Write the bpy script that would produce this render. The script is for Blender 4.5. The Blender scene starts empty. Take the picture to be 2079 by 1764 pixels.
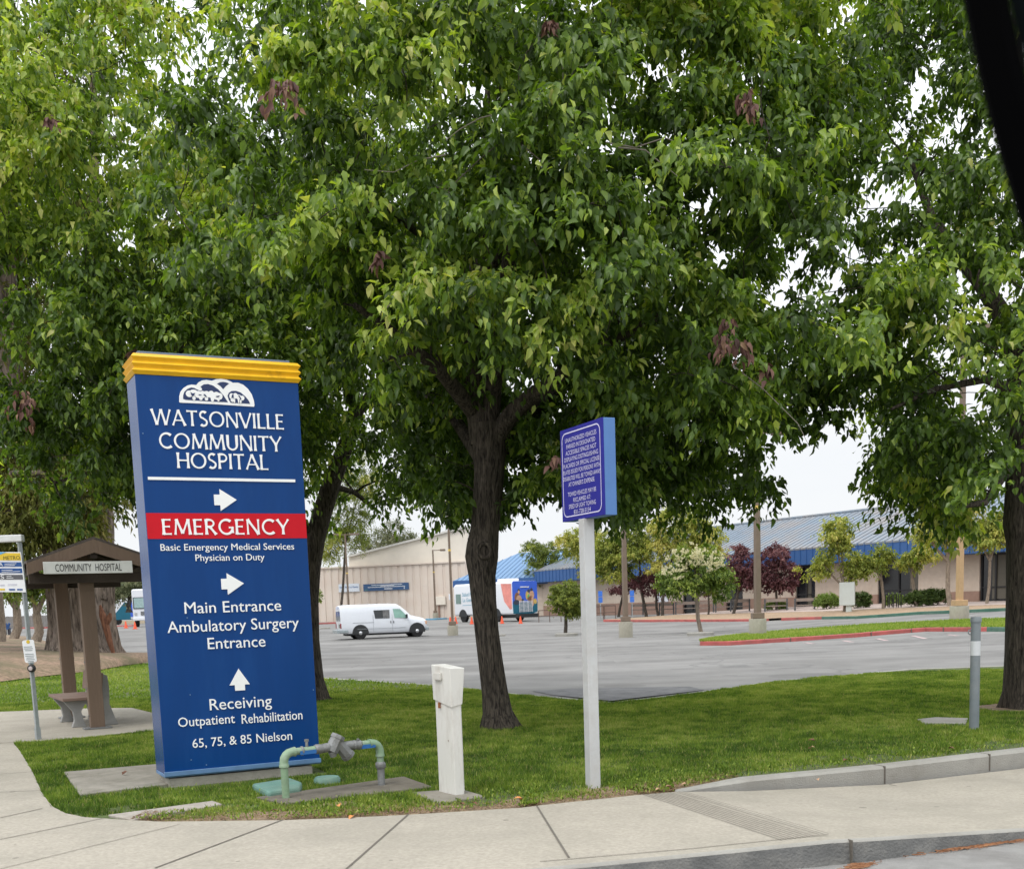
import bpy, bmesh, math, random
import numpy as np
from mathutils import Vector, Matrix, Quaternion
R_ = math.radians
scene = bpy.context.scene
COL = scene.collection
random.seed(7); np.random.seed(7)

# ---------------------------------------------------------------- camera
CAM_H, FPX, PX0, PY0, PITCH, ROLL = 1.6, 2365.0, 1050.0, 1550.0, 7.7, 2.0
W_, H_ = 2079.0, 1764.0
cam_d = bpy.data.cameras.new("camera"); cam = bpy.data.objects.new("camera", cam_d); COL.objects.link(cam)
scene.camera = cam
cam_d.sensor_width = 36.0; cam_d.sensor_fit = 'HORIZONTAL'
cam_d.lens = 36.0 * FPX / W_
cam_d.shift_x = (W_/2 - PX0)/W_
cam_d.shift_y = (PY0 - H_/2)/W_
cam_d.clip_start = 0.05; cam_d.clip_end = 3000
CR = Matrix.Rotation(R_(90-PITCH), 3, 'X') @ Matrix.Rotation(R_(-ROLL), 3, 'Z')
cam.matrix_world = Matrix.Translation((0, 0, CAM_H)) @ CR.to_4x4()
cam_d.dof.use_dof = True; cam_d.dof.focus_distance = 11.0; cam_d.dof.aperture_fstop = 7.0

# ---------------------------------------------------------------- world, sun, exposure
world = bpy.data.worlds.new("World"); scene.world = world; world.use_nodes = True
wn = world.node_tree; wn.nodes.clear()
wo = wn.nodes.new('ShaderNodeOutputWorld'); bg = wn.nodes.new('ShaderNodeBackground')
sky = wn.nodes.new('ShaderNodeTexSky'); sky.sky_type = 'NISHITA'; sky.sun_disc = False
SUN_EL, SUN_AZ = 58.0, 215.0   # azimuth clockwise from +Y
sky.sun_elevation = R_(SUN_EL); sky.sun_rotation = R_(SUN_AZ); sky.air_density = 1.0; sky.dust_density = 3.0
tc = wn.nodes.new('ShaderNodeTexCoord'); mp = wn.nodes.new('ShaderNodeMapping'); mp.inputs['Scale'].default_value = (1, 1, 3.5)
nz = wn.nodes.new('ShaderNodeTexNoise'); nz.inputs['Scale'].default_value = 1.6; nz.inputs['Detail'].default_value = 5; nz.inputs['Roughness'].default_value = .55
cr = wn.nodes.new('ShaderNodeValToRGB')
cr.color_ramp.elements[0].position = .3; cr.color_ramp.elements[0].color = (8.5, 8.9, 9.4, 1)
cr.color_ramp.elements[1].position = .75; cr.color_ramp.elements[1].color = (9.7, 9.75, 9.8, 1)
mx = wn.nodes.new('ShaderNodeMix'); mx.data_type = 'RGBA'; mx.inputs[0].default_value = .9
L = wn.links.new
L(tc.outputs['Generated'], mp.inputs[0]); L(mp.outputs[0], nz.inputs[0]); L(nz.outputs[0], cr.inputs[0])
# overcast sky: about three times brighter overhead than at the horizon
sx_ = wn.nodes.new('ShaderNodeSeparateXYZ'); L(tc.outputs['Generated'], sx_.inputs[0])
mrz = wn.nodes.new('ShaderNodeMapRange'); mrz.inputs[1].default_value = .12; mrz.inputs[2].default_value = .9; mrz.inputs[3].default_value = 1.0; mrz.inputs[4].default_value = 2.5
L(sx_.outputs[2], mrz.inputs[0])
vm = wn.nodes.new('ShaderNodeVectorMath'); vm.operation = 'SCALE'; L(cr.outputs[0], vm.inputs[0]); L(mrz.outputs[0], vm.inputs['Scale'])
L(sky.outputs[0], mx.inputs[6]); L(vm.outputs[0], mx.inputs[7]); L(mx.outputs[2], bg.inputs[0])
bg.inputs[1].default_value = 0.1
L(bg.outputs[0], wo.inputs[0])
sun_d = bpy.data.lights.new("sun", 'SUN'); sun = bpy.data.objects.new("sun", sun_d); COL.objects.link(sun)
sun_d.energy = 1.1; sun_d.angle = R_(14); sun_d.color = (1.0, .96, .9)
_az, _el = R_(SUN_AZ), R_(SUN_EL)
sun_dir = Vector((math.sin(_az)*math.cos(_el), math.cos(_az)*math.cos(_el), math.sin(_el)))
sun.rotation_euler = sun_dir.to_track_quat('Z', 'Y').to_euler()
scene.view_settings.view_transform = 'Standard'; scene.view_settings.look = 'None'
scene.view_settings.exposure = 0.12; scene.view_settings.gamma = 1.0
scene.render.engine = 'CYCLES'
try:
    scene.cycles.use_denoising = True; scene.cycles.denoiser = 'OPENIMAGEDENOISE'
    scene.cycles.denoising_prefilter = 'ACCURATE'
except Exception: pass
scene.cycles.max_bounces = 6; scene.cycles.diffuse_bounces = 3; scene.cycles.glossy_bounces = 3
scene.cycles.transmission_bounces = 3; scene.cycles.transparent_max_bounces = 6
scene.cycles.caustics_reflective = False; scene.cycles.caustics_refractive = False

# ---------------------------------------------------------------- picture <-> place
def ray(px, py):
    d = CR @ Vector(((px-PX0)/FPX, -(py-PY0)/FPX, -1.0)); return d/d.y
def smooth(t): t = min(1, max(0, t)); return t*t*(3-2*t)
LK = [(0, .10), (20, .08), (45, -.05), (65, -.12), (75, 0.0), (95, .42), (130, .5), (600, .5)]
def lot_z(x, y):
    z = LK[-1][1]
    for (a, za), (b, zb) in zip(LK, LK[1:]):
        if y < b:
            t = max(0, (y-a)/(b-a)); z = za+(zb-za)*smooth(t) if y > 20 else za+(zb-za)*t; break
    w = smooth((y-25)/20)*(1-.75*smooth((y-78)/25))
    z += .52*smooth((-x/max(y, 1)-.22)/.07)*smooth((y-40)/30)
    return z+.7*smooth((x-9)/21)*w
def gnd(px, py, z=.15):
    d = ray(px, py); t = (z-CAM_H)/d.z; return Vector((d.x*t, t, z))
def lot(px, py, dz=0.0):
    d = ray(px, py); t = 10.0; st = .25
    while t < 400:
        if CAM_H+d.z*t <= lot_z(d.x*t, t)+dz: break
        t += st
    lo, hi = t-st, t
    for _ in range(20):
        m = (lo+hi)/2
        if CAM_H+d.z*m <= lot_z(d.x*m, m)+dz: hi = m
        else: lo = m
    return Vector((d.x*hi, hi, lot_z(d.x*hi, hi)+dz))
def atY(px, py, Y):
    d = ray(px, py); return Vector((d.x*Y, Y, CAM_H+d.z*Y))
def onplane(px, py, P0, u):
    """where a sight line meets the vertical plane through P0 along u: (distance along u, height)"""
    d = ray(px, py); n = Vector((-u[1], u[0])); t = (n.x*P0[0]+n.y*P0[1])/(n.x*d.x+n.y)
    return ((d.x*t-P0[0])*u[0]+(t-P0[1])*u[1], CAM_H+d.z*t)

# ---------------------------------------------------------------- materials
MATS = {}
def new_mat(name):
    m = bpy.data.materials.new(name); m.use_nodes = True; nt = m.node_tree
    return m, nt, nt.nodes['Principled BSDF']
def mat(name, col, rough=.6, metal=0., spec=.5, var=.12, scale=8., bump=0., bscale=40., dirt=None, dirt_amt=.5, dscale=3., stretch=(1, 1, 1), coat=0, lo=.45, hi=.7, cracks=None, spots=None):
    """painted or raw surface: base colour with soft mottling, optional stains and fine bump"""
    if name in MATS: return MATS[name]
    m, nt, p = new_mat(name); N = nt.nodes.new; K = nt.links.new
    t = N('ShaderNodeTexCoord'); mpn = N('ShaderNodeMapping'); mpn.inputs['Scale'].default_value = stretch
    K(t.outputs['Object'], mpn.inputs[0])
    n = N('ShaderNodeTexNoise'); n.inputs['Scale'].default_value = scale; n.inputs['Detail'].default_value = 6; n.inputs['Roughness'].default_value = .6
    K(mpn.outputs[0], n.inputs[0])
    mr = N('ShaderNodeMapRange'); mr.inputs[1].default_value = .3; mr.inputs[2].default_value = .7
    mr.inputs[3].default_value = 1-var; mr.inputs[4].default_value = 1+var; K(n.outputs[0], mr.inputs[0])
    mul = N('ShaderNodeMix'); mul.data_type = 'RGBA'; mul.blend_type = 'MULTIPLY'; mul.inputs[0].default_value = 1
    mul.inputs[6].default_value = (*col, 1); cb = N('ShaderNodeCombineColor')
    for i in range(3): K(mr.outputs[0], cb.inputs[i])
    K(cb.outputs[0], mul.inputs[7]); out = mul.outputs[2]
    if dirt:
        n2 = N('ShaderNodeTexNoise'); n2.inputs['Scale'].default_value = dscale; n2.inputs['Detail'].default_value = 8; n2.inputs['Roughness'].default_value = .7
        K(mpn.outputs[0], n2.inputs[0]); r2 = N('ShaderNodeMapRange'); r2.inputs[1].default_value = lo; r2.inputs[2].default_value = hi
        r2.inputs[3].default_value = 0; r2.inputs[4].default_value = dirt_amt; K(n2.outputs[0], r2.inputs[0])
        m2 = N('ShaderNodeMix'); m2.data_type = 'RGBA'; m2.inputs[7].default_value = (*dirt, 1)
        K(r2.outputs[0], m2.inputs[0]); K(out, m2.inputs[6]); out = m2.outputs[2]
    def over(out, fac, c):
        q = N('ShaderNodeMix'); q.data_type = 'RGBA'; q.inputs[7].default_value = (*c, 1); K(fac, q.inputs[0]); K(out, q.inputs[6]); return q.outputs[2]
    if cracks:                      # (scale, width, colour, strength): meandering cracks
        dn = N('ShaderNodeTexNoise'); dn.inputs['Scale'].default_value = cracks[0]*2.5; dn.inputs['Detail'].default_value = 5; K(t.outputs['Object'], dn.inputs[0])
        ad = N('ShaderNodeVectorMath'); ad.operation = 'MULTIPLY_ADD'; K(dn.outputs['Color'], ad.inputs[0]); ad.inputs[1].default_value = (1/cracks[0]*.5,)*3; K(t.outputs['Object'], ad.inputs[2])
        v = N('ShaderNodeTexVoronoi'); v.feature = 'DISTANCE_TO_EDGE'; v.inputs['Scale'].default_value = cracks[0]; K(ad.outputs[0], v.inputs[0])
        r3 = N('ShaderNodeMapRange'); r3.inputs[1].default_value = cracks[1]*.3; r3.inputs[2].default_value = cracks[1]; r3.inputs[3].default_value = cracks[3]; r3.inputs[4].default_value = 0; K(v.outputs['Distance'], r3.inputs[0]); out = over(out, r3.outputs[0], cracks[2])
    if spots:                       # (scale, radius, colour, strength): gum, drips, chips
        v = N('ShaderNodeTexVoronoi'); v.inputs['Scale'].default_value = spots[0]; K(t.outputs['Object'], v.inputs[0])
        sc_ = N('ShaderNodeSeparateColor'); K(v.outputs['Color'], sc_.inputs[0]); m1 = N('ShaderNodeMath'); m1.operation = 'MULTIPLY'; K(sc_.outputs[0], m1.inputs[0]); m1.inputs[1].default_value = spots[1]
        m2_ = N('ShaderNodeMath'); m2_.operation = 'LESS_THAN'; K(v.outputs['Distance'], m2_.inputs[0]); K(m1.outputs[0], m2_.inputs[1])
        m3_ = N('ShaderNodeMath'); m3_.operation = 'MULTIPLY'; K(m2_.outputs[0], m3_.inputs[0]); m3_.inputs[1].default_value = spots[3]; out = over(out, m3_.outputs[0], spots[2])
    K(out, p.inputs['Base Color'])
    p.inputs['Roughness'].default_value = rough; p.inputs['Metallic'].default_value = metal
    p.inputs['Specular IOR Level'].default_value = spec; p.inputs['Coat Weight'].default_value = coat
    if bump:
        n3 = N('ShaderNodeTexNoise'); n3.inputs['Scale'].default_value = bscale; n3.inputs['Detail'].default_value = 4
        K(mpn.outputs[0], n3.inputs[0]); b = N('ShaderNodeBump'); b.inputs['Strength'].default_value = bump; b.inputs['Distance'].default_value = .02
        K(n3.outputs[0], b.inputs['Height']); K(b.outputs[0], p.inputs['Normal'])
    MATS[name] = m; return m
def bark(name, c1, c2, scale=1.0, strength=.9):
    if name in MATS: return MATS[name]
    m, nt, p = new_mat(name); N = nt.nodes.new; K = nt.links.new
    t = N('ShaderNodeTexCoord'); mpn = N('ShaderNodeMapping'); mpn.inputs['Scale'].default_value = (22*scale, 22*scale, 3.2*scale); K(t.outputs['Object'], mpn.inputs[0])
    n = N('ShaderNodeTexNoise'); n.inputs['Scale'].default_value = 1.3; n.inputs['Detail'].default_value = 7; n.inputs['Roughness'].default_value = .62; n.inputs['Distortion'].default_value = .8
    K(mpn.outputs[0], n.inputs[0])
    r = N('ShaderNodeValToRGB'); r.color_ramp.elements[0].position = .36; r.color_ramp.elements[0].color = (*c1, 1)
    r.color_ramp.elements[1].position = .66; r.color_ramp.elements[1].color = (*c2, 1); K(n.outputs[0], r.inputs[0])
    n2 = N('ShaderNodeTexNoise'); n2.inputs['Scale'].default_value = 2.2; n2.inputs['Detail'].default_value = 3; K(t.outputs['Object'], n2.inputs[0])
    mr = N('ShaderNodeMapRange'); mr.inputs[3].default_value = .7; mr.inputs[4].default_value = 1.3; K(n2.outputs[0], mr.inputs[0])
    mu = N('ShaderNodeVectorMath'); mu.operation = 'SCALE'; K(r.outputs[0], mu.inputs[0]); K(mr.outputs[0], mu.inputs['Scale'])
    K(mu.outputs[0], p.inputs['Base Color']); p.inputs['Roughness'].default_value = .9; p.inputs['Specular IOR Level'].default_value = .2
    b = N('ShaderNodeBump'); b.inputs['Strength'].default_value = strength; b.inputs['Distance'].default_value = .03
    K(n.outputs[0], b.inputs['Height']); K(b.outputs[0], p.inputs['Normal']); MATS[name] = m; return m
def leafmat(name, stops, rough=.42, trans=.35, spec=.45, tcol=(1.3, 1.5, .5)):
    """stops: colour ramp over the per-leaf tint value"""
    if name in MATS: return MATS[name]
    m, nt, p = new_mat(name); N = nt.nodes.new; K = nt.links.new
    a = N('ShaderNodeAttribute'); a.attribute_name = 'tint'
    r = N('ShaderNodeValToRGB'); e = r.color_ramp.elements
    e[0].position, e[0].color = stops[0][0], (*stops[0][1], 1); e[1].position, e[1].color = stops[-1][0], (*stops[-1][1], 1)
    for pos, c in stops[1:-1]:
        q = e.new(pos); q.color = (*c, 1)
    K(a.outputs['Fac'], r.inputs[0]); K(r.outputs[0], p.inputs['Base Color'])
    p.inputs['Roughness'].default_value = rough; p.inputs['Specular IOR Level'].default_value = spec
    tr = N('ShaderNodeBsdfTranslucent'); mm = N('ShaderNodeMix'); mm.data_type = 'RGBA'; mm.blend_type = 'MULTIPLY'; mm.inputs[0].default_value = 1
    mm.clamp_result = False; K(r.outputs[0], mm.inputs[6]); mm.inputs[7].default_value = (*tcol, 1); K(mm.outputs[2], tr.inputs[0])
    ms = N('ShaderNodeMixShader'); ms.inputs[0].default_value = trans
    K(p.outputs[0], ms.inputs[1]); K(tr.outputs[0], ms.inputs[2]); K(ms.outputs[0], nt.nodes['Material Output'].inputs[0])
    MATS[name] = m; return m

# ---------------------------------------------------------------- mesh builder
class MB:
    def __init__(s): s.v = []; s.f = []; s.m = []; s.cur = 0
    def add(s, vs, fs, mi=None):
        o = len(s.v); s.v += [tuple(v) for v in vs]
        s.f += [tuple(i+o for i in f) for f in fs]; s.m += [s.cur if mi is None else mi]*len(fs); return s
    def box(s, c, d, rz=0., rx=0., ry=0., mi=None, taper=1.):
        hx, hy, hz = d[0]/2, d[1]/2, d[2]/2
        M = Matrix.Translation(c) @ Matrix.Rotation(rz, 4, 'Z') @ Matrix.Rotation(ry, 4, 'Y') @ Matrix.Rotation(rx, 4, 'X')
        vs = [M @ Vector((x*hx*(taper if z > 0 else 1), y*hy*(taper if z > 0 else 1), z*hz)) for z in (-1, 1) for y in (-1, 1) for x in (-1, 1)]
        return s.add(vs, [(0, 2, 3, 1), (4, 5, 7, 6), (0, 1, 5, 4), (2, 6, 7, 3), (0, 4, 6, 2), (1, 3, 7, 5)], mi)
    def tube(s, pts, rad, n=12, caps=True, mi=None, lobe=None):
        pts = [Vector(p) for p in pts]
        if not hasattr(rad, '__len__'): rad = [rad]*len(pts)
        vs = []; prev = None
        for i, p in enumerate(pts):
            d = (pts[min(i+1, len(pts)-1)]-pts[max(i-1, 0)]).normalized()
            if prev is None:
                a = Vector((1, 0, 0)) if abs(d.x) < .9 else Vector((0, 1, 0))
            else: a = prev
            a = (a-d*a.dot(d)).normalized(); prev = a; b = d.cross(a)
            for k in range(n):
                an = 2*math.pi*k/n; r = rad[i]*(lobe(i, an) if lobe else 1)
                vs.append(p+a*math.cos(an)*r+b*math.sin(an)*r)
        fs = [(i*n+k, i*n+(k+1) % n, (i+1)*n+(k+1) % n, (i+1)*n+k) for i in range(len(pts)-1) for k in range(n)]
        if caps: fs += [tuple(range(n-1, -1, -1)), tuple((len(pts)-1)*n+k for k in range(n))]
        return s.add(vs, fs, mi)
    def lathe(s, c, prof, n=20, mi=None, axis='Z'):
        vs = []; c = Vector(c)
        for r, z in prof:
            for k in range(n):
                a = 2*math.pi*k/n; q = Vector((r*math.cos(a), r*math.sin(a), z))
                if axis == 'X': q = Vector((q.z, q.x, q.y))
                if axis == 'Y': q = Vector((q.x, q.z, q.y))
                vs.append(c+q)
        fs = [(i*n+k, i*n+(k+1) % n, (i+1)*n+(k+1) % n, (i+1)*n+k) for i in range(len(prof)-1) for k in range(n)]
        fs += [tuple(range(n-1, -1, -1)), tuple((len(prof)-1)*n+k for k in range(n))]
        return s.add(vs, fs, mi)
    def prism(s, poly, y0, y1, M=None, mi=None):
        """poly in (x,z), pushed from y0 to y1 (y0 is the front)"""
        n = len(poly); vs = [Vector((x, y0, z)) for x, z in poly]+[Vector((x, y1, z)) for x, z in poly]
        if M: vs = [M @ v for v in vs]
        fs = [tuple(range(n)), tuple(range(2*n-1, n-1, -1))]+[(i, i+n, (i+1) % n+n, (i+1) % n) for i in range(n)]
        return s.add(vs, fs, mi)
    def sheet(s, poly, z0, z1=None, mi=None):
        """flat slab in plan; poly (x,y)"""
        n = len(poly)
        if z1 is None: return s.add([(x, y, z0) for x, y in poly], [tuple(range(n))], mi)
        vs = [(x, y, z0) for x, y in poly]+[(x, y, z1) for x, y in poly]
        return s.add(vs, [tuple(range(n-1, -1, -1)), tuple(range(n, 2*n))]+[(i, (i+1) % n, (i+1) % n+n, i+n) for i in range(n)], mi)
    def build(s, name, mats, parent=None, smooth_deg=None, bevel=0., kind=None, recalc=True):
        me = bpy.data.meshes.new(name); me.from_pydata(s.v, [], s.f)
        if not isinstance(mats, (list, tuple)): mats = [mats]
        for m in mats: me.materials.append(m)
        for p, i in zip(me.polygons, s.m): p.material_index = i
        if recalc:
            bm = bmesh.new(); bm.from_mesh(me); bmesh.ops.recalc_face_normals(bm, faces=bm.faces)
            big = [f for f in bm.faces if len(f.verts) > 8]
            if big: bmesh.ops.triangulate(bm, faces=big)
            bm.to_mesh(me); bm.free()
        if smooth_deg is not None:
            me.polygons.foreach_set('use_smooth', [True]*len(me.polygons)); me.set_sharp_from_angle(angle=R_(smooth_deg))
        o = bpy.data.objects.new(name, me); COL.objects.link(o)
        if parent: o.parent = parent
        if bevel:
            b = o.modifiers.new('b', 'BEVEL'); b.width = bevel; b.segments = 2; b.limit_method = 'ANGLE'; b.angle_limit = R_(40)
        if kind: o['kind'] = kind
        return o
def tag(o, label, cat, group=None):
    o['label'] = label; o['category'] = cat
    if group: o['group'] = group
    return o
def thing(name, label, cat, loc=(0, 0, 0), rz=0., group=None):
    o = bpy.data.objects.new(name, None); COL.objects.link(o); o.location = loc; o.rotation_euler = (0, 0, rz)
    o.empty_display_size = .2
    return tag(o, label, cat, group)
def struct(o): o['kind'] = 'structure'; return o

# ---------------------------------------------------------------- lettering
def bfont(txt, height, width=None, depth=.004, offset=0.0, align='C'):
    """mesh of a line of text in the x-z plane, letter height = height (cap height), centred"""
    c = bpy.data.curves.new('t', 'FONT'); c.body = txt; c.size = 1; c.extrude = 0; c.offset = offset; c.resolution_u = 3
    o = bpy.data.objects.new('t', c); COL.objects.link(o)
    bpy.context.view_layer.update()
    me = bpy.data.meshes.new_from_object(o)
    vs = [v.co.copy() for v in me.vertices]; fs = [tuple(p.vertices) for p in me.polygons]
    bpy.data.objects.remove(o); bpy.data.curves.remove(c); bpy.data.meshes.remove(me)
    x0 = min(v.x for v in vs); x1 = max(v.x for v in vs); s = height/.70
    sx = s if width is None else width/(x1-x0)
    cx = (x0+x1)/2 if align == 'C' else x0
    return [Vector(((v.x-cx)*sx, 0, v.y*s)) for v in vs], fs
def put_text(mb, txt, cx, z, height, width=None, M=None, y=0., mi=None, offset=0.0, slope=0.0, align='C'):
    vs, fs = bfont(txt, height, width, offset=offset, align=align)
    out = []
    for v in vs:
        q = Vector((cx+v.x, y, z+v.z+v.x*slope)); out.append(M @ q if M else q)
    mb.add(out, fs, mi)
def arc(cx, cz, rx, rz, a0, a1, n=18):
    return [(cx+rx*math.cos(R_(a0+(a1-a0)*i/n)), cz+rz*math.sin(R_(a0+(a1-a0)*i/n))) for i in range(n+1)]
TH, TN = .125, .085
GLY = {  # flared roman capitals: (advance, [(points, width)])
 'A': (.80, [([(.02, 0), (.40, 1)], TN), ([(.38, 1), (.80, 0)], TH), ([(.16, .33), (.66, .33)], TN*.8)]),
 'C': (.80, [(arc(.47, .5, .41, .46, 48, 312, 26), TH*.9)]),
 'E': (.52, [([(.08, 0), (.08, 1)], TH), ([(.08, .955), (.50, .955)], TN), ([(.08, .52), (.44, .52)], TN), ([(.08, .045), (.52, .045)], TN)]),
 'G': (.86, [(arc(.47, .5, .41, .46, 50, 335, 26), TH*.9), ([(.83, .48), (.83, .1)], TH), ([(.62, .46), (.88, .46)], TN)]),
 'H': (.76, [([(.08, 0), (.08, 1)], TH), ([(.70, 0), (.70, 1)], TH), ([(.08, .5), (.70, .5)], TN)]),
 'I': (.17, [([(.085, 0), (.085, 1)], TH)]),
 'L': (.50, [([(.08, 0), (.08, 1)], TH), ([(.08, .045), (.52, .045)], TN)]),
 'M': (.98, [([(.06, 0), (.16, 1)], TN), ([(.15, 1), (.49, .08)], TH), ([(.49, .08), (.84, 1)], TN), ([(.83, 1), (.93, 0)], TH)]),
 'N': (.78, [([(.07, 0), (.07, 1)], TN), ([(.07, 1), (.72, .0)], TH), ([(.72, 0), (.72, 1)], TN)]),
 'O': (.96, [(arc(.48, .5, .43, .46, 0, 360, 32), TH*.9)]),
 'P': (.58, [([(.08, 0), (.08, 1)], TH), ([(.08, .955), (.28, .955)]+arc(.28, .72, .26, .235, 88, -88, 12)+[(.08, .485)], TN*1.15)]),
 'R': (.64, [([(.08, 0), (.08, 1)], TH), ([(.08, .955), (.26, .955)]+arc(.26, .73, .26, .225, 88, -88, 12)+[(.08, .505)], TN*1.15), ([(.28, .5), (.64, 0)], TH)]),
 'S': (.52, [(arc(.27, .735, .21, .225, 40, 225, 14)+[(.24, .53), (.34, .46)]+arc(.25, .27, .22, .225, 30, -140, 14), TH*.9)]),
 'T': (.68, [([(.34, 0), (.34, 1)], TH), ([(.0, .955), (.68, .955)], TN)]),
 'U': (.74, [([(.08, 1), (.08, .36)]+arc(.37, .34, .29, .30, 180, 360, 16)+[(.66, .36), (.66, 1)], TH*.9)]),
 'V': (.76, [([(.0, 1), (.38, 0)], TH), ([(.38, 0), (.76, 1)], TN)]),
 'W': (1.16, [([(.0, 1), (.30, 0)], TH), ([(.30, 0), (.58, 1)], TN), ([(.58, 1), (.86, 0)], TH), ([(.86, 0), (1.16, 1)], TN)]),
 'Y': (.70, [([(.0, 1), (.36, .45)], TH), ([(.36, .45), (.70, 1)], TN), ([(.355, .5), (.355, 0)], TH)]),
}
def carve(mb, txt, cx, z, height, width, y=0., slope=0., gap=.16, mi=None, wt=1.0):
    adv = [GLY[c][0] for c in txt]; tot = sum(adv)+gap*(len(txt)-1)
    sx = width/tot; sz = height; x = -tot/2; layer = 0
    for c, a in zip(txt, adv):
        for k, (pts, w) in enumerate(GLY[c][1]):
            n = len(pts); w *= wt
            if n == 2:
                (ax, az), (bx, bz) = pts; pts = [(ax+(bx-ax)*i/6, az+(bz-az)*i/6) for i in range(7)]; n = 7
            vs = []; closed = math.dist(pts[0], pts[-1]) < 1e-4
            for i, (px, pz) in enumerate(pts):
                q, r = pts[max(i-1, 0)], pts[min(i+1, n-1)]
                if closed and i in (0, n-1): q, r = pts[-2], pts[1]
                dx, dz = r[0]-q[0], r[1]-q[1]; l = math.hypot(dx, dz) or 1
                t = abs(2*i/(n-1)-1); ww = w*(1 + (0 if closed else .55*t**3))
                if closed: ww = w*(.82+.3*abs(dz/l))
                nx, nz = -dz/l*ww/2, dx/l*ww/2
                for sg in (1, -1):
                    X = x+px+nx*sg; Z = pz+nz*sg
                    vs.append((cx+X*sx, y-.0006*k, z+Z*sz+X*sx*slope))
            mb.add(vs, [(2*i, 2*i+1, 2*i+3, 2*i+2) for i in range(n-1)], mi)
        x += a+gap
# ================================================================ THE GROUND
def conc(name, col, **k):
    return mat(name, col, rough=.85, spec=.25, **k)
M_walk = conc('walk_concrete', (.375, .342, .285), var=.16, scale=38, bump=.3, bscale=160, dirt=(.24, .225, .185), dirt_amt=.6, dscale=1.3, lo=.42, hi=.72, spots=(3.2, .10, (.13, .12, .10), .6))
M_joint = mat('joint_dark', (.13, .115, .095), rough=.95)
M_kerb = conc('kerb_concrete', (.33, .32, .29), var=.12, scale=6, bump=.4, bscale=90, dirt=(.17, .155, .13), dirt_amt=.6, dscale=3)
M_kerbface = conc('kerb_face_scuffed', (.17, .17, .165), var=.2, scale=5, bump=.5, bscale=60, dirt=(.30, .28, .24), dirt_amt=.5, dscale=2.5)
M_slab = conc('weathered_slab', (.27, .25, .21), var=.18, scale=6, bump=.5, bscale=90, dirt=(.13, .12, .09), dirt_amt=.7, dscale=2.5)
M_asph = mat('asphalt_lot', (.150, .146, .140), rough=.92, spec=.2, var=.2, scale=2.2, bump=.5, bscale=50, dirt=(.25, .245, .235), dirt_amt=.85, dscale=.28, stretch=(.42, 1, 1), cracks=(.11, .007, (.08, .08, .08), .4), spots=(.35, .3, (.11, .108, .105), .35), lo=.38, hi=.62)
M_road = mat('road_gutter', (.24, .235, .225), rough=.9, var=.15, scale=6, bump=.5, bscale=80, dirt=(.15, .14, .13), dirt_amt=.6, dscale=2)
M_dirt = mat('dry_ground', (.20, .15, .10), rough=1, var=.3, scale=3, bump=.8, bscale=25, dirt=(.12, .14, .05), dirt_amt=.8, dscale=.6)
M_mulch = mat('wood_mulch', (.25, .17, .115), rough=1, var=.5, scale=9, bump=1, bscale=30, dirt=(.12, .105, .055), dirt_amt=.9, dscale=.45, lo=.42, hi=.6)
M_soil = mat('lawn_soil', (.075, .105, .028), rough=1, var=.4, scale=8, bump=.6, bscale=60, dirt=(.10, .085, .04), dirt_amt=.7, dscale=2.2)
M_isl = mat('island_turf', (.10, .17, .035), rough=1, var=.4, scale=9, bump=1, bscale=60, dirt=(.2, .19, .07), dirt_amt=.5, dscale=1.2)
M_red = mat('red_kerb_paint', (.42, .10, .09), rough=.75, var=.2, scale=2, dirt=(.22, .09, .08), dirt_amt=.7, dscale=1.2)
M_green = mat('green_kerb_paint', (.05, .14, .10), rough=.75, var=.2, scale=2, dirt=(.18, .2, .17), dirt_amt=.4, dscale=1)

def grid_surface(name, xs, ys, fz, m, poly=None):
    xs = list(xs); ys = list(ys); mb = MB()
    vs = [(x, y, fz(x, y)) for y in ys for x in xs]; nx = len(xs)
    mb.add(vs, [(j*nx+i, j*nx+i+1, (j+1)*nx+i+1, (j+1)*nx+i) for j in range(len(ys)-1) for i in range(nx-1)])
    return mb.build(name, m, smooth_deg=60)
# base terrain to the horizon
xs = [-1500, -700, -300, -150]+list(np.arange(-100, 101, 6.))+[150, 300, 700, 1500]
ys = [-60, 0, 10, 16]+list(np.arange(20, 160, 4.))+[170, 220, 400, 800, 1800]
struct(grid_surface('ground', xs, ys, lambda x, y: (lot_z(x, y)-.06 if y > 18 else -.06), M_dirt))

P2 = lambda L_, z=.15: [gnd(px, py, z) for px, py in L_]
# lawn outline
LAWN_FAR = [(0, 1385), (78, 1375), (144, 1368), (198, 1362), (251, 1352), (302, 1346), (420, 1352), (560, 1366), (640, 1375), (885, 1391), (1042, 1409), (1240, 1427), (1403, 1408), (1569, 1384), (1852, 1358), (2079, 1350)]
WALK_IN = [(0, 1472), (27, 1507), (43, 1527), (66, 1566), (86, 1610), (106, 1636), (133, 1650), (173, 1658), (266, 1664), (332, 1667), (574, 1664), (690, 1660), (829, 1653), (1056, 1639), (1096, 1634), (1295, 1613), (1370, 1607)]
KERB_T = [(1370, 1604), (1522, 1583), (1796, 1557), (2079, 1524)]     # back kerb, top front edge
KERB_B = [(1370, 1607, .15), (1522, 1605, .075), (1796, 1592, .012), (2079, 1559, 0.0)]
far = P2(LAWN_FAR); near_l = P2(WALK_IN)
kt = P2(KERB_T)
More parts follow.
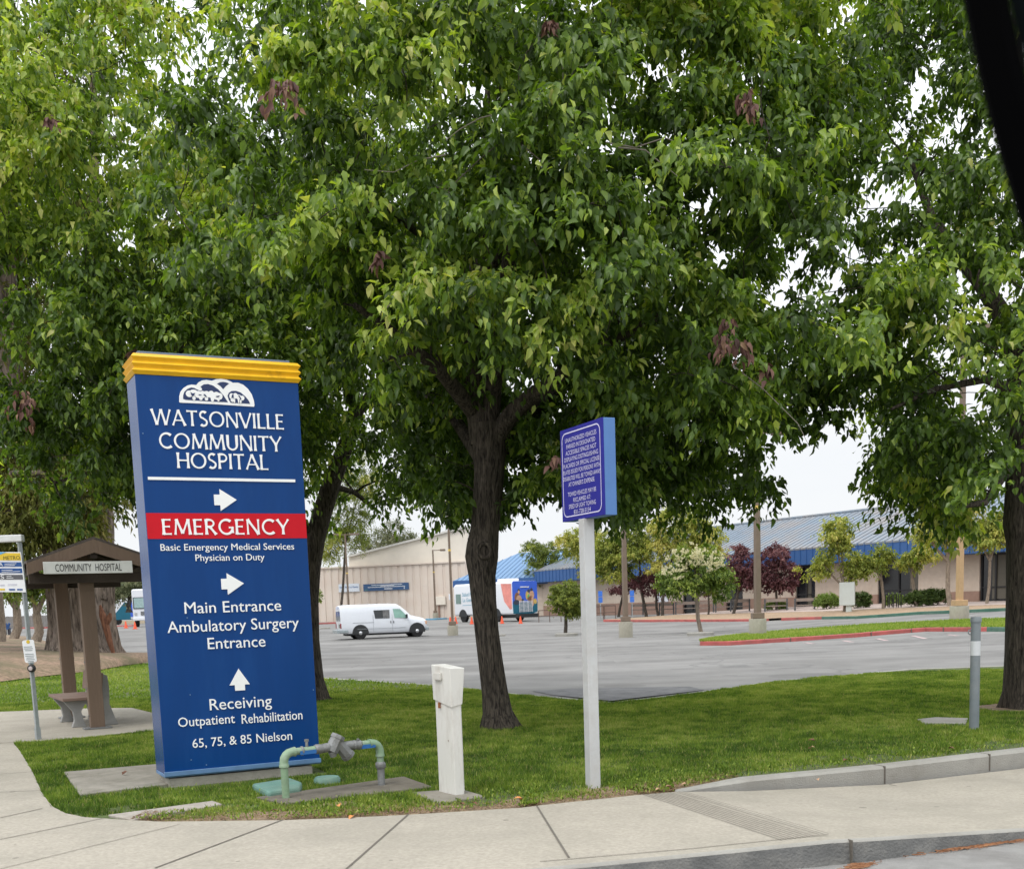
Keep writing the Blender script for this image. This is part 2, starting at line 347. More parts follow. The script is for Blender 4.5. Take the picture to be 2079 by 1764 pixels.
# run the far and kerb lines on beyond the frame
far_r = far[-1]+(far[-1]-far[-2])*2.5; far_l = far[0]+Vector((-12, -1.5, 0))
kt_r = kt[-1]+(kt[-1]-kt[-2])*2.2
kdir = (kt[2]-kt[1]).normalized(); knrm = Vector((-kdir.y, kdir.x, 0))
KW = .15
kback = [p+knrm*(KW if i else .03) for i, p in enumerate(kt+[kt_r])]
lawn_poly = [(-24, 13.6)] + [(p.x, p.y) for p in near_l] + [(p.x, p.y) for p in kback] + [(far_r.x, far_r.y)] + [(p.x, p.y) for p in reversed(far)] + [(far_l.x-6, far_l.y)]
lawn = MB(); lawn.sheet(lawn_poly, .14, -.05)
struct(lawn.build('lawn', M_soil))
# parking lot sheet from the lawn edge outward
xs = list(np.arange(-110, 121, 3.)); ys = [14.5, 17, 20]+list(np.arange(23, 160, 3.))
struct(grid_surface('parking_lot', xs, ys, lambda x, y: lot_z(x, y)-.004 if y > 18 else lot_z(x, 18)-.03*(18-y), M_asph))
# concrete edging between lawn and lot
ed = MB(); fp = [far[i] for i in range(8, 12)]; fr = [far[i] for i in range(11, 16)]+[far_r]
for seg in (fp, fr):
    for a, b in zip(seg, seg[1:]):
        d = (b-a); n = Vector((-d.y, d.x, 0)).normalized()*.16
        ed.sheet([(a.x, a.y), (b.x, b.y), (b.x+n.x, b.y+n.y), (a.x+n.x, a.y+n.y)], -.05, .146)
o = ed.build('lawn_edging', M_kerb); struct(o)
# back kerb (rises where the walk dips)
kb = MB(); top = kt+[kt_r]; bots = [gnd(a, b, c) for a, b, c in KERB_B]; bots.append(Vector((kt_r.x, kt_r.y, 0)))
bev = .02
n_ = len(top); vs = []
for i in range(n_):
    t = top[i]; b = bots[i]; h = 0.150 if i == 0 else .158
    fx = knrm*bev
    vs += [(t.x, t.y, min(b.z, .13)-.08), (t.x, t.y, h-bev), (t.x+fx.x, t.y+fx.y, h), (kback[i].x, kback[i].y, h), (kback[i].x, kback[i].y, -.05)]
kb.add(vs, [(i*5+k, i*5+k+1, (i+1)*5+k+1, (i+1)*5+k) for i in range(n_-1) for k in range(4)])
for px in (1796, 2013):                       # joints across the kerb
    a = gnd(px, 1557 if px < 1900 else 1532, .158); i = 2
    j = top[2] if px < 1900 else top[2]+(top[3]-top[2])*.74
    kb.cur = 1; kb.box((j.x+knrm.x*.07, j.y+knrm.y*.07, .085), (.008, .158, .150), rz=math.atan2(kdir.y, kdir.x)); kb.cur = 0
struct(kb.build('back_kerb', [M_kerb, M_joint], smooth_deg=30))

# sidewalk: strips between inner (lawn) and outer (street) lines
outer_px = [(1096, 1761, .15), (1400, 1732, .15), (1682, 1694+10, .15), (1760, 1700, .14), (2079, 1680, .075)]
og = [gnd(a, b, c) for a, b, c in outer_px]
odir = (og[1]-og[0]).normalized(); o_left = og[0]-odir*6.0
o_right = og[-1]+(og[-1]-og[-2]).normalized()*6; o_right.z = .06
inner = near_l[-6:-1]+[gnd(a, b, c) for a, b, c in KERB_B]          # from (690..) on
# resample both right of the joint at 690
def resample(L_, n):
    d = [0]
    for a, b in zip(L_, L_[1:]): d.append(d[-1]+(b-a).length)
    out = []
    for k in range(n):
        t = d[-1]*k/(n-1); i = min(len(L_)-2, max(j for j in range(len(d)) if d[j] <= t+1e-9)); u = (t-d[i])/(d[i+1]-d[i])
        out.append(L_[i].lerp(L_[i+1], u))
    return out
kt_rl = Vector((kt_r.x, kt_r.y, 0))
outL = og[0]-odir*1.6
I = near_l[11:17]+[gnd(*KERB_B[i]) for i in (1, 2, 3)]+[kt_rl]
O = [outL, og[0].lerp(og[1], .0), og[0].lerp(og[1], .4), og[0].lerp(og[1], .8), og[1].lerp(og[2], .3), og[1].lerp(og[2], .8), og[2], og[3], og[4], o_right]
sw = MB(); rows = 7
vs = []
for a, b in zip(I, O):
    for k in range(rows): vs.append(a.lerp(b, k/(rows-1)))
sw.add(vs, [(i*rows+k, i*rows+k+1, (i+1)*rows+k+1, (i+1)*rows+k) for i in range(len(I)-1) for k in range(rows-1)])
# left, level part
pl = [(I[0].x, I[0].y)]+[(p.x, p.y) for p in reversed(near_l[:11])]+[(-24, 13.6), (-24, o_left.y-2), (o_left.x, o_left.y), (outL.x, outL.y)]
sw.sheet(pl, .15)
def walk_z(x, y):
    q = Vector((x, y, 0)); best = .15
    for (a, b, c, d) in zip(I[5:], I[6:], O[5:], O[6:]):
        m1 = (a+c)/2; m2 = (b+d)/2
    return best
def strip(mb, A, B, w, lift=.004, mi=1):
    d = (B-A); n = Vector((-d.y, d.x, 0)).normalized()*w/2; up = Vector((0, 0, lift))
    mb.add([A+n+up, B+n+up, B-n+up, A-n+up], [(0, 1, 2, 3)], mi)
def sp(px, py, z=.15): return gnd(px, py, z)
for a, b, w in [((0, 1704), (209, 1661), .011), ((315, 1762), (574, 1664), .014), ((0, 1764), (365, 1673), .007), ((0, 1660), (86, 1641), .012), ((0, 1571), (66, 1566), .012), ((0, 1608), (84, 1604), .010), ((703, 1764), (829, 1653), .014), ((1155, 1741), (1090, 1636), .014), ((1096, 1749), (1400, 1723), .008), ((1400, 1723), (1682, 1694), .008), ((-60, 1500), (27, 1507), .014)]:
    strip(sw, sp(*a), sp(*b), w)
strip(sw, sp(1805, 1593, .010), sp(2079, 1641, .045), .018, lift=.006)
for k in range(11):                            # ribbed warning grooves across the walk
    t = k/10; A = sp(1304+81*t, 1612-4.5*t, .15 if t < .85 else .146); B = sp(1588+94*t, 1706-12*t, .15)
    strip(sw, A, B, .006, lift=.004 if t < .8 else .010)
struct(sw.build('sidewalk', [M_walk, M_joint], recalc=False))
# street kerb: rounded nose, stained face
O2 = [o_left]+O
sk = MB(); vs = []
for p in O2:
    h = p.z; n = Vector((odir.y, -odir.x, 0))
    vs += [(p.x-n.x*.004, p.y-n.y*.004, h-.01), (p.x+n.x*.0, p.y, h+.001), (p.x+n.x*.012, p.y+n.y*.012, h-.004), (p.x+n.x*.022, p.y+n.y*.022, h-.018), (p.x+n.x*.03, p.y+n.y*.03, -.05)]
sk.add(vs, [(i*5+k, i*5+k+1, (i+1)*5+k+1, (i+1)*5+k) for i in range(len(O2)-1) for k in range(3)], 0)
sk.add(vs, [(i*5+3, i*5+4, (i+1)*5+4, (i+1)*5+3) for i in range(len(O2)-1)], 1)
j = gnd(1722, 1701, .15); sk.box((j.x+.008, j.y-.012, .062), (.008, .05, .165), rz=math.atan2(odir.y, odir.x), mi=2)
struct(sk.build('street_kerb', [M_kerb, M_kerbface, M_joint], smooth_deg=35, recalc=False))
rd = MB(); rd.add([(-60, -30, 0), (60, -30, 0), (60, 30, -.002), (-60, 6.2, 0)], [(0, 1, 2, 3)])
n = Vector((odir.y, -odir.x, 0))
rp = [(p.x+n.x*.02, p.y+n.y*.02) for p in O2]
rd = MB(); rd.sheet([(-60, -30), (60, -30), (60, rp[-1][1]+4.8)]+list(reversed(rp))+[(-60, rp[0][1]-6)], 0.0)
struct(rd.build('road', M_road))
# shelter pad
pad = P2([(-160, 1462), (0, 1446), (180, 1437), (268, 1437), (322, 1446), (325, 1482), (180, 1496), (75, 1505), (27, 1507), (0, 1472), (-60, 1440)], .15)
pd = MB(); pd.sheet([(p.x, p.y) for p in P2([(-200, 1462), (0, 1445), (180, 1438), (268, 1437), (330, 1452), (327, 1481), (180, 1496), (75, 1505), (28, 1507), (-60, 1512)])], .02, .156)
struct(pd.build('shelter_pad', M_walk))
# slabs lying in the lawn, each its own thing
def slab(name, px, label, cat, m=M_slab, z=.17, zb=.05, bev=.006):
    pts = [gnd(a, b, z) for a, b in px]; c = sum(pts, Vector())/len(pts)
    mb = MB(); mb.sheet([(p.x-c.x, p.y-c.y) for p in pts], zb-.15, z-.15)
    o = mb.build(name, m, bevel=bev); o.location = (c.x, c.y, .15); tag(o, label, cat); return o
slab('sign_apron', [(129.5, 1566), (319, 1550), (345, 1590), (163, 1612)], 'weathered concrete slab in the grass left of the big blue sign', 'slab')
slab('utility_cover', [(219, 1653), (432, 1624.5), (452, 1631), (270, 1663)], 'long pale concrete cover flush in the dirt at the sidewalk edge', 'utility cover', conc('pale_slab', (.36, .33, .29), var=.15, bump=.4, dirt=(.2, .15, .11), dirt_amt=.6), z=.158)
M_pad = conc('damp_slab', (.14, .125, .10), var=.2, scale=7, bump=.5, dirt=(.22, .2, .16), dirt_amt=.5, dscale=4)
slab('pipe_slab', [(520, 1617), (820, 1575), (880, 1596), (575, 1630)], 'dark stained concrete slab under the green pipe assembly', 'slab', M_pad, z=.163)
slab('pedestal_slab', [(837, 1607), (935, 1600), (985, 1615), (890, 1629)], 'small concrete slab under the white utility pedestal', 'slab', M_slab, z=.165)
slab('concrete_cover', [(1862, 1459), (1900, 1455), (1966, 1457), (1960, 1468), (1875, 1467)], 'grey concrete utility lid sunk in grass behind the steel bollard', 'utility cover', M_kerb, z=.168)
M_lid = mat('green_plastic_lid', (.14, .27, .22), rough=.6, var=.15, scale=12, bump=.4, bscale=200, dirt=(.2, .2, .14), dirt_amt=.4)
slab('valve_box', [(511, 1590), (590, 1577.5), (613, 1586), (610, 1597), (545, 1607)], 'rectangular faded green valve box lid beside the blue sign base', 'valve box', M_lid, z=.20, zb=.1, bev=.02)
c = gnd(664, 1577, .19); mb = MB(); mb.lathe((0, 0, 0), [(.115, -.06), (.115, .0), (.10, .02), (.0001, .026)], 24)
o = mb.build('round_valve_box', M_lid, smooth_deg=40); o.location = (c.x, c.y, .175); tag(o, 'round faded green valve box lid right of the rectangular one', 'valve box')
# mulch bed at left beyond the lawn
mbp = [gnd(a, b, .16) for a, b in [(-200, 1400), (0, 1383), (78, 1373), (144, 1366), (198, 1360), (251, 1350), (302, 1344)]]
far_m = [lot(a, b, .1) for a, b in [(302, 1341), (240, 1330), (150, 1312), (105, 1304), (60, 1292), (0, 1287), (-200, 1285)]]
mm = MB(); pts = mbp+far_m
def bed_z(p): return p.z
A_ = [mbp[0].lerp(mbp[1], .0)]+mbp[1:]; B_ = [far_m[6], far_m[5], far_m[4], far_m[3], far_m[2], far_m[1], far_m[0]]
vs = []
for a, b in zip(A_, B_):
    for k in range(9):
        t = k/8; q = a.lerp(b, t**2.0 if k else 0); q.z = a.z+(b.z-a.z)*t + .35*math.sin(math.pi*min(1, t*1.1))*(1 if t < .9 else .3); vs.append(q)
mm.add(vs, [(i*9+k, i*9+k+1, (i+1)*9+k+1, (i+1)*9+k) for i in range(6) for k in range(8)])
struct(mm.build('mulch_bed', M_mulch, smooth_deg=60))

# bare, worn soil showing along the walk
bs = MB(); rr = random.Random(4); L0 = near_l[8:]+[kback[0], kback[1]]
L1 = resample(L0, 60); vs = []
for i, p in enumerate(L1):
    d = (L1[min(i+1, 59)]-L1[max(i-1, 0)]); n_ = Vector((-d.y, d.x, 0)).normalized(); t = i/59
    w = 1.5*(.10+.26*abs(math.sin(i*.37+1))*rr.uniform(.5, 1)+(.22 if .2 < t < .45 else 0)+(.12 if .7 < t < .95 else 0))*min(1, 6*t+.1, 6*(1-t)+.1)
    vs += [(p.x+n_.x*.01, p.y+n_.y*.01, .1445), (p.x+n_.x*w, p.y+n_.y*w, .1445)]
bs.add(vs, [(2*i, 2*i+2, 2*i+3, 2*i+1) for i in range(59)])
M_bare = mat('bare_soil', (.30, .215, .14), rough=1, var=.4, scale=14, bump=1, bscale=60, dirt=(.12, .085, .05), dirt_amt=.8, dscale=6)
c_ = gnd(2085, 1436, .14); bs.add([(c_.x+(.64+.08*math.sin(3*a))*math.cos(a), c_.y+(.58+.07*math.sin(4*a))*math.sin(a), .1455) for a in np.arange(0, 6.2, .2)], [tuple(range(31))])
struct(bs.build('bare_soil', M_bare, recalc=False))
# ---- grass blades
def inpoly(P, poly):
    x, y = P[:, 0], P[:, 1]; c = np.zeros(len(P), bool); n = len(poly); j = n-1
    for i in range(n):
        xi, yi = poly[i]; xj, yj = poly[j]
        with np.errstate(divide='ignore', invalid='ignore'):
            t = ((yi > y) != (yj > y)) & (x < (xj-xi)*(y-yi)/(yj-yi+1e-12)+xi)
        c ^= t; j = i
    return c
rng = np.random.default_rng(5)
holes = []
for o in list(COL.objects):
    if o.name in ('sign_apron', 'utility_cover', 'pipe_slab', 'pedestal_slab', 'concrete_cover', 'valve_box'):
        holes.append([(v.co.x+o.location.x, v.co.y+o.location.y) for v in o.data.vertices if v.co.z == max(w.co.z for w in o.data.vertices)])
th_ = R_(27.0); qx = lambda s, b: (-3.05+math.cos(th_)*s-math.sin(th_)*b, 10.0+math.sin(th_)*s+math.cos(th_)*b)
holes.append([(gnd(2085, 1436, .14).x+.62*math.cos(a), gnd(2085, 1436, .14).y+.55*math.sin(a)) for a in np.arange(0, 6.28, .3)])
holes.append([qx(-.05, -.13), qx(1.45, -.13), qx(1.45, .5), qx(-.05, .5)])
padp = [(v.co.x, v.co.y) for v in bpy.data.objects['shelter_pad'].data.vertices[:10]]
holes.append(padp)
def vnoise(x, y, s, seed):
    r = np.random.default_rng(seed); G = r.random((64, 64)); u = x/s; v = y/s
    i = np.floor(u).astype(int); j = np.floor(v).astype(int); fu = u-i; fv = v-j; fu = fu*fu*(3-2*fu); fv = fv*fv*(3-2*fv)
    g = lambda a, b: G[a % 64, b % 64]
    return (g(i, j)*(1-fu)+g(i+1, j)*fu)*(1-fv)+(g(i, j+1)*(1-fu)+g(i+1, j+1)*fu)*fv
N_ = 1500000
X = rng.uniform(-11.5, 10, N_); Y = 8.2+(21.5-8.2)*rng.random(N_)**1.15
ok = inpoly(np.c_[X, Y], lawn_poly) & (np.abs(X+Y*(50/2365)) < Y*.50)
for h in holes: ok &= ~inpoly(np.c_[X, Y], h)
X, Y = X[ok], Y[ok]
# worn, thin strip beside the walk
edge = np.array([(p.x, p.y) for p in near_l[8:]]+[(p.x, p.y) for p in kback])
dm = np.full(len(X), 9.)
for (ax, ay), (bx, by) in zip(edge, edge[1:]):
    t = np.clip(((X-ax)*(bx-ax)+(Y-ay)*(by-ay))/((bx-ax)**2+(by-ay)**2), 0, 1)
    dm = np.minimum(dm, np.hypot(X-ax-t*(bx-ax), Y-ay-t*(by-ay)))
pn = vnoise(X, Y, .35, 3)*.6+vnoise(X, Y, .12, 4)*.4
keep = (dm > 1.25*pn-.28) | (rng.random(len(X)) < .13)
keep &= ~((dm < .75) & (X < .5) & (X > -3.4) & (pn > .55) & (rng.random(len(X)) < .8))
X, Y, dm = X[keep], Y[keep], dm[keep]
n = len(X); print('blades', n)
hgt = rng.uniform(.020, .050, n)*(.4+.75*vnoise(X, Y, .45, 9)+.5*vnoise(X, Y, .12, 19))*np.clip(.55+dm*1.2, .55, 1.0); wd = rng.uniform(.0035, .006, n)*(Y/11)
an = rng.uniform(0, 2*np.pi, n); le = rng.uniform(.1, .8, n)*hgt; la = rng.uniform(0, 2*np.pi, n)
V = np.zeros((n, 3, 3)); V[:, :, 0] = X[:, None]; V[:, :, 1] = Y[:, None]; V[:, :, 2] = .136
V[:, 0, 0] -= np.cos(an)*wd; V[:, 0, 1] -= np.sin(an)*wd; V[:, 1, 0] += np.cos(an)*wd; V[:, 1, 1] += np.sin(an)*wd
V[:, 2, 0] += np.cos(la)*le; V[:, 2, 1] += np.sin(la)*le; V[:, 2, 2] += hgt
tint = np.clip(.12+.45*vnoise(X, Y, .8, 11)+.5*(rng.random(n)-.5)+.55*(vnoise(X, Y, .13, 12)-.5)+np.clip((.6-dm)*.5, 0, .3)+.12*np.clip((Y-11)/5, 0, 1)+.5*np.clip(vnoise(X, Y, .6, 31)-.78, 0, 1), 0, .83)  # tint also rises towards the back, painting the brighter light beyond the tree shade
tint = np.where(rng.random(n) < .05+.25*np.clip(vnoise(X, Y, .7, 33)-.7, 0, 1)+np.clip(.5-dm, 0, .5)*.5, rng.uniform(.85, 1, n), tint)
def tri_mesh(name, V, tint, m, k):
    n = len(V); me = bpy.data.meshes.new(name); me.vertices.add(n*k); me.vertices.foreach_set('co', V.reshape(-1).astype('f'))
    return me
def raw_mesh(name, V, faces_per, tint, m, smooth=False):
    """V: (n,k,3) one small piece per row, faces_per: list of index tuples within the piece"""
    n, k, _ = V.shape; me = bpy.data.meshes.new(name)
    me.vertices.add(n*k); me.vertices.foreach_set('co', np.ascontiguousarray(V, dtype='f').reshape(-1))
    loops = np.concatenate([np.array(f) for f in faces_per]); sizes = np.array([len(f) for f in faces_per])
    li = (np.arange(n)[:, None]*k+loops[None, :]).reshape(-1); tot = np.tile(sizes, n)
    st = np.concatenate([[0], np.cumsum(tot)[:-1]])
    me.loops.add(len(li)); me.loops.foreach_set('vertex_index', li.astype('i'))
    me.polygons.add(len(tot)); me.polygons.foreach_set('loop_start', st.astype('i'))
    if smooth: me.polygons.foreach_set('use_smooth', np.ones(len(tot), bool))
    me.update(calc_edges=True)
    at = me.attributes.new('tint', 'FLOAT', 'POINT'); at.data.foreach_set('value', np.repeat(tint, k).astype('f'))
    me.materials.append(m); return me
M_grass = leafmat('grass_blade', [(0, (.050, .098, .014)), (.35, (.130, .215, .026)), (.65, (.25, .33, .05)), (.84, (.38, .40, .12)), (1, (.36, .29, .14))], rough=.6, trans=.35, spec=.25, tcol=(1.2, 1.3, .6))
# coarser blades on the far part of the lawn, left behind the shelter
n2 = 90000; X2 = rng.uniform(-19, 0, n2); Y2_ = rng.uniform(21.2, 40, n2); ok = inpoly(np.c_[X2, Y2_], lawn_poly)
for h in holes: ok &= ~inpoly(np.c_[X2, Y2_], h)
X2, Y2_ = X2[ok], Y2_[ok]; n2 = len(X2); V2_ = np.zeros((n2, 3, 3)); V2_[:, :, 0] = X2[:, None]; V2_[:, :, 1] = Y2_[:, None]; V2_[:, :, 2] = .136
an = rng.uniform(0, 6.28, n2); w2 = .016; V2_[:, 0, 0] -= np.cos(an)*w2; V2_[:, 0, 1] -= np.sin(an)*w2; V2_[:, 1, 0] += np.cos(an)*w2; V2_[:, 1, 1] += np.sin(an)*w2
V2_[:, 2, 2] += rng.uniform(.03, .07, n2); V2_[:, 2, 0] += rng.normal(0, .03, n2); V2_[:, 2, 1] += rng.normal(0, .03, n2)
t2 = np.clip(.3+.4*vnoise(X2, Y2_, 1.5, 21)+.4*(rng.random(n2)-.5), 0, .83)
V = np.concatenate([V, V2_]); tint = np.concatenate([tint, t2])
me = raw_mesh('lawn_grass', V, [(0, 1, 2)], tint, M_grass)
o = bpy.data.objects.new('lawn_grass', me); COL.objects.link(o); o['kind'] = 'stuff'; tag(o, 'short green lawn grass between the sidewalk and the lot', 'grass')
# clover and weeds along the walk edge
n = 4200; i0 = rng.integers(0, len(edge)-1, n); t = rng.random(n); ex = edge[i0, 0]*(1-t)+edge[i0+1, 0]*t; ey = edge[i0, 1]*(1-t)+edge[i0+1, 1]*t+np.abs(rng.normal(.2, .45, n))
ok = (ex < 9) & inpoly(np.c_[ex, ey], lawn_poly)
for h in holes: ok &= ~inpoly(np.c_[ex, ey], h)
ex, ey = ex[ok], ey[ok]; n = len(ex); s = rng.uniform(.006, .014, n); a = rng.uniform(0, 6.28, n)
V = np.zeros((n, 4, 3))
for q, (r_, da) in enumerate([(0, 0), (1, .7), (1.5, 0), (1, -.7)]):
    V[:, q, 0] = ex+s*r_*np.cos(a+da); V[:, q, 1] = ey+s*r_*np.sin(a+da); V[:, q, 2] = .15+rng.uniform(.0, .035, n)+.004*q
me = raw_mesh('clover_patch', V, [(0, 1, 2, 3)], np.clip(rng.normal(.45, .2, n), 0, .8), M_grass)
o = bpy.data.objects.new('clover_patch', me); COL.objects.link(o); o['kind'] = 'stuff'; tag(o, 'low clover and weeds at the worn lawn edge', 'clover')
# bark crumbs / dry litter
n = 9000; i0 = rng.integers(0, len(edge)-4, n); t = rng.random(n); ex = edge[i0, 0]*(1-t)+edge[i0+1, 0]*t; ey = edge[i0, 1]*(1-t)+edge[i0+1, 1]*t+np.abs(rng.normal(0, .2, n)); s = rng.uniform(.004, .014, n); a = rng.uniform(0, 6.28, n)
V = np.zeros((n, 4, 3)); z = rng.uniform(.146, .165, n)
for q, (r_, da) in enumerate([(1, 0), (.45, 1.5), (1, 3.14), (.4, 4.6)]):
    V[:, q, 0] = ex+s*r_*np.cos(a+da); V[:, q, 1] = ey+s*r_*np.sin(a+da); V[:, q, 2] = z+rng.uniform(0, .006, n)
M_lit = leafmat('dry_litter', [(0, (.10, .06, .035)), (.5, (.22, .14, .08)), (1, (.33, .24, .14))], rough=.9, trans=.05, spec=.1)
me = raw_mesh('dry_litter', V, [(0, 1, 2, 3)], rng.random(n), M_lit)
o = bpy.data.objects.new('dry_litter', me); COL.objects.link(o); o['kind'] = 'stuff'; tag(o, 'brown leaf crumbs and bark bits along the lawn edge', 'leaf litter')
# pine needles in the gutter
V = []; 
for (cx, cy, ln, n) in [(1985, 1716, 150, 420), (1745, 1757, 40, 130), (2060, 1700, 60, 150)]:
    for k in range(n):
        px = cx+random.gauss(0, ln*.38); py = cy-(px-cx)*.14+random.gauss(0, 2.6); q = gnd(px, py, .006); a = random.gauss(.3, .5); l = random.uniform(.03, .07)
        d = Vector((math.cos(a), math.sin(a), 0)); nn = Vector((-d.y, d.x, 0))*.0016; z = Vector((0, 0, random.uniform(0, .012)))
        V.append([q-d*l/2+nn+z, q+d*l/2+nn+z, q+d*l/2-nn+z*.5, q-d*l/2-nn+z*.5])
V = np.array([[list(p) for p in r] for r in V])
M_ndl = leafmat('pine_needle', [(0, (.16, .07, .035)), (1, (.33, .16, .08))], rough=.8, trans=.05, spec=.2)
me = raw_mesh('pine_needles', V, [(0, 1, 2, 3)], rng.random(len(V)), M_ndl)
o = bpy.data.objects.new('pine_needles', me); COL.objects.link(o); o['kind'] = 'stuff'; tag(o, 'rust brown pine needles washed along the street gutter', 'pine needles')
# single fallen leaves
def leaf_mesh(name, L_, W2, m, curl=.3):
    mb = MB(); pts = [(0, 0), (.3, .5), (.65, .36), (1, 0), (.65, -.36), (.3, -.5)]
    vs = [(x*L_, y*W2, curl*L_*(abs(y)+.3*math.sin(x*3))) for x, y in pts]+[(.35*L_, 0, .0), (.65*L_, 0, .02)]
    mb.add(vs, [(0, 6, 1), (1, 6, 7, 2), (2, 7, 3), (3, 7, 4), (4, 7, 6, 5), (5, 6, 0)]); return mb
M_dead = mat('dead_leaf', (.16, .07, .04), rough=.7, var=.3, scale=20); M_tan = mat('tan_leaf', (.42, .25, .15), rough=.7, var=.3, scale=20)
M_org = mat('orange_leaf', (.62, .24, .07), rough=.6, var=.2, scale=20)
sets = {'dark brown curled leaf fallen on the lawn': (M_dead, [(248, 1572), (205, 1475), (935, 1630), (958, 1627), (1655, 1502), (1720, 1541), (1925, 1517), (548, 1640), (705, 1642)]),
        'pale tan leaf fallen near the lawn edge': (M_tan, [(1661, 1580), (1640, 1519), (1395, 1590), (1340, 1600), (1365, 1597)]),
        'bright orange leaf fallen by the slabs': (M_org, [(689, 1633), (718, 1650), (1062, 1622)])}
for lab, (m, pts) in sets.items():
    o0 = None
    for (px, py) in pts:
        if o0 is None: o0 = leaf_mesh('fallen_leaf', .07, .04, m).build('fallen_leaf', m); o = o0
        else: o = o0.copy(); COL.objects.link(o)
        p = gnd(px, py, .18); o.location = (p.x, p.y, .178 if py < 1640 else .162); o.rotation_euler = (random.uniform(-.3, .3), random.uniform(-.3, .3), random.uniform(0, 6)); s = random.uniform(.7, 1.1); o.scale = (s, s, s)
        tag(o, lab, 'fallen leaf', 'fallen leaves: '+lab.split(' leaf')[0])
# ================================================================ TREES
LEAF8 = np.array([(0, 0, 0), (.28, .5, .10), (.28, -.5, .10), (.62, .36, .06), (.62, -.36, .06), (1.0, 0, -.16), (.28, 0, 0), (.62, 0, -.03)])
F8 = [(0, 6, 1), (0, 2, 6), (6, 7, 3, 1), (2, 4, 7, 6), (3, 7, 5), (7, 4, 5)]
LEAF4 = np.array([(0, 0, 0), (.4, .5, .08), (1, 0, -.1), (.4, -.5, .08)]); F4 = [(0, 1, 2), (0, 2, 3)]
def nrm(a): return a/np.maximum(np.linalg.norm(a, axis=-1, keepdims=True), 1e-9)
def leaves(name, C, O, per, R, L_, Wd, m, parent, rng, detail=True, droop=.75, tint_c=None, tint_sd=.16, ntw=6, base=Vector((0, 0, 0)), sag=.3):
    """C cluster centres, O outward directions; per leaves round each centre on ntw twigs"""
    nC = len(C); n = nC*per
    tw = nrm(O[:, None, :]*.65+rng.normal(0, .62, (nC, ntw, 3))*np.array([1, 1, .75]))        # twig directions
    k = rng.integers(0, ntw, (nC, per)); d = np.take_along_axis(tw, k[:, :, None].repeat(3, 2), 1)
    t = rng.uniform(.12, 1, (nC, per, 1)); Rr = (R if np.ndim(R) == 0 else R[:, None, None])
    P = C[:, None, :]+d*t*Rr+np.array([0, 0, -1.])*sag*Rr*t**2+rng.normal(0, .045, (nC, per, 3))*Rr/.42
    D = nrm(d*.42+np.array([0, 0, -1.])*droop+rng.normal(0, .42, (nC, per, 3)))
    Nn = O[:, None, :]*.55+np.array([0, 0, .65])+rng.normal(0, .5, (nC, per, 3))
    P, D, Nn = P.reshape(n, 3), D.reshape(n, 3), Nn.reshape(n, 3)
    Nn = nrm(Nn-D*np.sum(Nn*D, 1, keepdims=True)); B = np.cross(Nn, D)
    T = LEAF8 if detail else LEAF4; s = rng.uniform(.5, 1.22, (n, 1, 1))
    curl = rng.uniform(.4, 1.9, (n, 1, 1))
    V = P[:, None, :]+(T[None, :, 0:1]*D[:, None, :]*L_+T[None, :, 1:2]*B[:, None, :]*Wd+T[None, :, 2:3]*Nn[:, None, :]*L_*curl)*s
    tc = (np.full(nC, .4) if tint_c is None else tint_c)
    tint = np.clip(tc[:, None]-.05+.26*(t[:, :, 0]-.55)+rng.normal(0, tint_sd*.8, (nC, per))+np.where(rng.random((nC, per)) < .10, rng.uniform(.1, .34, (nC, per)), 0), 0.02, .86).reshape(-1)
    me = raw_mesh(name, V-np.array(base), F8 if detail else F4, tint, m, smooth=False)
    o = bpy.data.objects.new(name, me); COL.objects.link(o); o.parent = parent
    return o, me
def curve_pts(a, b, n, bow, rnd):
    a, b = Vector(a), Vector(b); out = []
    off = Vector((rnd.gauss(0, 1), rnd.gauss(0, 1), rnd.gauss(0, .6)))*bow*(b-a).length
    for i in range(n+1):
        t = i/n; out.append(a.lerp(b, t)+off*math.sin(math.pi*t)+Vector((0, 0, -1))*bow*.5*(b-a).length*math.sin(math.pi*t)*-1)
    return out
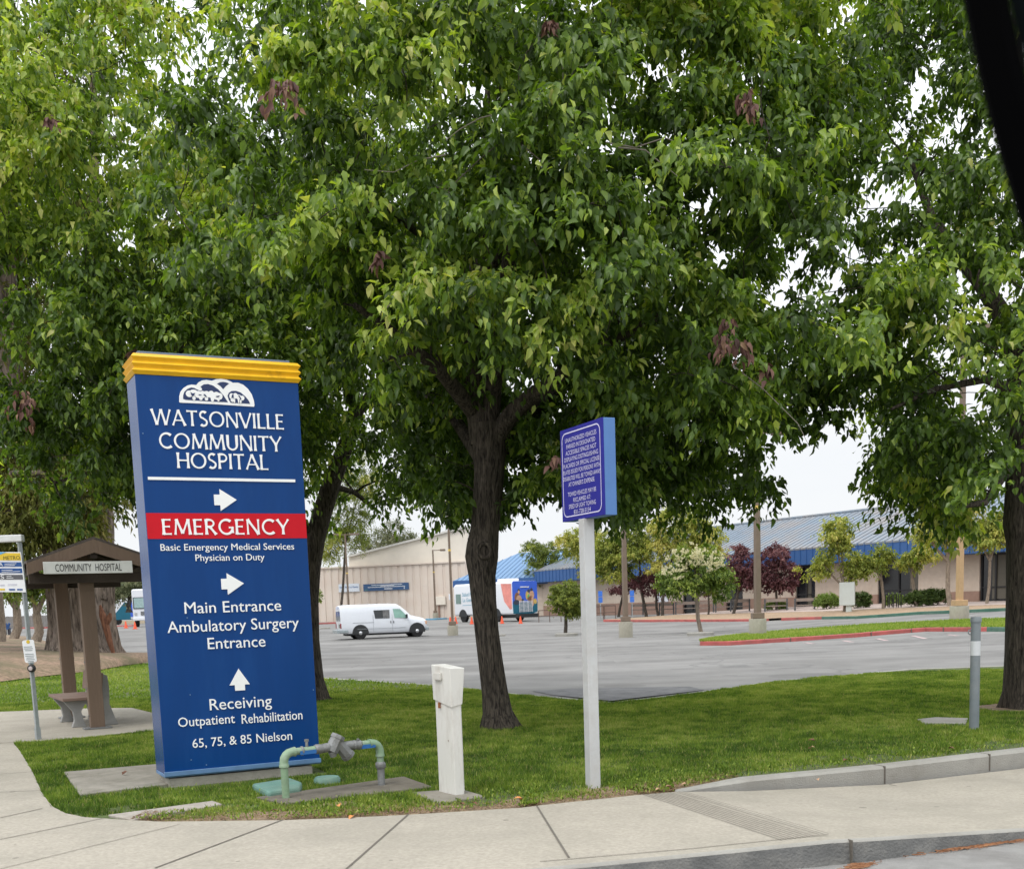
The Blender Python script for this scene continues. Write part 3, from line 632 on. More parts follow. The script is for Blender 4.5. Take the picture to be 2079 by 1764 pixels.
def sample_crown(vols, n, rng, shell=.55, mind=.0, bough=.55, bs=(.5, .2), tv=.2):
    """cluster centres in a union of ellipsoids (centre, radii, share): part loose fill, part gathered into
    leafy boughs near the outside; every bough has its own leaf tone"""
    w = np.array([v[2] for v in vols], float); w /= w.sum(); out = []; od = []; tn = []
    def one(lo_shell):
        i = rng.choice(len(vols), p=w); c, r, _ = vols[i]
        u = rng.normal(size=3); u /= np.linalg.norm(u); q = rng.random()**(1/3.) if rng.random() > lo_shell else 1-.22*abs(rng.normal())
        q = min(1., max(0, q)); return np.array(c)+u*np.array(r)*q, u
    tries = 0; nf = int(n*(1-bough))
    while len(out) < nf and tries < n*60:
        tries += 1; p, u = one(shell*.6)
        if mind and out and np.min(np.linalg.norm(np.array(out)-p, axis=1)) < mind: continue
        out.append(p); od.append(u); tn.append(-.13+rng.normal(0, tv*.3))  # loose fill toned darker: shade of the crown hollows put into leaf colour
    bc = []; k = 11; nb = max(1, int(n*bough/k)); tries = 0
    while len(bc) < nb and tries < nb*40:
        tries += 1; p, u = one(1.0)
        if bc and np.min(np.linalg.norm(np.array([b[0] for b in bc])-p, axis=1)) < bs[0]*1.25: continue
        bc.append((p, u)); tone = rng.normal(.0, tv*.75)
        h = np.array([u[0], u[1], 0]); h = h/(np.linalg.norm(h)+1e-6); s_ = np.array([-h[1], h[0], 0])
        for j in range(k):
            a, b = rng.normal(0, bs[0]*.62), rng.normal(0, bs[0]); z = rng.normal(0, bs[1])-.30*abs(a)-.18*abs(b)
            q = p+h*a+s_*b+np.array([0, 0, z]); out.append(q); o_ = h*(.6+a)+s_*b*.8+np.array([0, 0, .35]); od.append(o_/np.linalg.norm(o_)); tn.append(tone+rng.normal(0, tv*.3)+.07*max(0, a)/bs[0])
    return np.array(out), nrm(np.array(od)*np.array([1, 1, .7])+np.array([0, 0, .12])), np.array(tn)
def tree(name, label, base, trunk, limbs, vols, n_cl, per, R, L_, Wd, mleaf, mbark, seed, cat='tree', group=None, detail=True, mind=.3, shell=.6, tint=.4, tint_v=.22, twig_r=.012, lobe=None, droop=.75, bare=0, filt=None, nseg=14, tint_fn=None, extra=None, sag=.3, tsd=.16, max_attach=1e9, bough=.55, bs=(.5, .2)):
    rng = np.random.default_rng(seed); rnd = random.Random(seed)
    root = thing(name, label, cat, base, 0, group); bv = Vector(base)
    mb = MB(); mb.tube([Vector(p[:3])-bv for p in trunk], [p[3] for p in trunk], n=22, lobe=lobe)
    nodes = [(Vector(p[:3]), p[3]) for p in trunk[len(trunk)//2:]]
    for lb in limbs:
        mb2 = [Vector(p[:3])-bv for p in lb]; mb.tube(mb2, [p[3] for p in lb], n=nseg)
        for a, b in zip(lb, lb[1:]):
            for k in range(3):
                t = k/3; nodes.append((Vector(a[:3]).lerp(Vector(b[:3]), t), a[3]*(1-t)+b[3]*t))
        nodes.append((Vector(lb[-1][:3]), lb[-1][3]))
    trunk_o = mb.build('trunk', mbark, root, smooth_deg=50)
    C, O, TNE = sample_crown(vols, n_cl, rng, shell, mind, bough, bs, tint_v)
    if filt is not None:
        ok = np.array([filt(p) for p in C]); C, O, TNE = C[ok], O[ok], TNE[ok]
    # branches: every cluster grows from the nearest wood that lies below or inside it
    order = np.argsort(np.linalg.norm(C-np.array(trunk[-1][:3]), axis=1))
    br = MB(); NP = [np.array(q[0]) for q in nodes]; NR = [q[1] for q in nodes]
    for ii in order:
        c = C[ii]; A = np.array(NP); d = np.linalg.norm(A-c, axis=1)+.6*np.maximum(0, A[:, 2]-c[2]); j = int(np.argmin(d))
        a = Vector(NP[j]); b = Vector(c); ln = (b-a).length
        if ln < .05 or ln > max_attach: continue
        r0 = min(NR[j]*.7, twig_r+.011*ln); pts = curve_pts(a, b, 4, .09, rnd)
        br.tube([p-bv for p in pts], [r0+(twig_r*.45-r0)*k/4 for k in range(5)], n=6 if r0 > .02 else 4, caps=False)
        for k in range(1, 5): NP.append(np.array(pts[k])); NR.append(r0+(twig_r*.6-r0)*k/4)
    if extra: extra(br, bv, rnd)
    if br.v: br.build('branches', mbark, root, smooth_deg=60, recalc=False)
    tcv = np.clip(tint+TNE, .03, .82)
    if tint_fn: tcv = np.clip(tcv+np.array([tint_fn(p) for p in C]), .05, .84)
    Rv = np.full(len(C), R)*rng.uniform(.75, 1.25, len(C))
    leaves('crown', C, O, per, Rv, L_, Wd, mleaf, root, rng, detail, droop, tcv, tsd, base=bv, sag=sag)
    return root, C
M_bark1 = bark('bark_grey_brown', (.018, .015, .013), (.135, .112, .09), 1.4, 1.0)
M_bark2 = bark('bark_cypress', (.05, .038, .03), (.30, .24, .195), .45, 1.0)
M_barkp = bark('bark_pale', (.14, .11, .085), (.34, .28, .22), 1.2, .5)
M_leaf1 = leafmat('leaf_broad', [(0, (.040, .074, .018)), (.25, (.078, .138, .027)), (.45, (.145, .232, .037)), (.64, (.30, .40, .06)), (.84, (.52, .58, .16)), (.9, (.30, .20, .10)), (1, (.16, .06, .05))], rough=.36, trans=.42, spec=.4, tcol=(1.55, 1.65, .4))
def line_at(Y, L_):
    """outline points given in the picture, put at depth Y: [(px,py,width_px)] -> [(x,y,z,r)]"""
    out = []
    for q in L_:
        y = Y+(q[3] if len(q) > 3 else 0); p = atY(q[0], q[1], y); out.append((p.x, p.y, p.z, q[2]/2/(FPX/y)))
    return out
def rootflare(i, a):
    return 1+(.16*math.sin(5*a+.6)+.08*math.sin(9*a+2))*max(0, 1-i*.45) + .035*math.sin(3*a+i*.7)+.02*math.sin(7*a-i)

# --- the tree in the middle of the lawn
b1 = gnd(1014, 1479, .14); Y1 = b1.y
tr1 = line_at(Y1, [(1016, 1490, 92), (1013, 1472, 78), (1009, 1445, 61), (1004, 1405, 53), (996, 1345, 49), (988, 1280, 48), (983, 1220, 50), (980, 1170, 54), (979, 1130, 66), (980, 1108, 64), (983, 1075, 57), (988, 1020, 57), (992, 960, 60), (992, 900, 66), (989, 860, 70)])
lm1 = [line_at(Y1, [(980, 900, 50), (972, 850, 46), (962, 780, 42), (955, 700, 36), (960, 600, 30, .2), (975, 480, 26, .5), (985, 330, 18, .8), (990, 180, 10, 1)]),
       line_at(Y1, [(990, 880, 48), (996, 800, 42), (1008, 700, 36, -.3), (1030, 560, 30, -.7), (1050, 400, 20, -1.1), (1060, 240, 10, -1.5)]),
       line_at(Y1, [(1000, 895, 40), (1040, 838, 34, -.2), (1085, 800, 32, -.4), (1140, 765, 26, -.7), (1230, 700, 22, -1.2), (1340, 640, 12, -1.7)]),
       line_at(Y1, [(1000, 960, 34), (1018, 905, 30, .3), (1060, 850, 24, .9), (1180, 760, 18, 1.6), (1350, 660, 10, 2.2)]),
       line_at(Y1, [(965, 840, 34), (900, 760, 28, -.6), (820, 690, 20, -1.3), (720, 620, 12, -2.0)]),
       line_at(Y1, [(975, 930, 28), (930, 860, 24, .6), (850, 790, 18, 1.4), (760, 740, 10, 2.2)]),
       line_at(Y1, [(975, 560, 26), (1100, 430, 18, -.6), (1300, 330, 9, -1.4)]),
       line_at(Y1, [(965, 620, 26), (860, 480, 18, -1), (700, 360, 9, -2)])]
def knot(br, bv, rnd): pass
V1 = [((.35, Y1, 6.5), (3.9, 3.6, 3.9), 6), ((2.4, Y1-.6, 4.75), (2.3, 2.4, 1.75), 2.2), ((-2.3, Y1-.9, 5.2), (1.35, 2.3, 1.9), 1.5), ((.6, Y1-2.4, 4.7), (2.3, 1.2, 1.5), 1.3), ((-1.3, Y1+1.6, 3.9), (1.7, 1.7, 1.5), 1.3), ((3.0, Y1+1.2, 4.0), (1.9, 1.7, 1.55), 1.4), ((1.9, Y1+2.0, 3.5), (1.4, 1.2, 1.0), .7), ((-1.6, Y1+2.2, 3.6), (1.5, 1.3, 1.5), 1.3), ((1.2, Y1-1.2, 8.2), (2.9, 2.6, 1.6), 2.0), ((0, Y1-1.8, 6.8), (2.2, 1.6, 2.4), 1.8), ((.9, Y1+.9, 3.7), (1.5, 1.3, 1.1), .7), ((1.1, Y1-.5, 3.5), (1.0, .8, .8), .35)]
# sight lines that stay open: trunk fork, the sign face and the gap over the far roof
def to_px(p):
    q = CR.transposed() @ (Vector(p)-Vector((0, 0, CAM_H))); return PX0+FPX*q.x/-q.z, PY0-FPX*q.y/-q.z
def prune1(p):
    """the crown has been pruned up: clear of the tall sign, of the fork and of the lower side limbs"""
    x, y = to_px(p)
    if 230 < x < 690 and y > 640 and p[1] < 13: return False
    if p[1] < Y1-.2 and ((912 < x < 1068 and y > 705) or (1050 < x < 1160 and 720 < y < 840)): return False
    if p[2] < 2.5 and x < 960 and p[1] < Y1: return False
    # underside of the crown rises towards both sides
    lim = np.interp(x, [400, 520, 640, 740, 860, 940, 1040, 1240, 1380, 1500, 1545, 1600, 1690, 1790, 1850], [560, 640, 700, 760, 1060, 1080, 1040, 1045, 1050, 1075, 1050, 910, 850, 760, 600])
    return y < lim-22
tree('street_tree', 'large broadleaf tree with grooved trunk in the middle of the lawn', b1, tr1, lm1, V1, 1350, 150, .42, .112, .056, M_leaf1, M_bark1, 11, lobe=rootflare, mind=.2, shell=.35, bough=.45, tint=.37, tint_v=.17, filt=prune1, tint_fn=lambda p: .10*(1 if p[2] > 7 else 0)+.03*(Y1-p[1])+(.14 if p[0] > 1.6 and p[2] > 7 else 0))  # lighter tint on top, front and upper right paints skylight on the crown
# --- the tree at the right edge
b2 = gnd(2085, 1436, .14); Y2 = b2.y
tr2 = line_at(Y2, [(2092, 1445, 128), (2090, 1425, 112), (2089, 1400, 100), (2088, 1330, 92), (2088, 1200, 86), (2088, 1100, 84), (2087, 1060, 92), (2084, 1000, 78), (2084, 900, 72), (2080, 780, 66), (2085, 680, 60)])
lm2 = [line_at(Y2, [(2075, 720, 46), (2040, 650, 38), (1990, 570, 32, .3), (1940, 510, 26, .6), (1890, 440, 18, 1), (1850, 330, 10, 1.4)]),
       line_at(Y2, [(2085, 700, 50), (2110, 560, 42), (2090, 380, 32), (2070, 180, 22), (2060, 0, 12)]),
       line_at(Y2, [(2080, 900, 26), (2040, 960, 20, -.5), (2000, 1020, 14, -.9), (1940, 1030, 8, -1.3)]),
       line_at(Y2, [(2080, 800, 24), (2000, 770, 16, -.8), (1900, 790, 11, -1.4), (1810, 830, 6, -1.8)])]
V2 = [((6.3, Y2, 6.2), (3.2, 3.0, 4.0), 6), ((5.3, Y2-1.0, 4.0), (1.5, 1.7, 1.35), 2.6), ((5.1, Y2+.3, 3.4), (1.4, 1.3, .9), 1.6), ((4.6, Y2+.8, 8.0), (1.5, 1.8, 2.0), 1), ((6.4, Y2-1.5, 6.6), (1.6, 1.2, 2.4), 1.6)]
def prune2(p):
    x, y = to_px(p)
    lim = np.interp(x, [1650, 1740, 1790, 1850, 1960, 2030, 2060, 2200], [560, 900, 1040, 1080, 1085, 980, 900, 900])
    if y > lim-14: return False
    if 1560 < x < 1800 and y > 760 + (1800-x)*0: return p[0] > 4.9 and x > 1755 and y > 900
    if x > 2052 and y > 760 and p[1] < Y2: return False
    h = vnoise(np.array([x*1.0]), np.array([y*1.0]), 62, 77)[0]
    return h > (.24 if x > 1905 and y < 620 else .31 if x > 1700 and y > 640 else .38 if x > 1700 else .33)
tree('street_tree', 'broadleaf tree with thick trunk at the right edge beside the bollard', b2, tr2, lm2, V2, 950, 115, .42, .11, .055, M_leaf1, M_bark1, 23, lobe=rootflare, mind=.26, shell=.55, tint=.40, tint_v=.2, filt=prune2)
# --- leaning tree just behind the sign's right edge
b3 = gnd(652, 1423, .14); Y3 = b3.y
tr3 = line_at(Y3, [(645, 1432, 66), (642, 1418, 52), (637, 1380, 40), (629, 1300, 38), (626, 1220, 40), (630, 1150, 42), (641, 1090, 40), (655, 1040, 38), (672, 985, 36), (692, 930, 33), (710, 880, 29), (722, 820, 25)])
lm3 = [line_at(Y3, [(712, 820, 26), (700, 700, 22), (680, 560, 16), (670, 400, 10)]), line_at(Y3, [(704, 870, 22), (780, 760, 18, .3), (860, 660, 12, .8)]),
       line_at(Y3, [(640, 1085, 20), (600, 1050, 17, -.2), (540, 1010, 14, -.4), (470, 960, 9, -.6)]), line_at(Y3, [(672, 985, 14), (720, 1000, 10, .5), (770, 1040, 6, .9)])]
V3 = [((-2.7, Y3+.5, 6.8), (3.0, 2.6, 3.6), 5), ((-1.6, Y3-.4, 4.1), (1.7, 1.5, 1.2), 1.3), ((-4.0, Y3+.2, 4.2), (1.4, 1.3, 1.3), .8)]
def prune3(p):
    x, y = to_px(p)
    lim = np.interp(x, [200, 560, 640, 700, 760, 820, 900, 980], [1000, 1000, 1090, 1130, 1040, 1000, 1020, 1000])
    if 600 < x < 735 and y > 880 and p[1] < Y3+.4: return False
    if 715 < x < 765 and y > 925: return False
    return y < lim-18
tree('street_tree', 'leaning broadleaf tree behind the right edge of the blue sign', b3, tr3, lm3, V3, 380, 110, .5, .12, .06, M_leaf1, M_bark1, 31, lobe=rootflare, mind=.3, shell=.5, tint=.40, tint_v=.1, filt=prune3)
# --- the tree whose trunk stands behind the sign, crown over the left
b4 = gnd(455, 1452, .14); Y4 = b4.y
tr4 = line_at(Y4, [(455, 1460, 70), (452, 1440, 58), (447, 1380, 50), (440, 1250, 46), (434, 1100, 44), (428, 950, 42), (420, 860, 40), (410, 790, 36)])
lm4 = [line_at(Y4, [(412, 800, 36), (385, 730, 32), (345, 675, 28, -.2), (300, 630, 24, -.5), (240, 560, 18, -1), (170, 470, 10, -1.8)]),
       line_at(Y4, [(410, 790, 30), (425, 680, 26), (430, 540, 20), (420, 380, 14), (400, 200, 8)]),
       line_at(Y4, [(420, 860, 26), (470, 760, 22, -.5), (540, 640, 16, -1), (620, 520, 9, -1.8)]),
       line_at(Y4, [(425, 900, 24), (340, 850, 18, -.5), (230, 840, 12, -.9), (120, 860, 7, -1)]),
       line_at(Y4, [(430, 940, 20), (330, 930, 15, .3), (220, 950, 10, .5), (110, 980, 6, .6)])]
V4 = [((-4.6, Y4-.6, 6.8), (3.3, 3.1, 3.5), 6), ((-5.6, Y4-1.8, 7.4), (1.9, 1.6, 2.4), 2), ((-5.9, Y4, 3.9), (1.75, 1.7, 1.35), 1.9), ((-4.4, Y4+.9, 3.7), (1.3, 1.2, 1.0), .7), ((-3.2, Y4-1.4, 5.6), (1.2, 1.2, 1.5), .8)]
def prune4(p):
    x, y = to_px(p)
    lim = np.interp(x, [-100, 0, 60, 130, 200, 260, 290, 640, 700], [860, 890, 990, 1050, 1090, 1080, 1030, 1030, 700])
    if 40 < x < 115 and 690 < y < 800: return False
    if 250 < x < 600 and y > 735 and p[1] < 12.6: return False
    h = vnoise(np.array([x*1.0]), np.array([y*1.0]), 60, 78)[0]
    if y > 700 and h < .24: return False
    return y < lim-12
tree('street_tree', 'broad tree rising behind the blue sign with yellow green outer leaves', b4, tr4, lm4, V4, 950, 140, .44, .112, .054, M_leaf1, M_bark1, 42, lobe=rootflare, mind=.27, shell=.6, tint=.37, tint_v=.19, filt=prune4, tint_fn=lambda p: .24*smooth((p[2]-5.6)/1.6)*smooth((-3.2-p[0])/1.2)+(.10 if p[1] < Y4-2 else 0), max_attach=4)  # yellower leaves upper left; skylight on that side is painted into the tint too
# bare grey twigs and hanging dead leaf bunches inside the middle crown belong to that tree
t1 = [o for o in COL.objects if o.name == 'street_tree'][0]; bv = Vector(b1)
tw = MB()
def twig(pts, w, Y):
    q = [Vector(a[:3])-bv for a in line_at(Y, [(x, y, w) for x, y in pts])]
    tw.tube(q, [w/2/(FPX/Y)*(1-.6*i/(len(q)-1)) for i in range(len(q))], n=6)
for pts, w in [([(1108, 66), (1128, 95), (1142, 135), (1144, 180), (1134, 192)], 4), ([(1042, 215), (1010, 232), (975, 240), (935, 262), (905, 285)], 4), ([(905, 315), (850, 325), (800, 350), (740, 345)], 3.5),
               ([(1255, 300), (1310, 305), (1340, 330), (1378, 360)], 4), ([(1230, 290), (1290, 300), (1350, 280), (1400, 300), (1435, 305)], 3.5), ([(1150, 430), (1210, 410), (1270, 408), (1360, 424)], 3.5),
               ([(1060, 295), (1090, 320), (1118, 345)], 3.5), ([(1030, 230), (1035, 260), (1030, 290)], 3), ([(770, 640), (810, 600), (860, 560)], 3.5), ([(1485, 740), (1550, 790), (1620, 860), (1640, 900)], 3)]:
    twig(pts, w*.8, Y1-2.9)
tw.build('dead_twigs', mat('dead_twig', (.26, .22, .19), rough=.9), t1, smooth_deg=60)
M_dl = leafmat('dead_leaves', [(0, (.06, .028, .022)), (.5, (.15, .075, .062)), (.8, (.24, .14, .09)), (1, (.36, .26, .13))], rough=.6, trans=.15, spec=.3, tcol=(1.2, 1, .8))
def bunch(parent, bvv, spots, seed):
    rg = np.random.default_rng(seed); C = []; R = []
    for px, py, Y, r in spots:
        p = atY(px, py, Y); C.append(list(p)); R.append(r)
    C = np.array(C); O = np.tile(np.array([[0, -.8, .2]]), (len(C), 1))
    leaves('dead_leaves', C, O, 26, np.array(R), .11, .045, M_dl, parent, rg, True, 1.3, np.full(len(C), .45), .25, base=bvv, sag=1.2)
bunch(t1, bv, [(565, 170, Y1-4.0, .16), (590, 165, Y1-4.0, .13), (1518, 190, Y1-3.4, .12), (1525, 215, Y1-3.4, .1), (1478, 650, Y1-3.2, .2), (1468, 685, Y1-3.2, .18), (1495, 690, Y1-3.2, .16), (1548, 745, Y1-3.0, .13), (772, 515, Y1-3.2, .07), (1118, 45, Y1-3.0, .07), (1128, 930, Y1-2.8, .08)], 5)
t4 = [o for o in COL.objects if o.name == 'street_tree.003'][0]
bunch(t4, Vector(b4), [(45, 800, Y4-3.4, .18), (60, 815, Y4-3.4, .16), (105, 245, Y4-3.8, .12), (272, 712, Y4-2.6, .08)], 6)

# --- huge old cypress behind the shelter
b5 = lot(165, 1350, .15); Y5 = b5.y; print('cypress Y', Y5)
def big(i, a): return 1+.13*math.sin(6*a+.5+i*.15)+.07*math.sin(11*a+i*.3)+.10*max(0, 2.5-i)*abs(math.sin(2.5*a+.8))
tr5 = line_at(Y5, [(172, 1362, 190), (172, 1340, 152), (170, 1310, 130), (168, 1270, 118), (164, 1230, 116), (162, 1200, 118), (165, 1160, 116)])
lm5 = [line_at(Y5, [(192, 1210, 62), (203, 1150, 54), (207, 1080, 48), (206, 980, 42), (200, 820, 36), (196, 600, 28), (190, 300, 18), (190, 60, 10)]),
       line_at(Y5, [(140, 1215, 60), (120, 1150, 46), (90, 1050, 44), (50, 900, 44), (22, 740, 44), (12, 600, 42), (8, 400, 36), (6, 150, 28), (5, -100, 20)]),
       line_at(Y5, [(160, 1190, 44), (155, 1120, 30), (130, 1060, 20, -1), (60, 1030, 12, -2), (0, 1040, 8, -3)]),
       line_at(Y5, [(205, 1060, 24), (150, 1000, 18, -2), (80, 960, 12, -3), (20, 960, 8, -4)])]
z5 = atY(150, 1000, Y5).z; X5 = b5.x
M_leaf5 = leafmat('leaf_cypress', [(0, (.05, .06, .015)), (.4, (.12, .135, .03)), (.7, (.20, .20, .05)), (1, (.26, .20, .09))], rough=.7, trans=.3, spec=.2, tcol=(1.3, 1.3, .5))
V5 = [((X5-1.0, Y5-1, z5+.4), (4.0, 2.5, 2.4), 5), ((X5-.5, Y5-2, z5-1.0), (2.6, 1.6, .9), 1.5), ((X5-3, Y5, z5+7), (5.5, 4, 5.5), 3.5), ((X5+.5, Y5+1, z5+9), (3.5, 3, 6), 2)]
def prune5(p):
    x, y = to_px(p)
    if x > 232: return False
    if 185 < x < 235 and y > 1000: return False
    return y < np.interp(x, [0, 100, 190, 240], [1105, 1110, 1070, 1000])
tree('cypress_tree', 'huge old cypress with fluted double trunk behind the bus shelter', b5, tr5, lm5, V5, 620, 150, .9, .26, .07, M_leaf5, M_bark2, 55, lobe=big, detail=False, mind=.5, shell=.4, tint=.5, tint_v=.2, filt=prune5, bs=(1.0, .4), twig_r=.02, droop=.9, sag=.8, cat='tree')
# rust scar low on the cypress
M_scar = bark('bark_scar', (.10, .045, .03), (.26, .12, .07), .8)
cyp = [o for o in COL.objects if o.name == 'cypress_tree'][0]
mb = MB(); P = line_at(Y5-.84, [(203, 1228, 4), (208, 1248, 14), (215, 1272, 15), (222, 1300, 12), (229, 1324, 8), (234, 1340, 4)])
mb.tube([Vector(q[:3])-Vector(b5)+Vector((0, .02, 0)) for q in P], [q[3] for q in P], n=10)
mb.tube([Vector(q[:3])-Vector(b5) for q in line_at(Y5-.84, [(215, 1268, 6), (222, 1254, 7), (224, 1244, 3)])], [.09, .1, .04], n=8); mb.build('rust_scar', M_scar, cyp, smooth_deg=60)
# healed branch knot on the middle tree
mb = MB(); kc = Vector(line_at(Y1-.19, [(984, 1118, 1)])[0][:3])-Vector(b1)
ring = [kc+Vector((.075*math.cos(R_(a)), -.012, .085*math.sin(R_(a)))) for a in range(0, 361, 30)]; mb.tube(ring, .026, 8)
mb.lathe(kc+Vector((0, .0, 0)), [(.06, .01), (.035, .015), (.0001, .03)], 12, axis='Y'); mb.build('knot', M_bark1, t1, smooth_deg=60)
# ================================================================ FAR TREES AND SHRUBS
def small_tree(name, label, base_px, crown, mleaf, mbark, seed, tw=8, n=46, per=55, Lf=.16, Wf=.09, cat='tree', group=None, fork=None, tint=.45, R=.45, lean=0, filt=None, tv=.2, base=None, shell=.55, stems=1, deep=.8, sag=.3, hgt_off=0):
    """crown: list of (px,py,half_w_px,half_h_px) seen at the trunk's own depth"""
    b = base or lot(*base_px); Y = b.y; k = FPX/Y
    cx = sum(c[0]*c[2] for c in crown)/sum(c[2] for c in crown); cy = sum(c[1]*c[2] for c in crown)/sum(c[2] for c in crown)
    top = (cx, min(c[1] for c in crown)+6); fk = fork or (base_px[0]+(cx-base_px[0])*.5, base_px[1]+(cy+max(c[3] for c in crown)*.6-base_px[1])*.8)
    rnd = random.Random(seed)
    trunk = line_at(Y, [(base_px[0], base_px[1]+3, tw*1.7), (base_px[0], base_px[1]-3, tw*1.1), (base_px[0]*.6+fk[0]*.4+rnd.uniform(-1, 1)*tw*.4, base_px[1]*.6+fk[1]*.4, tw), (fk[0], fk[1], tw*.9)])
    limbs = []
    for c in crown:
        limbs.append(line_at(Y, [(fk[0], fk[1], tw*.75), ((fk[0]+c[0])/2+rnd.uniform(-.2, .2)*c[2], (fk[1]+c[1])/2, tw*.5), (c[0], c[1], tw*.3)]))
    if len(crown) == 1:
        c = crown[0]
        for s in (-1, 1): limbs.append(line_at(Y, [(fk[0], fk[1], tw*.7), (fk[0]+s*c[2]*.3, (fk[1]+c[1])/2, tw*.45), (c[0]+s*c[2]*.6, c[1]-c[3]*.2, tw*.22)]))
    vols = []
    for (px, py, hw, hh) in crown:
        p = atY(px, py, Y); r = R*.55
        vols.append(((p.x, p.y, p.z), (max(.15, hw/k-r), max(.15, hw/k*deep-r), max(.15, hh/k-r)), hw*hh))
    return tree(name, label, b, trunk, limbs, vols, n, per, R, Lf, Wf, mleaf, mbark, seed, cat, group, False, R*.35, shell, tint, tv, filt=filt, twig_r=.012, nseg=8, sag=sag, bough=.4, bs=(R*.9, R*.4))
M_ylw = leafmat('leaf_yellow_green', [(0, (.10, .14, .03)), (.4, (.23, .28, .05)), (.7, (.42, .44, .10)), (1, (.62, .50, .18))], rough=.6, trans=.4, spec=.3, tcol=(1.2, 1.2, .5))
M_priv = leafmat('leaf_privet', [(0, (.06, .11, .02)), (.45, (.16, .24, .035)), (.75, (.33, .40, .07)), (1, (.50, .50, .14))], rough=.5, trans=.35, spec=.4, tcol=(1.2, 1.2, .5))
M_plum = leafmat('leaf_plum', [(0, (.075, .03, .035)), (.5, (.16, .065, .07)), (1, (.28, .15, .13))], rough=.6, trans=.3, spec=.3, tcol=(1.3, .9, .9))
M_euc = leafmat('leaf_grey_green', [(0, (.10, .12, .06)), (.5, (.20, .22, .12)), (1, (.34, .30, .19))], rough=.7, trans=.3, spec=.2, tcol=(1.1, 1.1, .7))
M_hedge = leafmat('leaf_hedge', [(0, (.03, .05, .015)), (.5, (.06, .10, .02)), (1, (.13, .18, .04))], rough=.6, trans=.2, spec=.3)
M_hedge2 = leafmat('leaf_light_hedge', [(0, (.09, .14, .03)), (.5, (.18, .25, .06)), (1, (.30, .36, .10))], rough=.6, trans=.3, spec=.3)
M_bloom = leafmat('privet_blossom', [(0, (.62, .58, .34)), (1, (.80, .76, .55))], rough=.8, trans=.4, spec=.2, tcol=(1, 1, .9))

def island_ring(label, px, w, h=.16):
    c = lot(*px); k = FPX/c.y; r = w/2/k
    mb = MB(); mb.lathe((0, 0, 0), [(r, -.1), (r, h-.02), (r-.03, h), (r-.14, h), (r-.16, h-.03), (.0001, h-.02)], 36)
    o = mb.build('planter_ring', M_kerb, smooth_deg=30); o.location = c; return tag(o, label, 'planter kerb')
island_ring('round low concrete planter kerb under the small round-headed tree', (1150, 1291), 46)
island_ring('round low concrete planter kerb under the blossoming privet', (1422, 1290), 55)
small_tree('lollipop_tree', 'small round yellow green tree in a concrete ring between bus and post', (1148, 1289), [(1152, 1212, 43, 42), (1165, 1228, 28, 26)], M_ylw, M_bark1, 101, tw=7, n=190, per=60, Lf=.14, Wf=.08, R=.32, tint=.36, fork=(1149, 1245))
pr, _ = small_tree('privet_tree', 'privet tree with cream blossom in a concrete ring on the lot', (1423, 1285), [(1418, 1158, 60, 42), (1372, 1178, 40, 34), (1462, 1182, 36, 34), (1408, 1128, 34, 22)], M_priv, M_barkp, 102, tw=8, n=260, per=70, Lf=.16, Wf=.08, R=.4, tint=.5, fork=(1414, 1212))
# blossom spikes
rg = np.random.default_rng(8); Cb = []
for k in range(70):
    a = rg.uniform(-1.35, 1.2); rr_ = rg.uniform(.45, 1.0); px = 1412+math.sin(a)*76*rr_+rg.normal(0, 5); py = 1172-math.cos(a)*58*rr_+rg.normal(0, 6)+abs(a)*6
    p = atY(px, py, pr.location.y-1.2+rg.normal(0, .4)); Cb.append(list(p))
Cb = np.array(Cb); leaves('blossom', Cb, np.tile([[0, -.2, 1.]], (len(Cb), 1)), 26, np.full(len(Cb), .2), .10, .07, M_bloom, pr, rg, False, -.8, np.full(len(Cb), .5), .3, base=Vector(pr.location), sag=0)
PG = 'purple leaved plum trees by the benches'
small_tree('plum_tree', 'purple plum tree beside the dark window, rightmost of the plums', (1576, 1243), [(1588, 1162, 40, 42), (1575, 1135, 32, 34), (1556, 1170, 30, 28)], M_plum, M_bark1, 111, tw=5, n=170, per=55, group=PG, Lf=.18, Wf=.10, R=.4)
small_tree('plum_tree', 'purple plum tree just left of the nearest brown lamp pole', (1489, 1250), [(1518, 1148, 38, 46), (1500, 1165, 30, 34)], M_plum, M_bark1, 112, tw=6, n=160, per=55, group=PG, Lf=.18, Wf=.10, R=.42)
small_tree('plum_tree', 'purple plum tree left of the blossoming privet', (1336, 1251), [(1322, 1182, 30, 30), (1338, 1168, 24, 26)], M_plum, M_bark1, 113, tw=5, n=90, per=50, group=PG, Lf=.18, Wf=.10, R=.4)
small_tree('plum_tree', 'purple plum tree left of the far brown lamp pole, leftmost of the plums', (1256, 1252), [(1262, 1190, 30, 17), (1290, 1182, 20, 16)], M_plum, M_bark1, 114, tw=5, n=55, per=50, group=PG, Lf=.18, Wf=.10, R=.38)
small_tree('plum_tree', 'thin sparse plum tree directly behind the privet trunk', (1438, 1252), [(1439, 1194, 12, 16)], M_plum, M_bark1, 115, tw=4, n=16, per=30, group=PG, Lf=.18, Wf=.10, R=.3)
YG = 'pale barked yellow leaved trees along the clinic front'
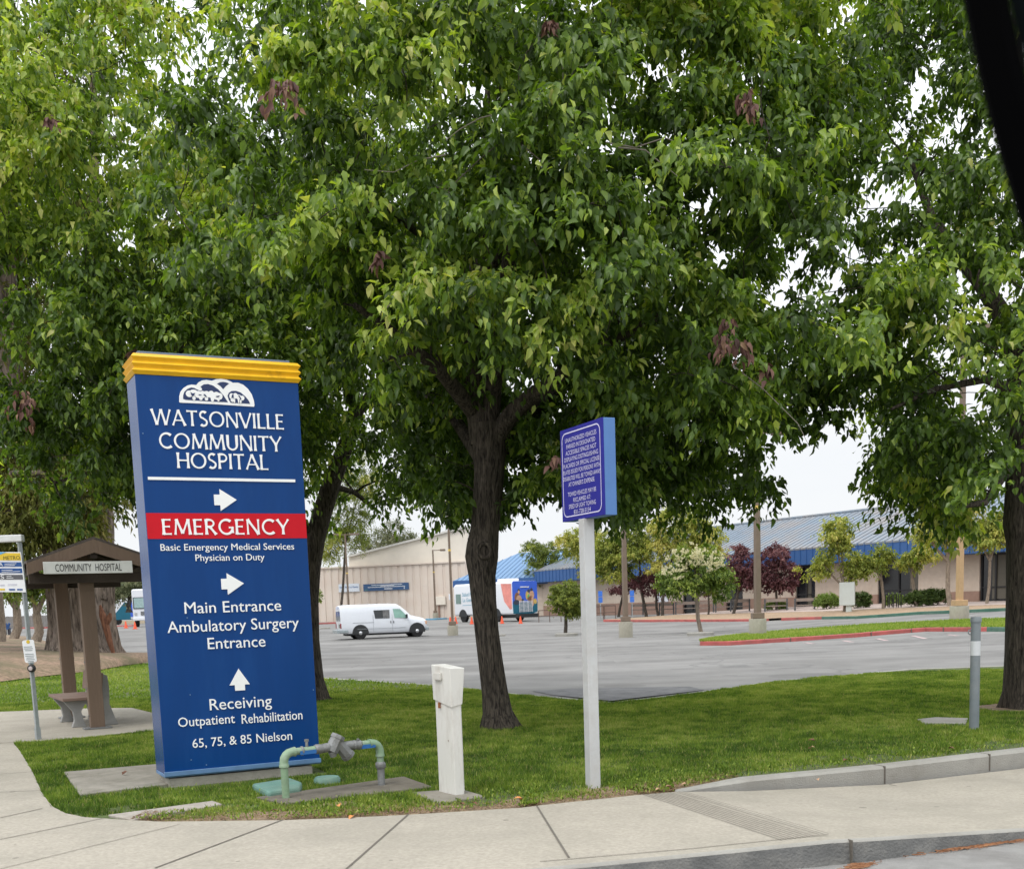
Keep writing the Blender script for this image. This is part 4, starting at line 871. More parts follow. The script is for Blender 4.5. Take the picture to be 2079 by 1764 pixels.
for i, (lab, bp, cr_, tw, n, tint, fork) in enumerate([
    ('tall yellow green tree rising over the plum left of the far lamp pole', (1312, 1252), [(1262, 1118, 60, 50), (1236, 1140, 40, 36), (1292, 1088, 44, 44)], 6, 120, .45, (1300, 1185)),
    ('tall yellow tree with pale blossom behind the privet', (1345, 1252), [(1380, 1072, 58, 54), (1425, 1095, 44, 46), (1345, 1118, 42, 40)], 6, 130, .68, (1350, 1180)),
    ('broad olive green tree behind the painted bus', (1112, 1250), [(1128, 1150, 62, 52), (1095, 1125, 40, 38), (1168, 1125, 48, 46)], 7, 140, .3, (1118, 1200)),
    ('thin tree with orange tinged leaves above the bus tail', (1190, 1250), [(1180, 1105, 44, 40), (1208, 1138, 34, 38)], 5, 80, .72, (1190, 1190)),
    ('forked pale tree in front of the white utility box', (1715, 1247), [(1706, 1068, 38, 24), (1672, 1145, 22, 30), (1738, 1150, 34, 26), (1700, 1105, 28, 22)], 8, 90, .55, (1712, 1190)),
    ('slim pale tree at the clinic door', (1793, 1241), [(1790, 1125, 26, 20), (1765, 1140, 18, 14)], 6, 36, .5, (1790, 1180)),
    ('leaning pale tree left of the dark hedge', (1860, 1235), [(1847, 1135, 26, 18), (1870, 1120, 20, 16)], 7, 40, .6, (1852, 1172)),
    ('tall pale tree with orange leaves left of the rightmost lamp pole', (1929, 1235), [(1905, 1040, 38, 40), (1935, 1075, 34, 36), (1880, 1080, 26, 26), (1950, 1030, 24, 26)], 9, 150, .72, (1925, 1140)),
    ('crooked white stemmed tree in front of the right hand window', (2003, 1231), [(2015, 1075, 36, 34), (1985, 1090, 26, 24), (2040, 1060, 24, 30)], 6, 90, .55, (2010, 1140))]):
    b = lot(*bp)
    small_tree('pale_tree', lab, bp, cr_, M_ylw, M_barkp if i > 3 else M_bark1, 120+i, tw=tw, n=int(n*(2.5 if i < 4 else 1.35)), per=60, tint=tint, fork=fork, group=YG, Lf=.21, Wf=.10, R=.55, tv=.16, deep=.7)
small_tree('clipped_shrub', 'small round bright green bush by the warehouse beside the sign edge', (636, 1266), [(640, 1206, 17, 20), (630, 1210, 12, 14)], M_priv, M_bark1, 141, tw=4, n=60, per=50, Lf=.16, Wf=.1, R=.4, tint=.55, cat='shrub')
small_tree('eucalyptus_tree', 'grey green eucalyptus behind the warehouse roof', (770, 1240), [(765, 1100, 38, 34), (735, 1115, 26, 26), (800, 1085, 34, 34), (830, 1100, 24, 24)], M_euc, M_barkp, 142, tw=12, n=150, per=60, Lf=.35, Wf=.12, R=1.3, base=Vector((-18, 168, .4)), tint=.45)
small_tree('willow_tree', 'yellow green drooping tree seen past the leaning trunk', (690, 1258), [(700, 1010, 44, 70), (725, 1060, 30, 50), (675, 1090, 24, 40), (745, 960, 34, 50)], M_ylw, M_bark1, 143, tw=5, n=300, per=90, Lf=.25, Wf=.08, R=.8, tint=.35, sag=1.0, base=lot(690, 1262))
# shrubs by the clinic
def bush(name, label, blobs, m, seed, dz=0, cat='bush', Lf=.11, group=None):
    rg = np.random.default_rng(seed); b = lot(blobs[0][0], blobs[0][1]+blobs[0][3]); root = thing(name, label, cat, b, 0, group); Y = b.y; k = FPX/Y
    C = []; O = []
    for px, py, hw, hh in blobs:
        p = atY(px, py, Y)
        for _ in range(int(hw*hh/6)+14):
            u = rg.normal(size=3); u /= np.linalg.norm(u); u[2] = abs(u[2])*1.2-.25; u /= np.linalg.norm(u)
            C.append([p.x+u[0]*hw/k*.86, p.y+u[1]*hw/k*.5, p.z+u[2]*hh/k*.84]); O.append(u)
    leaves('foliage', np.array(C), np.array(O), 80, np.full(len(C), .28), Lf, .06, m, root, rg, False, .1, np.full(len(C), .45), .2, base=b, sag=0)
    core = MB()
    for px, py, hw, hh in blobs:
        p = atY(px, py, Y)
        for s in (-.4, 0, .4): core.tube([Vector((p.x+s*hw/k*.6, p.y, b.z))-b, Vector((p.x+s*hw/k, p.y, p.z))-b], [.04, .02], n=6)
    core.build('stems', M_bark1, root)
    return root
HG = 'dark bushes along the clinic wall'
bush('bush', 'rounded bush left of the white utility box', [(1678, 1224, 22, 17)], M_hedge2, 201, group=HG)
bush('bush', 'dark bush right of the white utility box', [(1748, 1222, 18, 17)], M_hedge, 202, group=HG)
bush('bush', 'wide dark hedge between the door and the orange leaved tree', [(1895, 1217, 30, 17), (1865, 1219, 24, 15)], M_hedge, 203, group=HG)
bush('bush', 'small low bush behind the bike racks', [(1815, 1222, 16, 12)], M_hedge2, 204, group=HG)
bush('bush', 'light green bush behind the red kerb seen left of the cypress trunk', [(102, 1240, 18, 16), (88, 1243, 12, 12)], M_hedge2, 205, Lf=.2)
bush('bush', 'low green bush behind the benches at the left', [(1575, 1232, 20, 10)], M_hedge2, 206)
# left hand trees on the mulch
LG = 'grey trunked trees standing in the mulch at the left'
small_tree('shade_tree', 'grey trunk cut by the left picture edge, standing in mulch', (0, 1331), [(-60, 1110, 80, 40)], M_hedge2, M_barkp, 151, tw=22, n=60, per=50, Lf=.2, Wf=.1, R=.6, fork=(-8, 1180), base=gnd(0, 1331, .3), group=LG)
small_tree('shade_tree', 'grey forked tree left of the bus stop pole', (27, 1302), [(-20, 1160, 60, 34), (40, 1150, 44, 28), (20, 1200, 50, 18)], M_priv, M_barkp, 152, tw=17, n=130, per=55, Lf=.2, Wf=.1, R=.6, fork=(34, 1236), base=lot(27, 1300, .3), group=LG)
small_tree('shade_tree', 'grey twin stemmed tree directly behind the bus stop pole', (72, 1308), [(75, 1160, 44, 34), (110, 1185, 40, 24), (60, 1200, 30, 18)], M_priv, M_barkp, 153, tw=18, n=130, per=55, Lf=.2, Wf=.1, R=.6, fork=(74, 1245), base=lot(72, 1306, .3), group=LG)
small_tree('shade_tree', 'hazy olive tree line behind the white motorhome', (262, 1240), [(262, 1192, 40, 20), (235, 1200, 24, 16), (300, 1195, 30, 20)], M_euc, M_bark1, 154, tw=9, n=120, per=50, Lf=.35, Wf=.16, R=1.0, base=lot(262, 1268))
# ================================================================ THE BIG SIGN
M_blue = mat('sign_blue', (.002, .044, .185), rough=.25, spec=.22, var=.06, scale=2, dirt=(.012, .075, .25), dirt_amt=.45, dscale=1.4, stretch=(3, 3, .45), lo=.5, hi=.8)
M_bluet = mat('sign_trim_blue', (.10, .20, .36), rough=.5, var=.15, scale=6)
M_red2 = mat('sign_red', (.55, .004, .014), rough=.3, var=.05, spec=.25)
M_white = mat('sign_white', (.86, .87, .86), rough=.45, var=.03)
M_yel = mat('sign_yellow', (.80, .45, .008), rough=.4, var=.1, scale=6, dirt=(.30, .14, .01), dirt_amt=.6, dscale=9, lo=.58, hi=.75)
M_capb = mat('sign_cap_grey', (.13, .18, .27), rough=.6, var=.1)
TH_ = R_(27.0); SU = (math.cos(TH_), math.sin(TH_)); SP = (-3.05, 10.0); SW, SZ0, SZ1, SD = 1.39, .25, 3.61, .42
sg = thing('hospital_sign', 'tall blue hospital sign with yellow ribbed top and red emergency band', 'sign', (SP[0], SP[1], .15), TH_)
def S(px, py):
    s, z = onplane(px, py, SP, SU); return s, z-.15
z0, z1 = SZ0-.15, SZ1-.15
mb = MB(); mb.box((SW/2, SD/2, (z0+z1)/2), (SW, SD, z1-z0)); mb.build('cabinet', M_blue, sg, bevel=.006)
zr0 = S(450, 1094)[1]; zr1 = S(450, 1043)[1]
mb = MB(); mb.box((SW/2, -.0025, (S(455, 1042)[1]+S(455, 1093)[1])/2), (SW-.006, .003, S(455, 1042)[1]-S(455, 1093)[1])); mb.build('red_band', M_red2, sg)
mb = MB(); mb.box((SW/2, -.004, z0+.012), (SW+.012, .03, .04)); mb.box((SW/2, SD/2, z0-.005), (SW+.004, SD, .03)); mb.build('bottom_trim', M_bluet, sg, bevel=.003)
mb = MB(); mb.box((SW/2-.02, SD/2-.0, -.03), (SW-.10, SD-.03, 2*z0-.004)); mb.build('concrete_base', conc('sign_base_concrete', (.33, .31, .27), var=.15, scale=8, bump=.4, dirt=(.2, .19, .15), dirt_amt=.6), sg, bevel=.01)
# ribbed yellow crown
mb = MB(); zt = z1; rh = .055; e0, e1 = .004, .024
prof = [(e0, zt+.002)]
for k in range(3): prof += [(e0, zt+.004+k*rh), (e1, zt+.004+(k+.5)*rh), (e0, zt+.004+(k+1)*rh-.003)]
prof += [(0, zt+.004+3*rh)]
vs = []
for e, z in prof: vs += [(-e, -e, z), (SW+e, -e, z), (SW+e, SD+e, z), (-e, SD+e, z)]
mb.add(vs, [(i*4+k, i*4+(k+1) % 4, (i+1)*4+(k+1) % 4, (i+1)*4+k) for i in range(len(prof)-1) for k in range(4)]+[(0, 3, 2, 1), tuple((len(prof)-1)*4+k for k in range(4))])
mb.build('yellow_crown', M_yel, sg)
mb = MB(); mb.box((SW/2+.0, SD/2+.04, zt+3*rh+.02), (SW-.09, SD-.06, .034)); mb.build('top_cap', M_capb, sg, bevel=.004)
LT = []
def line_w(txt, pl, pr, cap_px, serif=False, y=-.004, gap=.16, offset=0.0, wt=1.0, nm='lettering', low=False):
    """place a line of lettering between two picture points on its baseline"""
    (s0, za), (s1, zb) = S(*pl), S(*pr); mx_ = ((pl[0]+pr[0])/2, (pl[1]+pr[1])/2)
    h = S(mx_[0], mx_[1]-cap_px)[1]-S(*mx_)[1]; mb = MB(); sl = (zb-za)/(s1-s0)
    if abs(sl) < .02: sl = 0
    if serif: carve(mb, txt, 0, 0, h, s1-s0, y=0, gap=gap, wt=wt, slope=sl) if False else None
    x = (s0+s1)/2; z = (za+zb)/2
    if serif:
        words = txt.split(' ')
        carve(mb, txt, x, z, h, s1-s0, y=y, gap=gap, wt=wt)
    else: put_text(mb, txt, x, z, h, s1-s0, y=y, offset=offset)
    o = mb.build(nm, M_white, sg, recalc=False)
    md = o.modifiers.new('s', 'SOLIDIFY'); md.thickness = .006; md.offset = 0; return o
line_w('WATSONVILLE', (309, 861), (576, 873), 31, True, gap=.13)
line_w('COMMUNITY', (324, 912), (571, 915), 31, True, gap=.13)
line_w('HOSPITAL', (360, 950), (544, 954), 31, True, gap=.13)
line_w('EMERGENCY', (330, 1086), (586, 1084), 31, True, gap=.16, wt=1.05, y=-.0075)
line_w('Basic Emergency Medical Services', (326, 1117), (597, 1116), 13.5)
line_w('Physician on Duty', (397, 1138.5), (537, 1137), 13.5)
line_w('Main Entrance', (375, 1244), (571, 1240), 23)
line_w('Ambulatory Surgery', (340, 1281), (607, 1277), 23)
line_w('Entrance', (422, 1316), (539, 1313), 23)
line_w('Receiving', (426, 1439), (552, 1434.5), 23)
line_w('Outpatient', (362, 1474), (477, 1468), 19)
line_w('Rehabilitation', (491, 1467.5), (614, 1460), 19)
line_w('65, 75, & 85 Nielson', (391, 1515), (593, 1503), 18)
mb = MB(); (a, za), (b, zb) = S(300, 970), S(599, 977); mb.box(((a+b)/2, -.005, (za+zb)/2), (b-a, .006, .024)); mb.build('divider_line', M_white, sg)
def arrow(cpx, w_px, up=False):
    cx, cz = S(*cpx); w = S(cpx[0]+w_px/2, cpx[1])[0]-S(cpx[0]-w_px/2, cpx[1])[0]
    P = [(-.5, -.24), (-.5, .22), (-.24, .22), (-.24, .46), (.5, 0), (-.24, -.48), (-.24, -.24)]
    if up: P = [(-z, x) for x, z in P]
    sc = w if not up else w*1.05
    mb = MB(); mb.prism([(cx+x*sc, cz+z*sc) for x, z in P], -.007, -.001); mb.build('arrow', M_white, sg)
arrow((457.5, 1014.5), 46); arrow((472, 1184.5), 46); arrow((485.5, 1379), 42, True)
# hills-and-orchard emblem
M_navy = mat('emblem_navy', (.008, .025, .10), rough=.4, var=.05)
ex, ez = S(441, 822); EW = S(517.5, 822)[0]-S(365, 822)[0]; u_ = EW/1780.
def EP(x, y): return (ex+(x-970)*u_, ez+(790-y)*u_*1.02-(x-970)*u_*.055*0)
def hull(c): return c
def circ(cx, cy, r, a0, a1, n=14, ry=None): return [(cx+r*math.cos(R_(a0+(a1-a0)*i/n)), cy-(ry or r)*math.sin(R_(a0+(a1-a0)*i/n))) for i in range(n+1)]
outl = [(85, 725), (95, 600), (130, 500), (200, 420), (300, 360), (400, 340), (505, 350), (560, 290), (650, 245), (750, 232), (880, 250), (980, 215), (1100, 205), (1230, 225), (1320, 260), (1370, 292), (1500, 290), (1620, 335), (1730, 430), (1810, 550), (1855, 700), (1862, 800), (1850, 830), (1840, 835), (900, 775), (100, 740)]
fl = lambda L_: [EP(x, y-(x-970)*.045) for x, y in L_]
mb = MB(); mb.prism(fl(outl), -.006, -.001, mi=0)
hill = [[(180, 660), (185, 580), (220, 500), (290, 440), (380, 405), (450, 415), (560, 470), (610, 480), (640, 440), (600, 385), (680, 335), (780, 325), (900, 360), (1020, 450), (1130, 580), (1225, 735), (700, 710), (240, 680)],
        [(995, 320), (1060, 285), (1140, 275), (1215, 285), (1280, 312), (1200, 370), (1130, 440), (1070, 370)],
        [(1225, 590), (1260, 520), (1330, 480), (1430, 475), (1540, 510), (1650, 600), (1730, 700), (1755, 770), (1290, 745), (1250, 680)]]
for h in hill: mb.prism(fl(h), -.0075, -.0062, mi=1)
k = 0
for cx, cy, r, ry in [(330, 545, 85, 75), (430, 520, 100, 70), (540, 560, 90, 80), (640, 560, 75, 80), (730, 560, 80, 80), (840, 560, 75, 85), (960, 590, 95, 90), (1040, 600, 65, 75), (430, 640, 40, 50), (590, 650, 40, 40), (720, 660, 40, 40), (860, 670, 40, 50), (1000, 670, 30, 45), (1320, 600, 55, 70), (1410, 590, 60, 65), (1490, 620, 60, 60), (1570, 640, 55, 55), (1340, 690, 50, 40), (1380, 700, 18, 50), (1480, 700, 18, 60), (1530, 720, 20, 40)]:
    k += 1; mb.prism(fl(circ(cx, cy, r, 0, 360, 12, ry)[:-1]), -.0085-.0002*k, -.0078, mi=0)
for P in [[(350, 505), (400, 540), (465, 530), (420, 600), (375, 585)], [(650, 560), (690, 555), (745, 635), (690, 605)], [(940, 600), (1040, 585), (1010, 620), (965, 625)], [(540, 560), (610, 565), (600, 585), (550, 585)], [(1330, 560), (1368, 560), (1365, 635), (1310, 640)], [(1470, 585), (1505, 580), (1550, 665), (1520, 680), (1500, 620)]]:
    k += 1; mb.prism(fl(P), -.0145, -.0135, mi=1)
mb.build('emblem', [M_white, M_navy], sg)
mb = MB()
for px, py in [(419, 1552), (620, 1542), (388, 1542), (386, 1410), (636, 1400), (380, 1254), (290, 880)]:
    s, z = S(px, py); mb.lathe((s, 0, z), [(.006, -.004), (.0001, -.006)], 8, axis='Y')
mb.build('screws', M_bluet, sg)

# ================================================================ TOWING NOTICE
M_purp = mat('notice_blue', (.024, .024, .25), rough=.5, var=.05, spec=.2)
M_sky = mat('notice_side_blue', (.08, .19, .44), rough=.5, var=.05)
M_txt = mat('notice_text', (.62, .60, .80), rough=.5, var=.03)
M_post = mat('grey_painted_post', (.52, .53, .53), rough=.5, var=.06, scale=5, dirt=(.35, .30, .24), dirt_amt=.4, dscale=4)
PT = R_(-66); pc = Vector((.60, 9.19, .15))
tn = thing('towing_notice', 'blue towing notice board on a square grey post beside the sidewalk', 'sign', pc, PT)
mb = MB(); mb.box((0, 0, 1.04), (.09, .09, 2.12)); mb.build('post', M_post, tn, bevel=.003)
TU = (math.cos(PT), math.sin(PT)); TP = (.438, 9.5)
lx, ly = (Vector((TP[0], TP[1], 0))-Vector((pc.x, pc.y, 0))).to_2d(), 0
dx_ = (TP[0]-pc.x)*TU[0]+(TP[1]-pc.y)*TU[1]; dy_ = -(TP[0]-pc.x)*TU[1]+(TP[1]-pc.y)*TU[0]
TW, TB, TT, TD = .697, 2.251-.15, 2.958-.15, .098
mb = MB(); mb.box((dx_+TW/2, dy_+TD/2+.004, (TB+TT)/2), (TW, TD, TT-TB)); mb.build('sign_box', M_sky, tn, bevel=.004)
mb = MB(); mb.box((dx_+TW/2, dy_-.002, (TB+TT)/2), (TW, .012, TT-TB)); mb.build('face', M_purp, tn, bevel=.002)
mb = MB(); yf = dy_-.0105
def rrect(cx, cz, w, h, r, n=5):
    L_ = []
    for qx, qz, a in [(1, 1, 0), (-1, 1, 90), (-1, -1, 180), (1, -1, 270)]: L_ += arc(cx+qx*(w/2-r), cz+qz*(h/2-r), r, r, a, a+90, n)
    return L_
o1 = rrect(dx_+TW/2, (TB+TT)/2, TW-.06, TT-TB-.06, .06); o2 = rrect(dx_+TW/2, (TB+TT)/2, TW-.078, TT-TB-.078, .052)
n = len(o1); mb.add([(x, yf, z) for x, z in o1]+[(x, yf, z) for x, z in o2], [(i, (i+1) % n, (i+1) % n+n, i+n) for i in range(n)]); mb.build('border', M_txt, tn, recalc=False)
lines = [('UNAUTHORIZED VEHICLES', .52, 0), ('PARKED IN DESIGNATED', .48, 1), ('ACCESSIBLE SPACES NOT', .51, 2), ('DISPLAYING DISTINGUISHING', .56, 3), ('PLACARDS OR SPECIAL LICENSE', .60, 4), ('PLATES ISSUED FOR PERSONS WITH', .61, 5), ('DISABILITIES WILL BE TOWED AWAY', .62, 6), ("AT OWNER'S EXPENSE.", .44, 7), ('TOWED VEHICLES MAY BE', .47, 8.55), ('RECLAIMED AT:', .29, 9.55), ('SPEED OF LIGHT TOWING', .45, 10.5), ('831-728-5154', .28, 11.45)]
mb = MB()
for t, w, r in lines: put_text(mb, t, dx_+TW/2+.0, TT-.105-r*.0485, .033, w, y=yf)
mb.build('lettering', M_txt, tn, recalc=False)

# ================================================================ UTILITY PEDESTAL
M_ped = mat('white_sheet_metal', (.66, .65, .61), rough=.5, var=.05, scale=4, dirt=(.33, .28, .22), dirt_amt=.7, dscale=5, stretch=(1, 1, .3), lo=.46, hi=.76)
M_rust = mat('rust_spot', (.30, .12, .05), rough=.9, var=.3, scale=30)
pcn = Vector((-.487, 8.93, .165)); pa = R_(-58)      # left face runs to the near corner
pd_ = thing('utility_pedestal', 'white sheet metal utility pedestal with a flared hinged cap', 'utility pedestal', pcn, pa)
Lw, Rw = .265, .08
mb = MB(); mb.box((-Lw/2, Rw/2, .36), (Lw, Rw, .74)); mb.box((-Lw/2-.01, Rw+.010, .37), (Lw-.02, .012, .70)); mb.build('body', M_ped, pd_, bevel=.004)
mb = MB()
e = .010; zb_, zt_ = .70, .985
vs = [(-Lw-.015, -e, zb_+.03), (e, -e, zb_-.02), (e, Rw+e, zb_), (-Lw-.015, Rw+e, zb_+.03), (-Lw-.015, -e-.005, zt_+.02), (e+.01, -e-.005, zt_+.0), (e+.015, Rw+e+.022, zt_-.005), (-Lw-.015, Rw+e+.02, zt_+.02)]
mb.add(vs, [(0, 1, 5, 4), (1, 2, 6, 5), (2, 3, 7, 6), (3, 0, 4, 7), (0, 3, 2, 1), (4, 5, 6, 7)]); mb.build('cap', M_ped, pd_, bevel=.005)
mb = MB(); mb.box((-Lw*.62, -e-.014, .92), (.11, .018, .05)); mb.box((-Lw*.62, -e-.018, .892), (.115, .012, .006)); mb.build('handle', M_ped, pd_, bevel=.003)
mb = MB(); mb.box((-.18, -.012, .69), (.014, .016, .045)); mb.lathe((-.07, -.001, .42), [(.006, -.004), (.0001, -.004)], 8, axis='Y'); mb.build('latch', M_rust, pd_)

# ================================================================ BACKFLOW PREVENTER
M_gp = mat('green_painted_pipe', (.21, .32, .20), rough=.6, var=.12, scale=10, dirt=(.30, .31, .27), dirt_amt=.6, dscale=7, bump=.2)
M_gv = mat('galvanised', (.22, .225, .225), rough=.55, metal=.35, var=.2, scale=14, bump=.3, bscale=60, dirt=(.16, .15, .13), dirt_amt=.5, dscale=8)
M_bt = mat('blue_tape', (.02, .13, .38), rough=.5, var=.1)
pa_, pb_ = Vector((-1.837, 9.107, .15)), Vector((-1.136, 9.609, .15)); dv = pb_-pa_; ang = math.atan2(dv.y, dv.x); LN = dv.length
bf = thing('backflow_preventer', 'green pipe assembly with tilted grey backflow valve in front of the sign', 'pipe', pa_, ang)
zt = (onplane(591, 1526, (pa_.x, pa_.y), (math.cos(ang), math.sin(ang)))[1]-.15); r = .030
def elbow(cx, sx, zc, rr=.07):
    return [Vector((cx+sx*rr-sx*rr*math.cos(R_(a)), 0, zc-rr+rr*math.sin(R_(a)))) for a in (0, 22, 45, 68, 90)]
mb = MB(); mb.tube([(0, 0, 0), (0, 0, zt-.09)], r, 16); mb.build('riser', M_gp, bf, smooth_deg=50)
mb = MB(); mb.tube([Vector((0, 0, zt-.115)), Vector((0, 0, zt-.095))]+[Vector((0, 0, zt-.09))]+elbow(0, 1, zt, .075)+[Vector((.10, 0, zt))], [r*1.3, r*1.3]+[r*1.15]*6+[r*1.3], 18)
mb.build('elbow', M_gp, bf, smooth_deg=50)
mb = MB(); mb.tube([(.08, 0, zt), (.33, 0, zt)], r*.96, 16); mb.build('pipe', M_gp, bf, smooth_deg=50)
mb = MB(); mb.tube([(.15, 0, zt), (.155, 0, zt), (.165, 0, zt), (.17, 0, zt)], [r*1.1, r*1.25, r*1.25, r*1.1], 16)
mb.tube([(.205, 0, zt+.02), (.205, 0, zt+.085)], .012, 10); mb.box((.205, 0, zt+.08), (.03, .02, .018))
mb.tube([(.27, 0, zt), (.285, 0, zt), (.315, 0, zt), (.35, 0, zt)], [r*1.15, r*1.35, r*1.35, r*1.1], 10); mb.build('ball_valve', M_gv, bf, smooth_deg=45)
mb = MB(); mb.box((.20, -r*1.06, zt-.012), (.14, .004, .03)); mb.build('blue_label', M_bt, bf)
mb = MB()
# valve body: two checks in a V
cx = .44
mb.tube([(.34, 0, zt), (cx-.05, 0, zt+.005)], r*1.25, 14)
d1 = Vector((-.62, 0, .78)).normalized()
mb.tube([Vector((cx-.02, 0, zt-.035)), Vector((cx-.02, 0, zt-.035))+Vector((.03, 0, .06)), Vector((cx+.04, 0, zt+.075))], [.052, .058, .056], 8)
mb.tube([Vector((cx+.034, 0, zt+.066)), Vector((cx+.05, 0, zt+.094))], [.062, .058], 8)
mb.tube([Vector((cx+.04, 0, zt+.03)), Vector((cx+.125, 0, zt-.075))], [.05, .056], 8)
mb.tube([Vector((cx+.118, 0, zt-.066)), Vector((cx+.136, 0, zt-.088))], [.062, .058], 8)
mb.tube([(cx+.04, 0, zt), (cx+.20, 0, zt+.003)], r*1.25, 14)
mb.tube([(cx-.02, -.01, zt-.03), (cx-.01, -.01, zt-.075)], [.035, .026], 10)
mb.build('valve_body', M_gv, bf, smooth_deg=35)
mb = MB()
mb.tube([(cx+.175, 0, zt), (cx+.185, 0, zt), (cx+.20, 0, zt), (cx+.235, 0, zt), (cx+.25, 0, zt)], [r*1.2, r*1.45, r*1.2, r*1.5, r*1.1], 8); mb.tube([(cx+.215, 0, zt), (cx+.22, -.01, zt+.05)], .012, 8)
mb.build('ball_valve', M_gv, bf, smooth_deg=45)
mb = MB(); mb.tube([(cx+.25, 0, zt), (LN-.07, 0, zt)], r*.96, 16); mb.build('pipe', M_gp, bf, smooth_deg=50)
mb = MB(); mb.box((LN-.12, -r*1.0, zt-.018), (.13, .006, .032)); mb.build('blue_label', M_bt, bf)
mb = MB(); e = elbow(LN, -1, zt, .075); mb.tube([Vector((LN-.10, 0, zt))]+list(reversed(e))+[Vector((LN, 0, zt-.09)), Vector((LN, 0, zt-.115))], [r*1.3]+[r*1.15]*6+[r*1.3], 18); mb.build('elbow', M_gp, bf, smooth_deg=50)
mb = MB(); mb.tube([(LN, 0, zt-.11), (LN, 0, .17)], r*.96, 16); mb.build('riser', M_gp, bf, smooth_deg=50)
mb = MB(); mb.tube([(LN, 0, .21), (LN, 0, .195), (LN, 0, .165), (LN, 0, .15)], [r*1.15, r*1.5, r*1.5, r*1.15], 8); mb.tube([(LN, 0, .16), (LN, 0, 0)], r*1.0, 14); mb.build('union', M_gv, bf, smooth_deg=40)

# ================================================================ STEEL BOLLARD
M_steel = mat('grey_steel_paint', (.20, .23, .25), rough=.45, metal=.2, var=.1, dirt=(.32, .32, .31), dirt_amt=.4, dscale=5)
M_band = mat('reflective_band', (.62, .64, .66), rough=.4, var=.05)
b = gnd(1977.5, 1481, .145); bo = thing('steel_bollard', 'grey steel pipe bollard with a white band standing in the grass', 'bollard', b)
k = FPX/b.y; H_b = atY(1980, 1251, b.y).z-b.z; r = 9.6/k
mb = MB(); mb.lathe((0, 0, 0), [(r, -.05), (r, H_b-.07), (r*.99, H_b-.05)], 24); mb.build('pipe', M_steel, bo, smooth_deg=40)
mb = MB(); mb.lathe((0, 0, 0), [(r*1.14, H_b-.06), (r*1.16, H_b-.03), (r*1.02, H_b-.005), (.0001, H_b)], 24); mb.build('cap', M_steel, bo, smooth_deg=40)
mb = MB(); z = H_b-.33; mb.lathe((0, 0, 0), [(r*.99, z-.075), (r*1.03, z-.074), (r*1.03, z+.074), (r*.99, z+.075)], 24); mb.build('white_band', M_band, bo, smooth_deg=40)
mb = MB(); mb.tube([(-r*.9, 0, H_b-.14), (-r*1.5, 0, H_b-.14), (-r*1.6, 0, H_b-.17), (-r*1.3, 0, H_b-.185), (-r*.9, 0, H_b-.18)], .006, 8); mb.build('ring', M_steel, bo, smooth_deg=50)

# ================================================================ BUS SHELTER
M_brown = mat('brown_timber_paint', (.165, .112, .078), rough=.7, var=.1, scale=6, bump=.3, bscale=40, stretch=(1, 1, .2))
M_brown2 = mat('brown_timber_dark', (.055, .040, .030), rough=.8, var=.15, scale=6, bump=.3, bscale=40)
M_shing = mat('roof_shingle', (.085, .07, .06), rough=.95, var=.3, scale=25, bump=.6)
M_gal = mat('galvanised_pole', (.33, .36, .37), rough=.5, metal=.3, var=.12, scale=20)
fpx = Vector((-5.66, 15.72, .156)); rp_ = Vector((-6.72, 17.62, .156)); AX = (rp_-fpx).normalized(); SHA = math.atan2(AX.y, AX.x)-math.pi/2
sh = thing('bus_shelter', 'brown timber bus shelter with a gabled roof over a bench', 'bus shelter', fpx, SHA)
LS = (rp_-fpx).length; SHU = (math.cos(SHA), math.sin(SHA))
def SL(px, py):
    s, z = onplane(px, py, (fpx.x, fpx.y), SHU); return s, z-.156
for y in (0, LS):
    mb = MB(); mb.box((0, y, 1.2), (.185, .14, 2.36)); mb.cur = 1; mb.box((0, y, .012), (.36, .20, .024))
    mb.cur = 1
    for zz in (.18, .55, .9):
        for sx in (-1, 1): mb.box((sx*.098, y, zz), (.02, .02, .02))
    mb.build('post', [M_brown, M_gv], sh, bevel=.006)
sa, za = SL(180, 1098); sl_, zl = SL(47, 1146); sr_ = sa+(sa-sl_); HWd = sa-sl_
zap = za; zev = zl; y0, y1 = -.36, LS+.42; th = .05
mb = MB()
for s_ in (-1, 1):
    vs = [(sa, y0, zap), (sa+s_*HWd, y0, zev), (sa+s_*HWd, y1, zev), (sa, y1, zap)]; up = Vector((0, 0, .035))
    mb.add([Vector(v) for v in vs]+[Vector(v)+up for v in vs], [(0, 1, 2, 3), (4, 7, 6, 5), (0, 4, 5, 1), (1, 5, 6, 2), (2, 6, 7, 3)])
mb.build('roof', M_shing, sh)
mb = MB(); fh = .17
for yy in (y0, y1-.04):
    for s_ in (-1, 1):
        P = [(sa, zap), (sa+s_*(HWd+.0), zev), (sa+s_*HWd, zev-fh*.85), (sa, zap-fh)]
        mb.prism(P, yy+(.0 if s_ < 0 else .0005), yy+.045)
mb.build('barge_board', M_brown, sh)
mb = MB()
for i in range(5):
    yy = y0+.25+i*(y1-y0-.5)/4
    for s_ in (-1, 1):
        P = [(sa, zap-.02), (sa+s_*(HWd-.03), zev-.02), (sa+s_*(HWd-.03), zev-.10), (sa, zap-.12)]; mb.prism(P, yy, yy+.045)
mb.build('rafters', M_brown2, sh)
zb1 = SL(120, 1176)[1]
mb = MB()
for yy in (-.13, LS+.13): mb.box((sa, yy, zb1+.01), (HWd*1.92, .07, .13))
for s_ in (-1, 1): mb.box((sa+s_*HWd*.86, LS/2, zb1+.115), (.07, y1-y0-.3, .09))
mb.box((sa, (y0+y1)/2, zap-.16), (.09, y1-y0-.12, .16)); mb.build('beams', M_brown2, sh, bevel=.004)
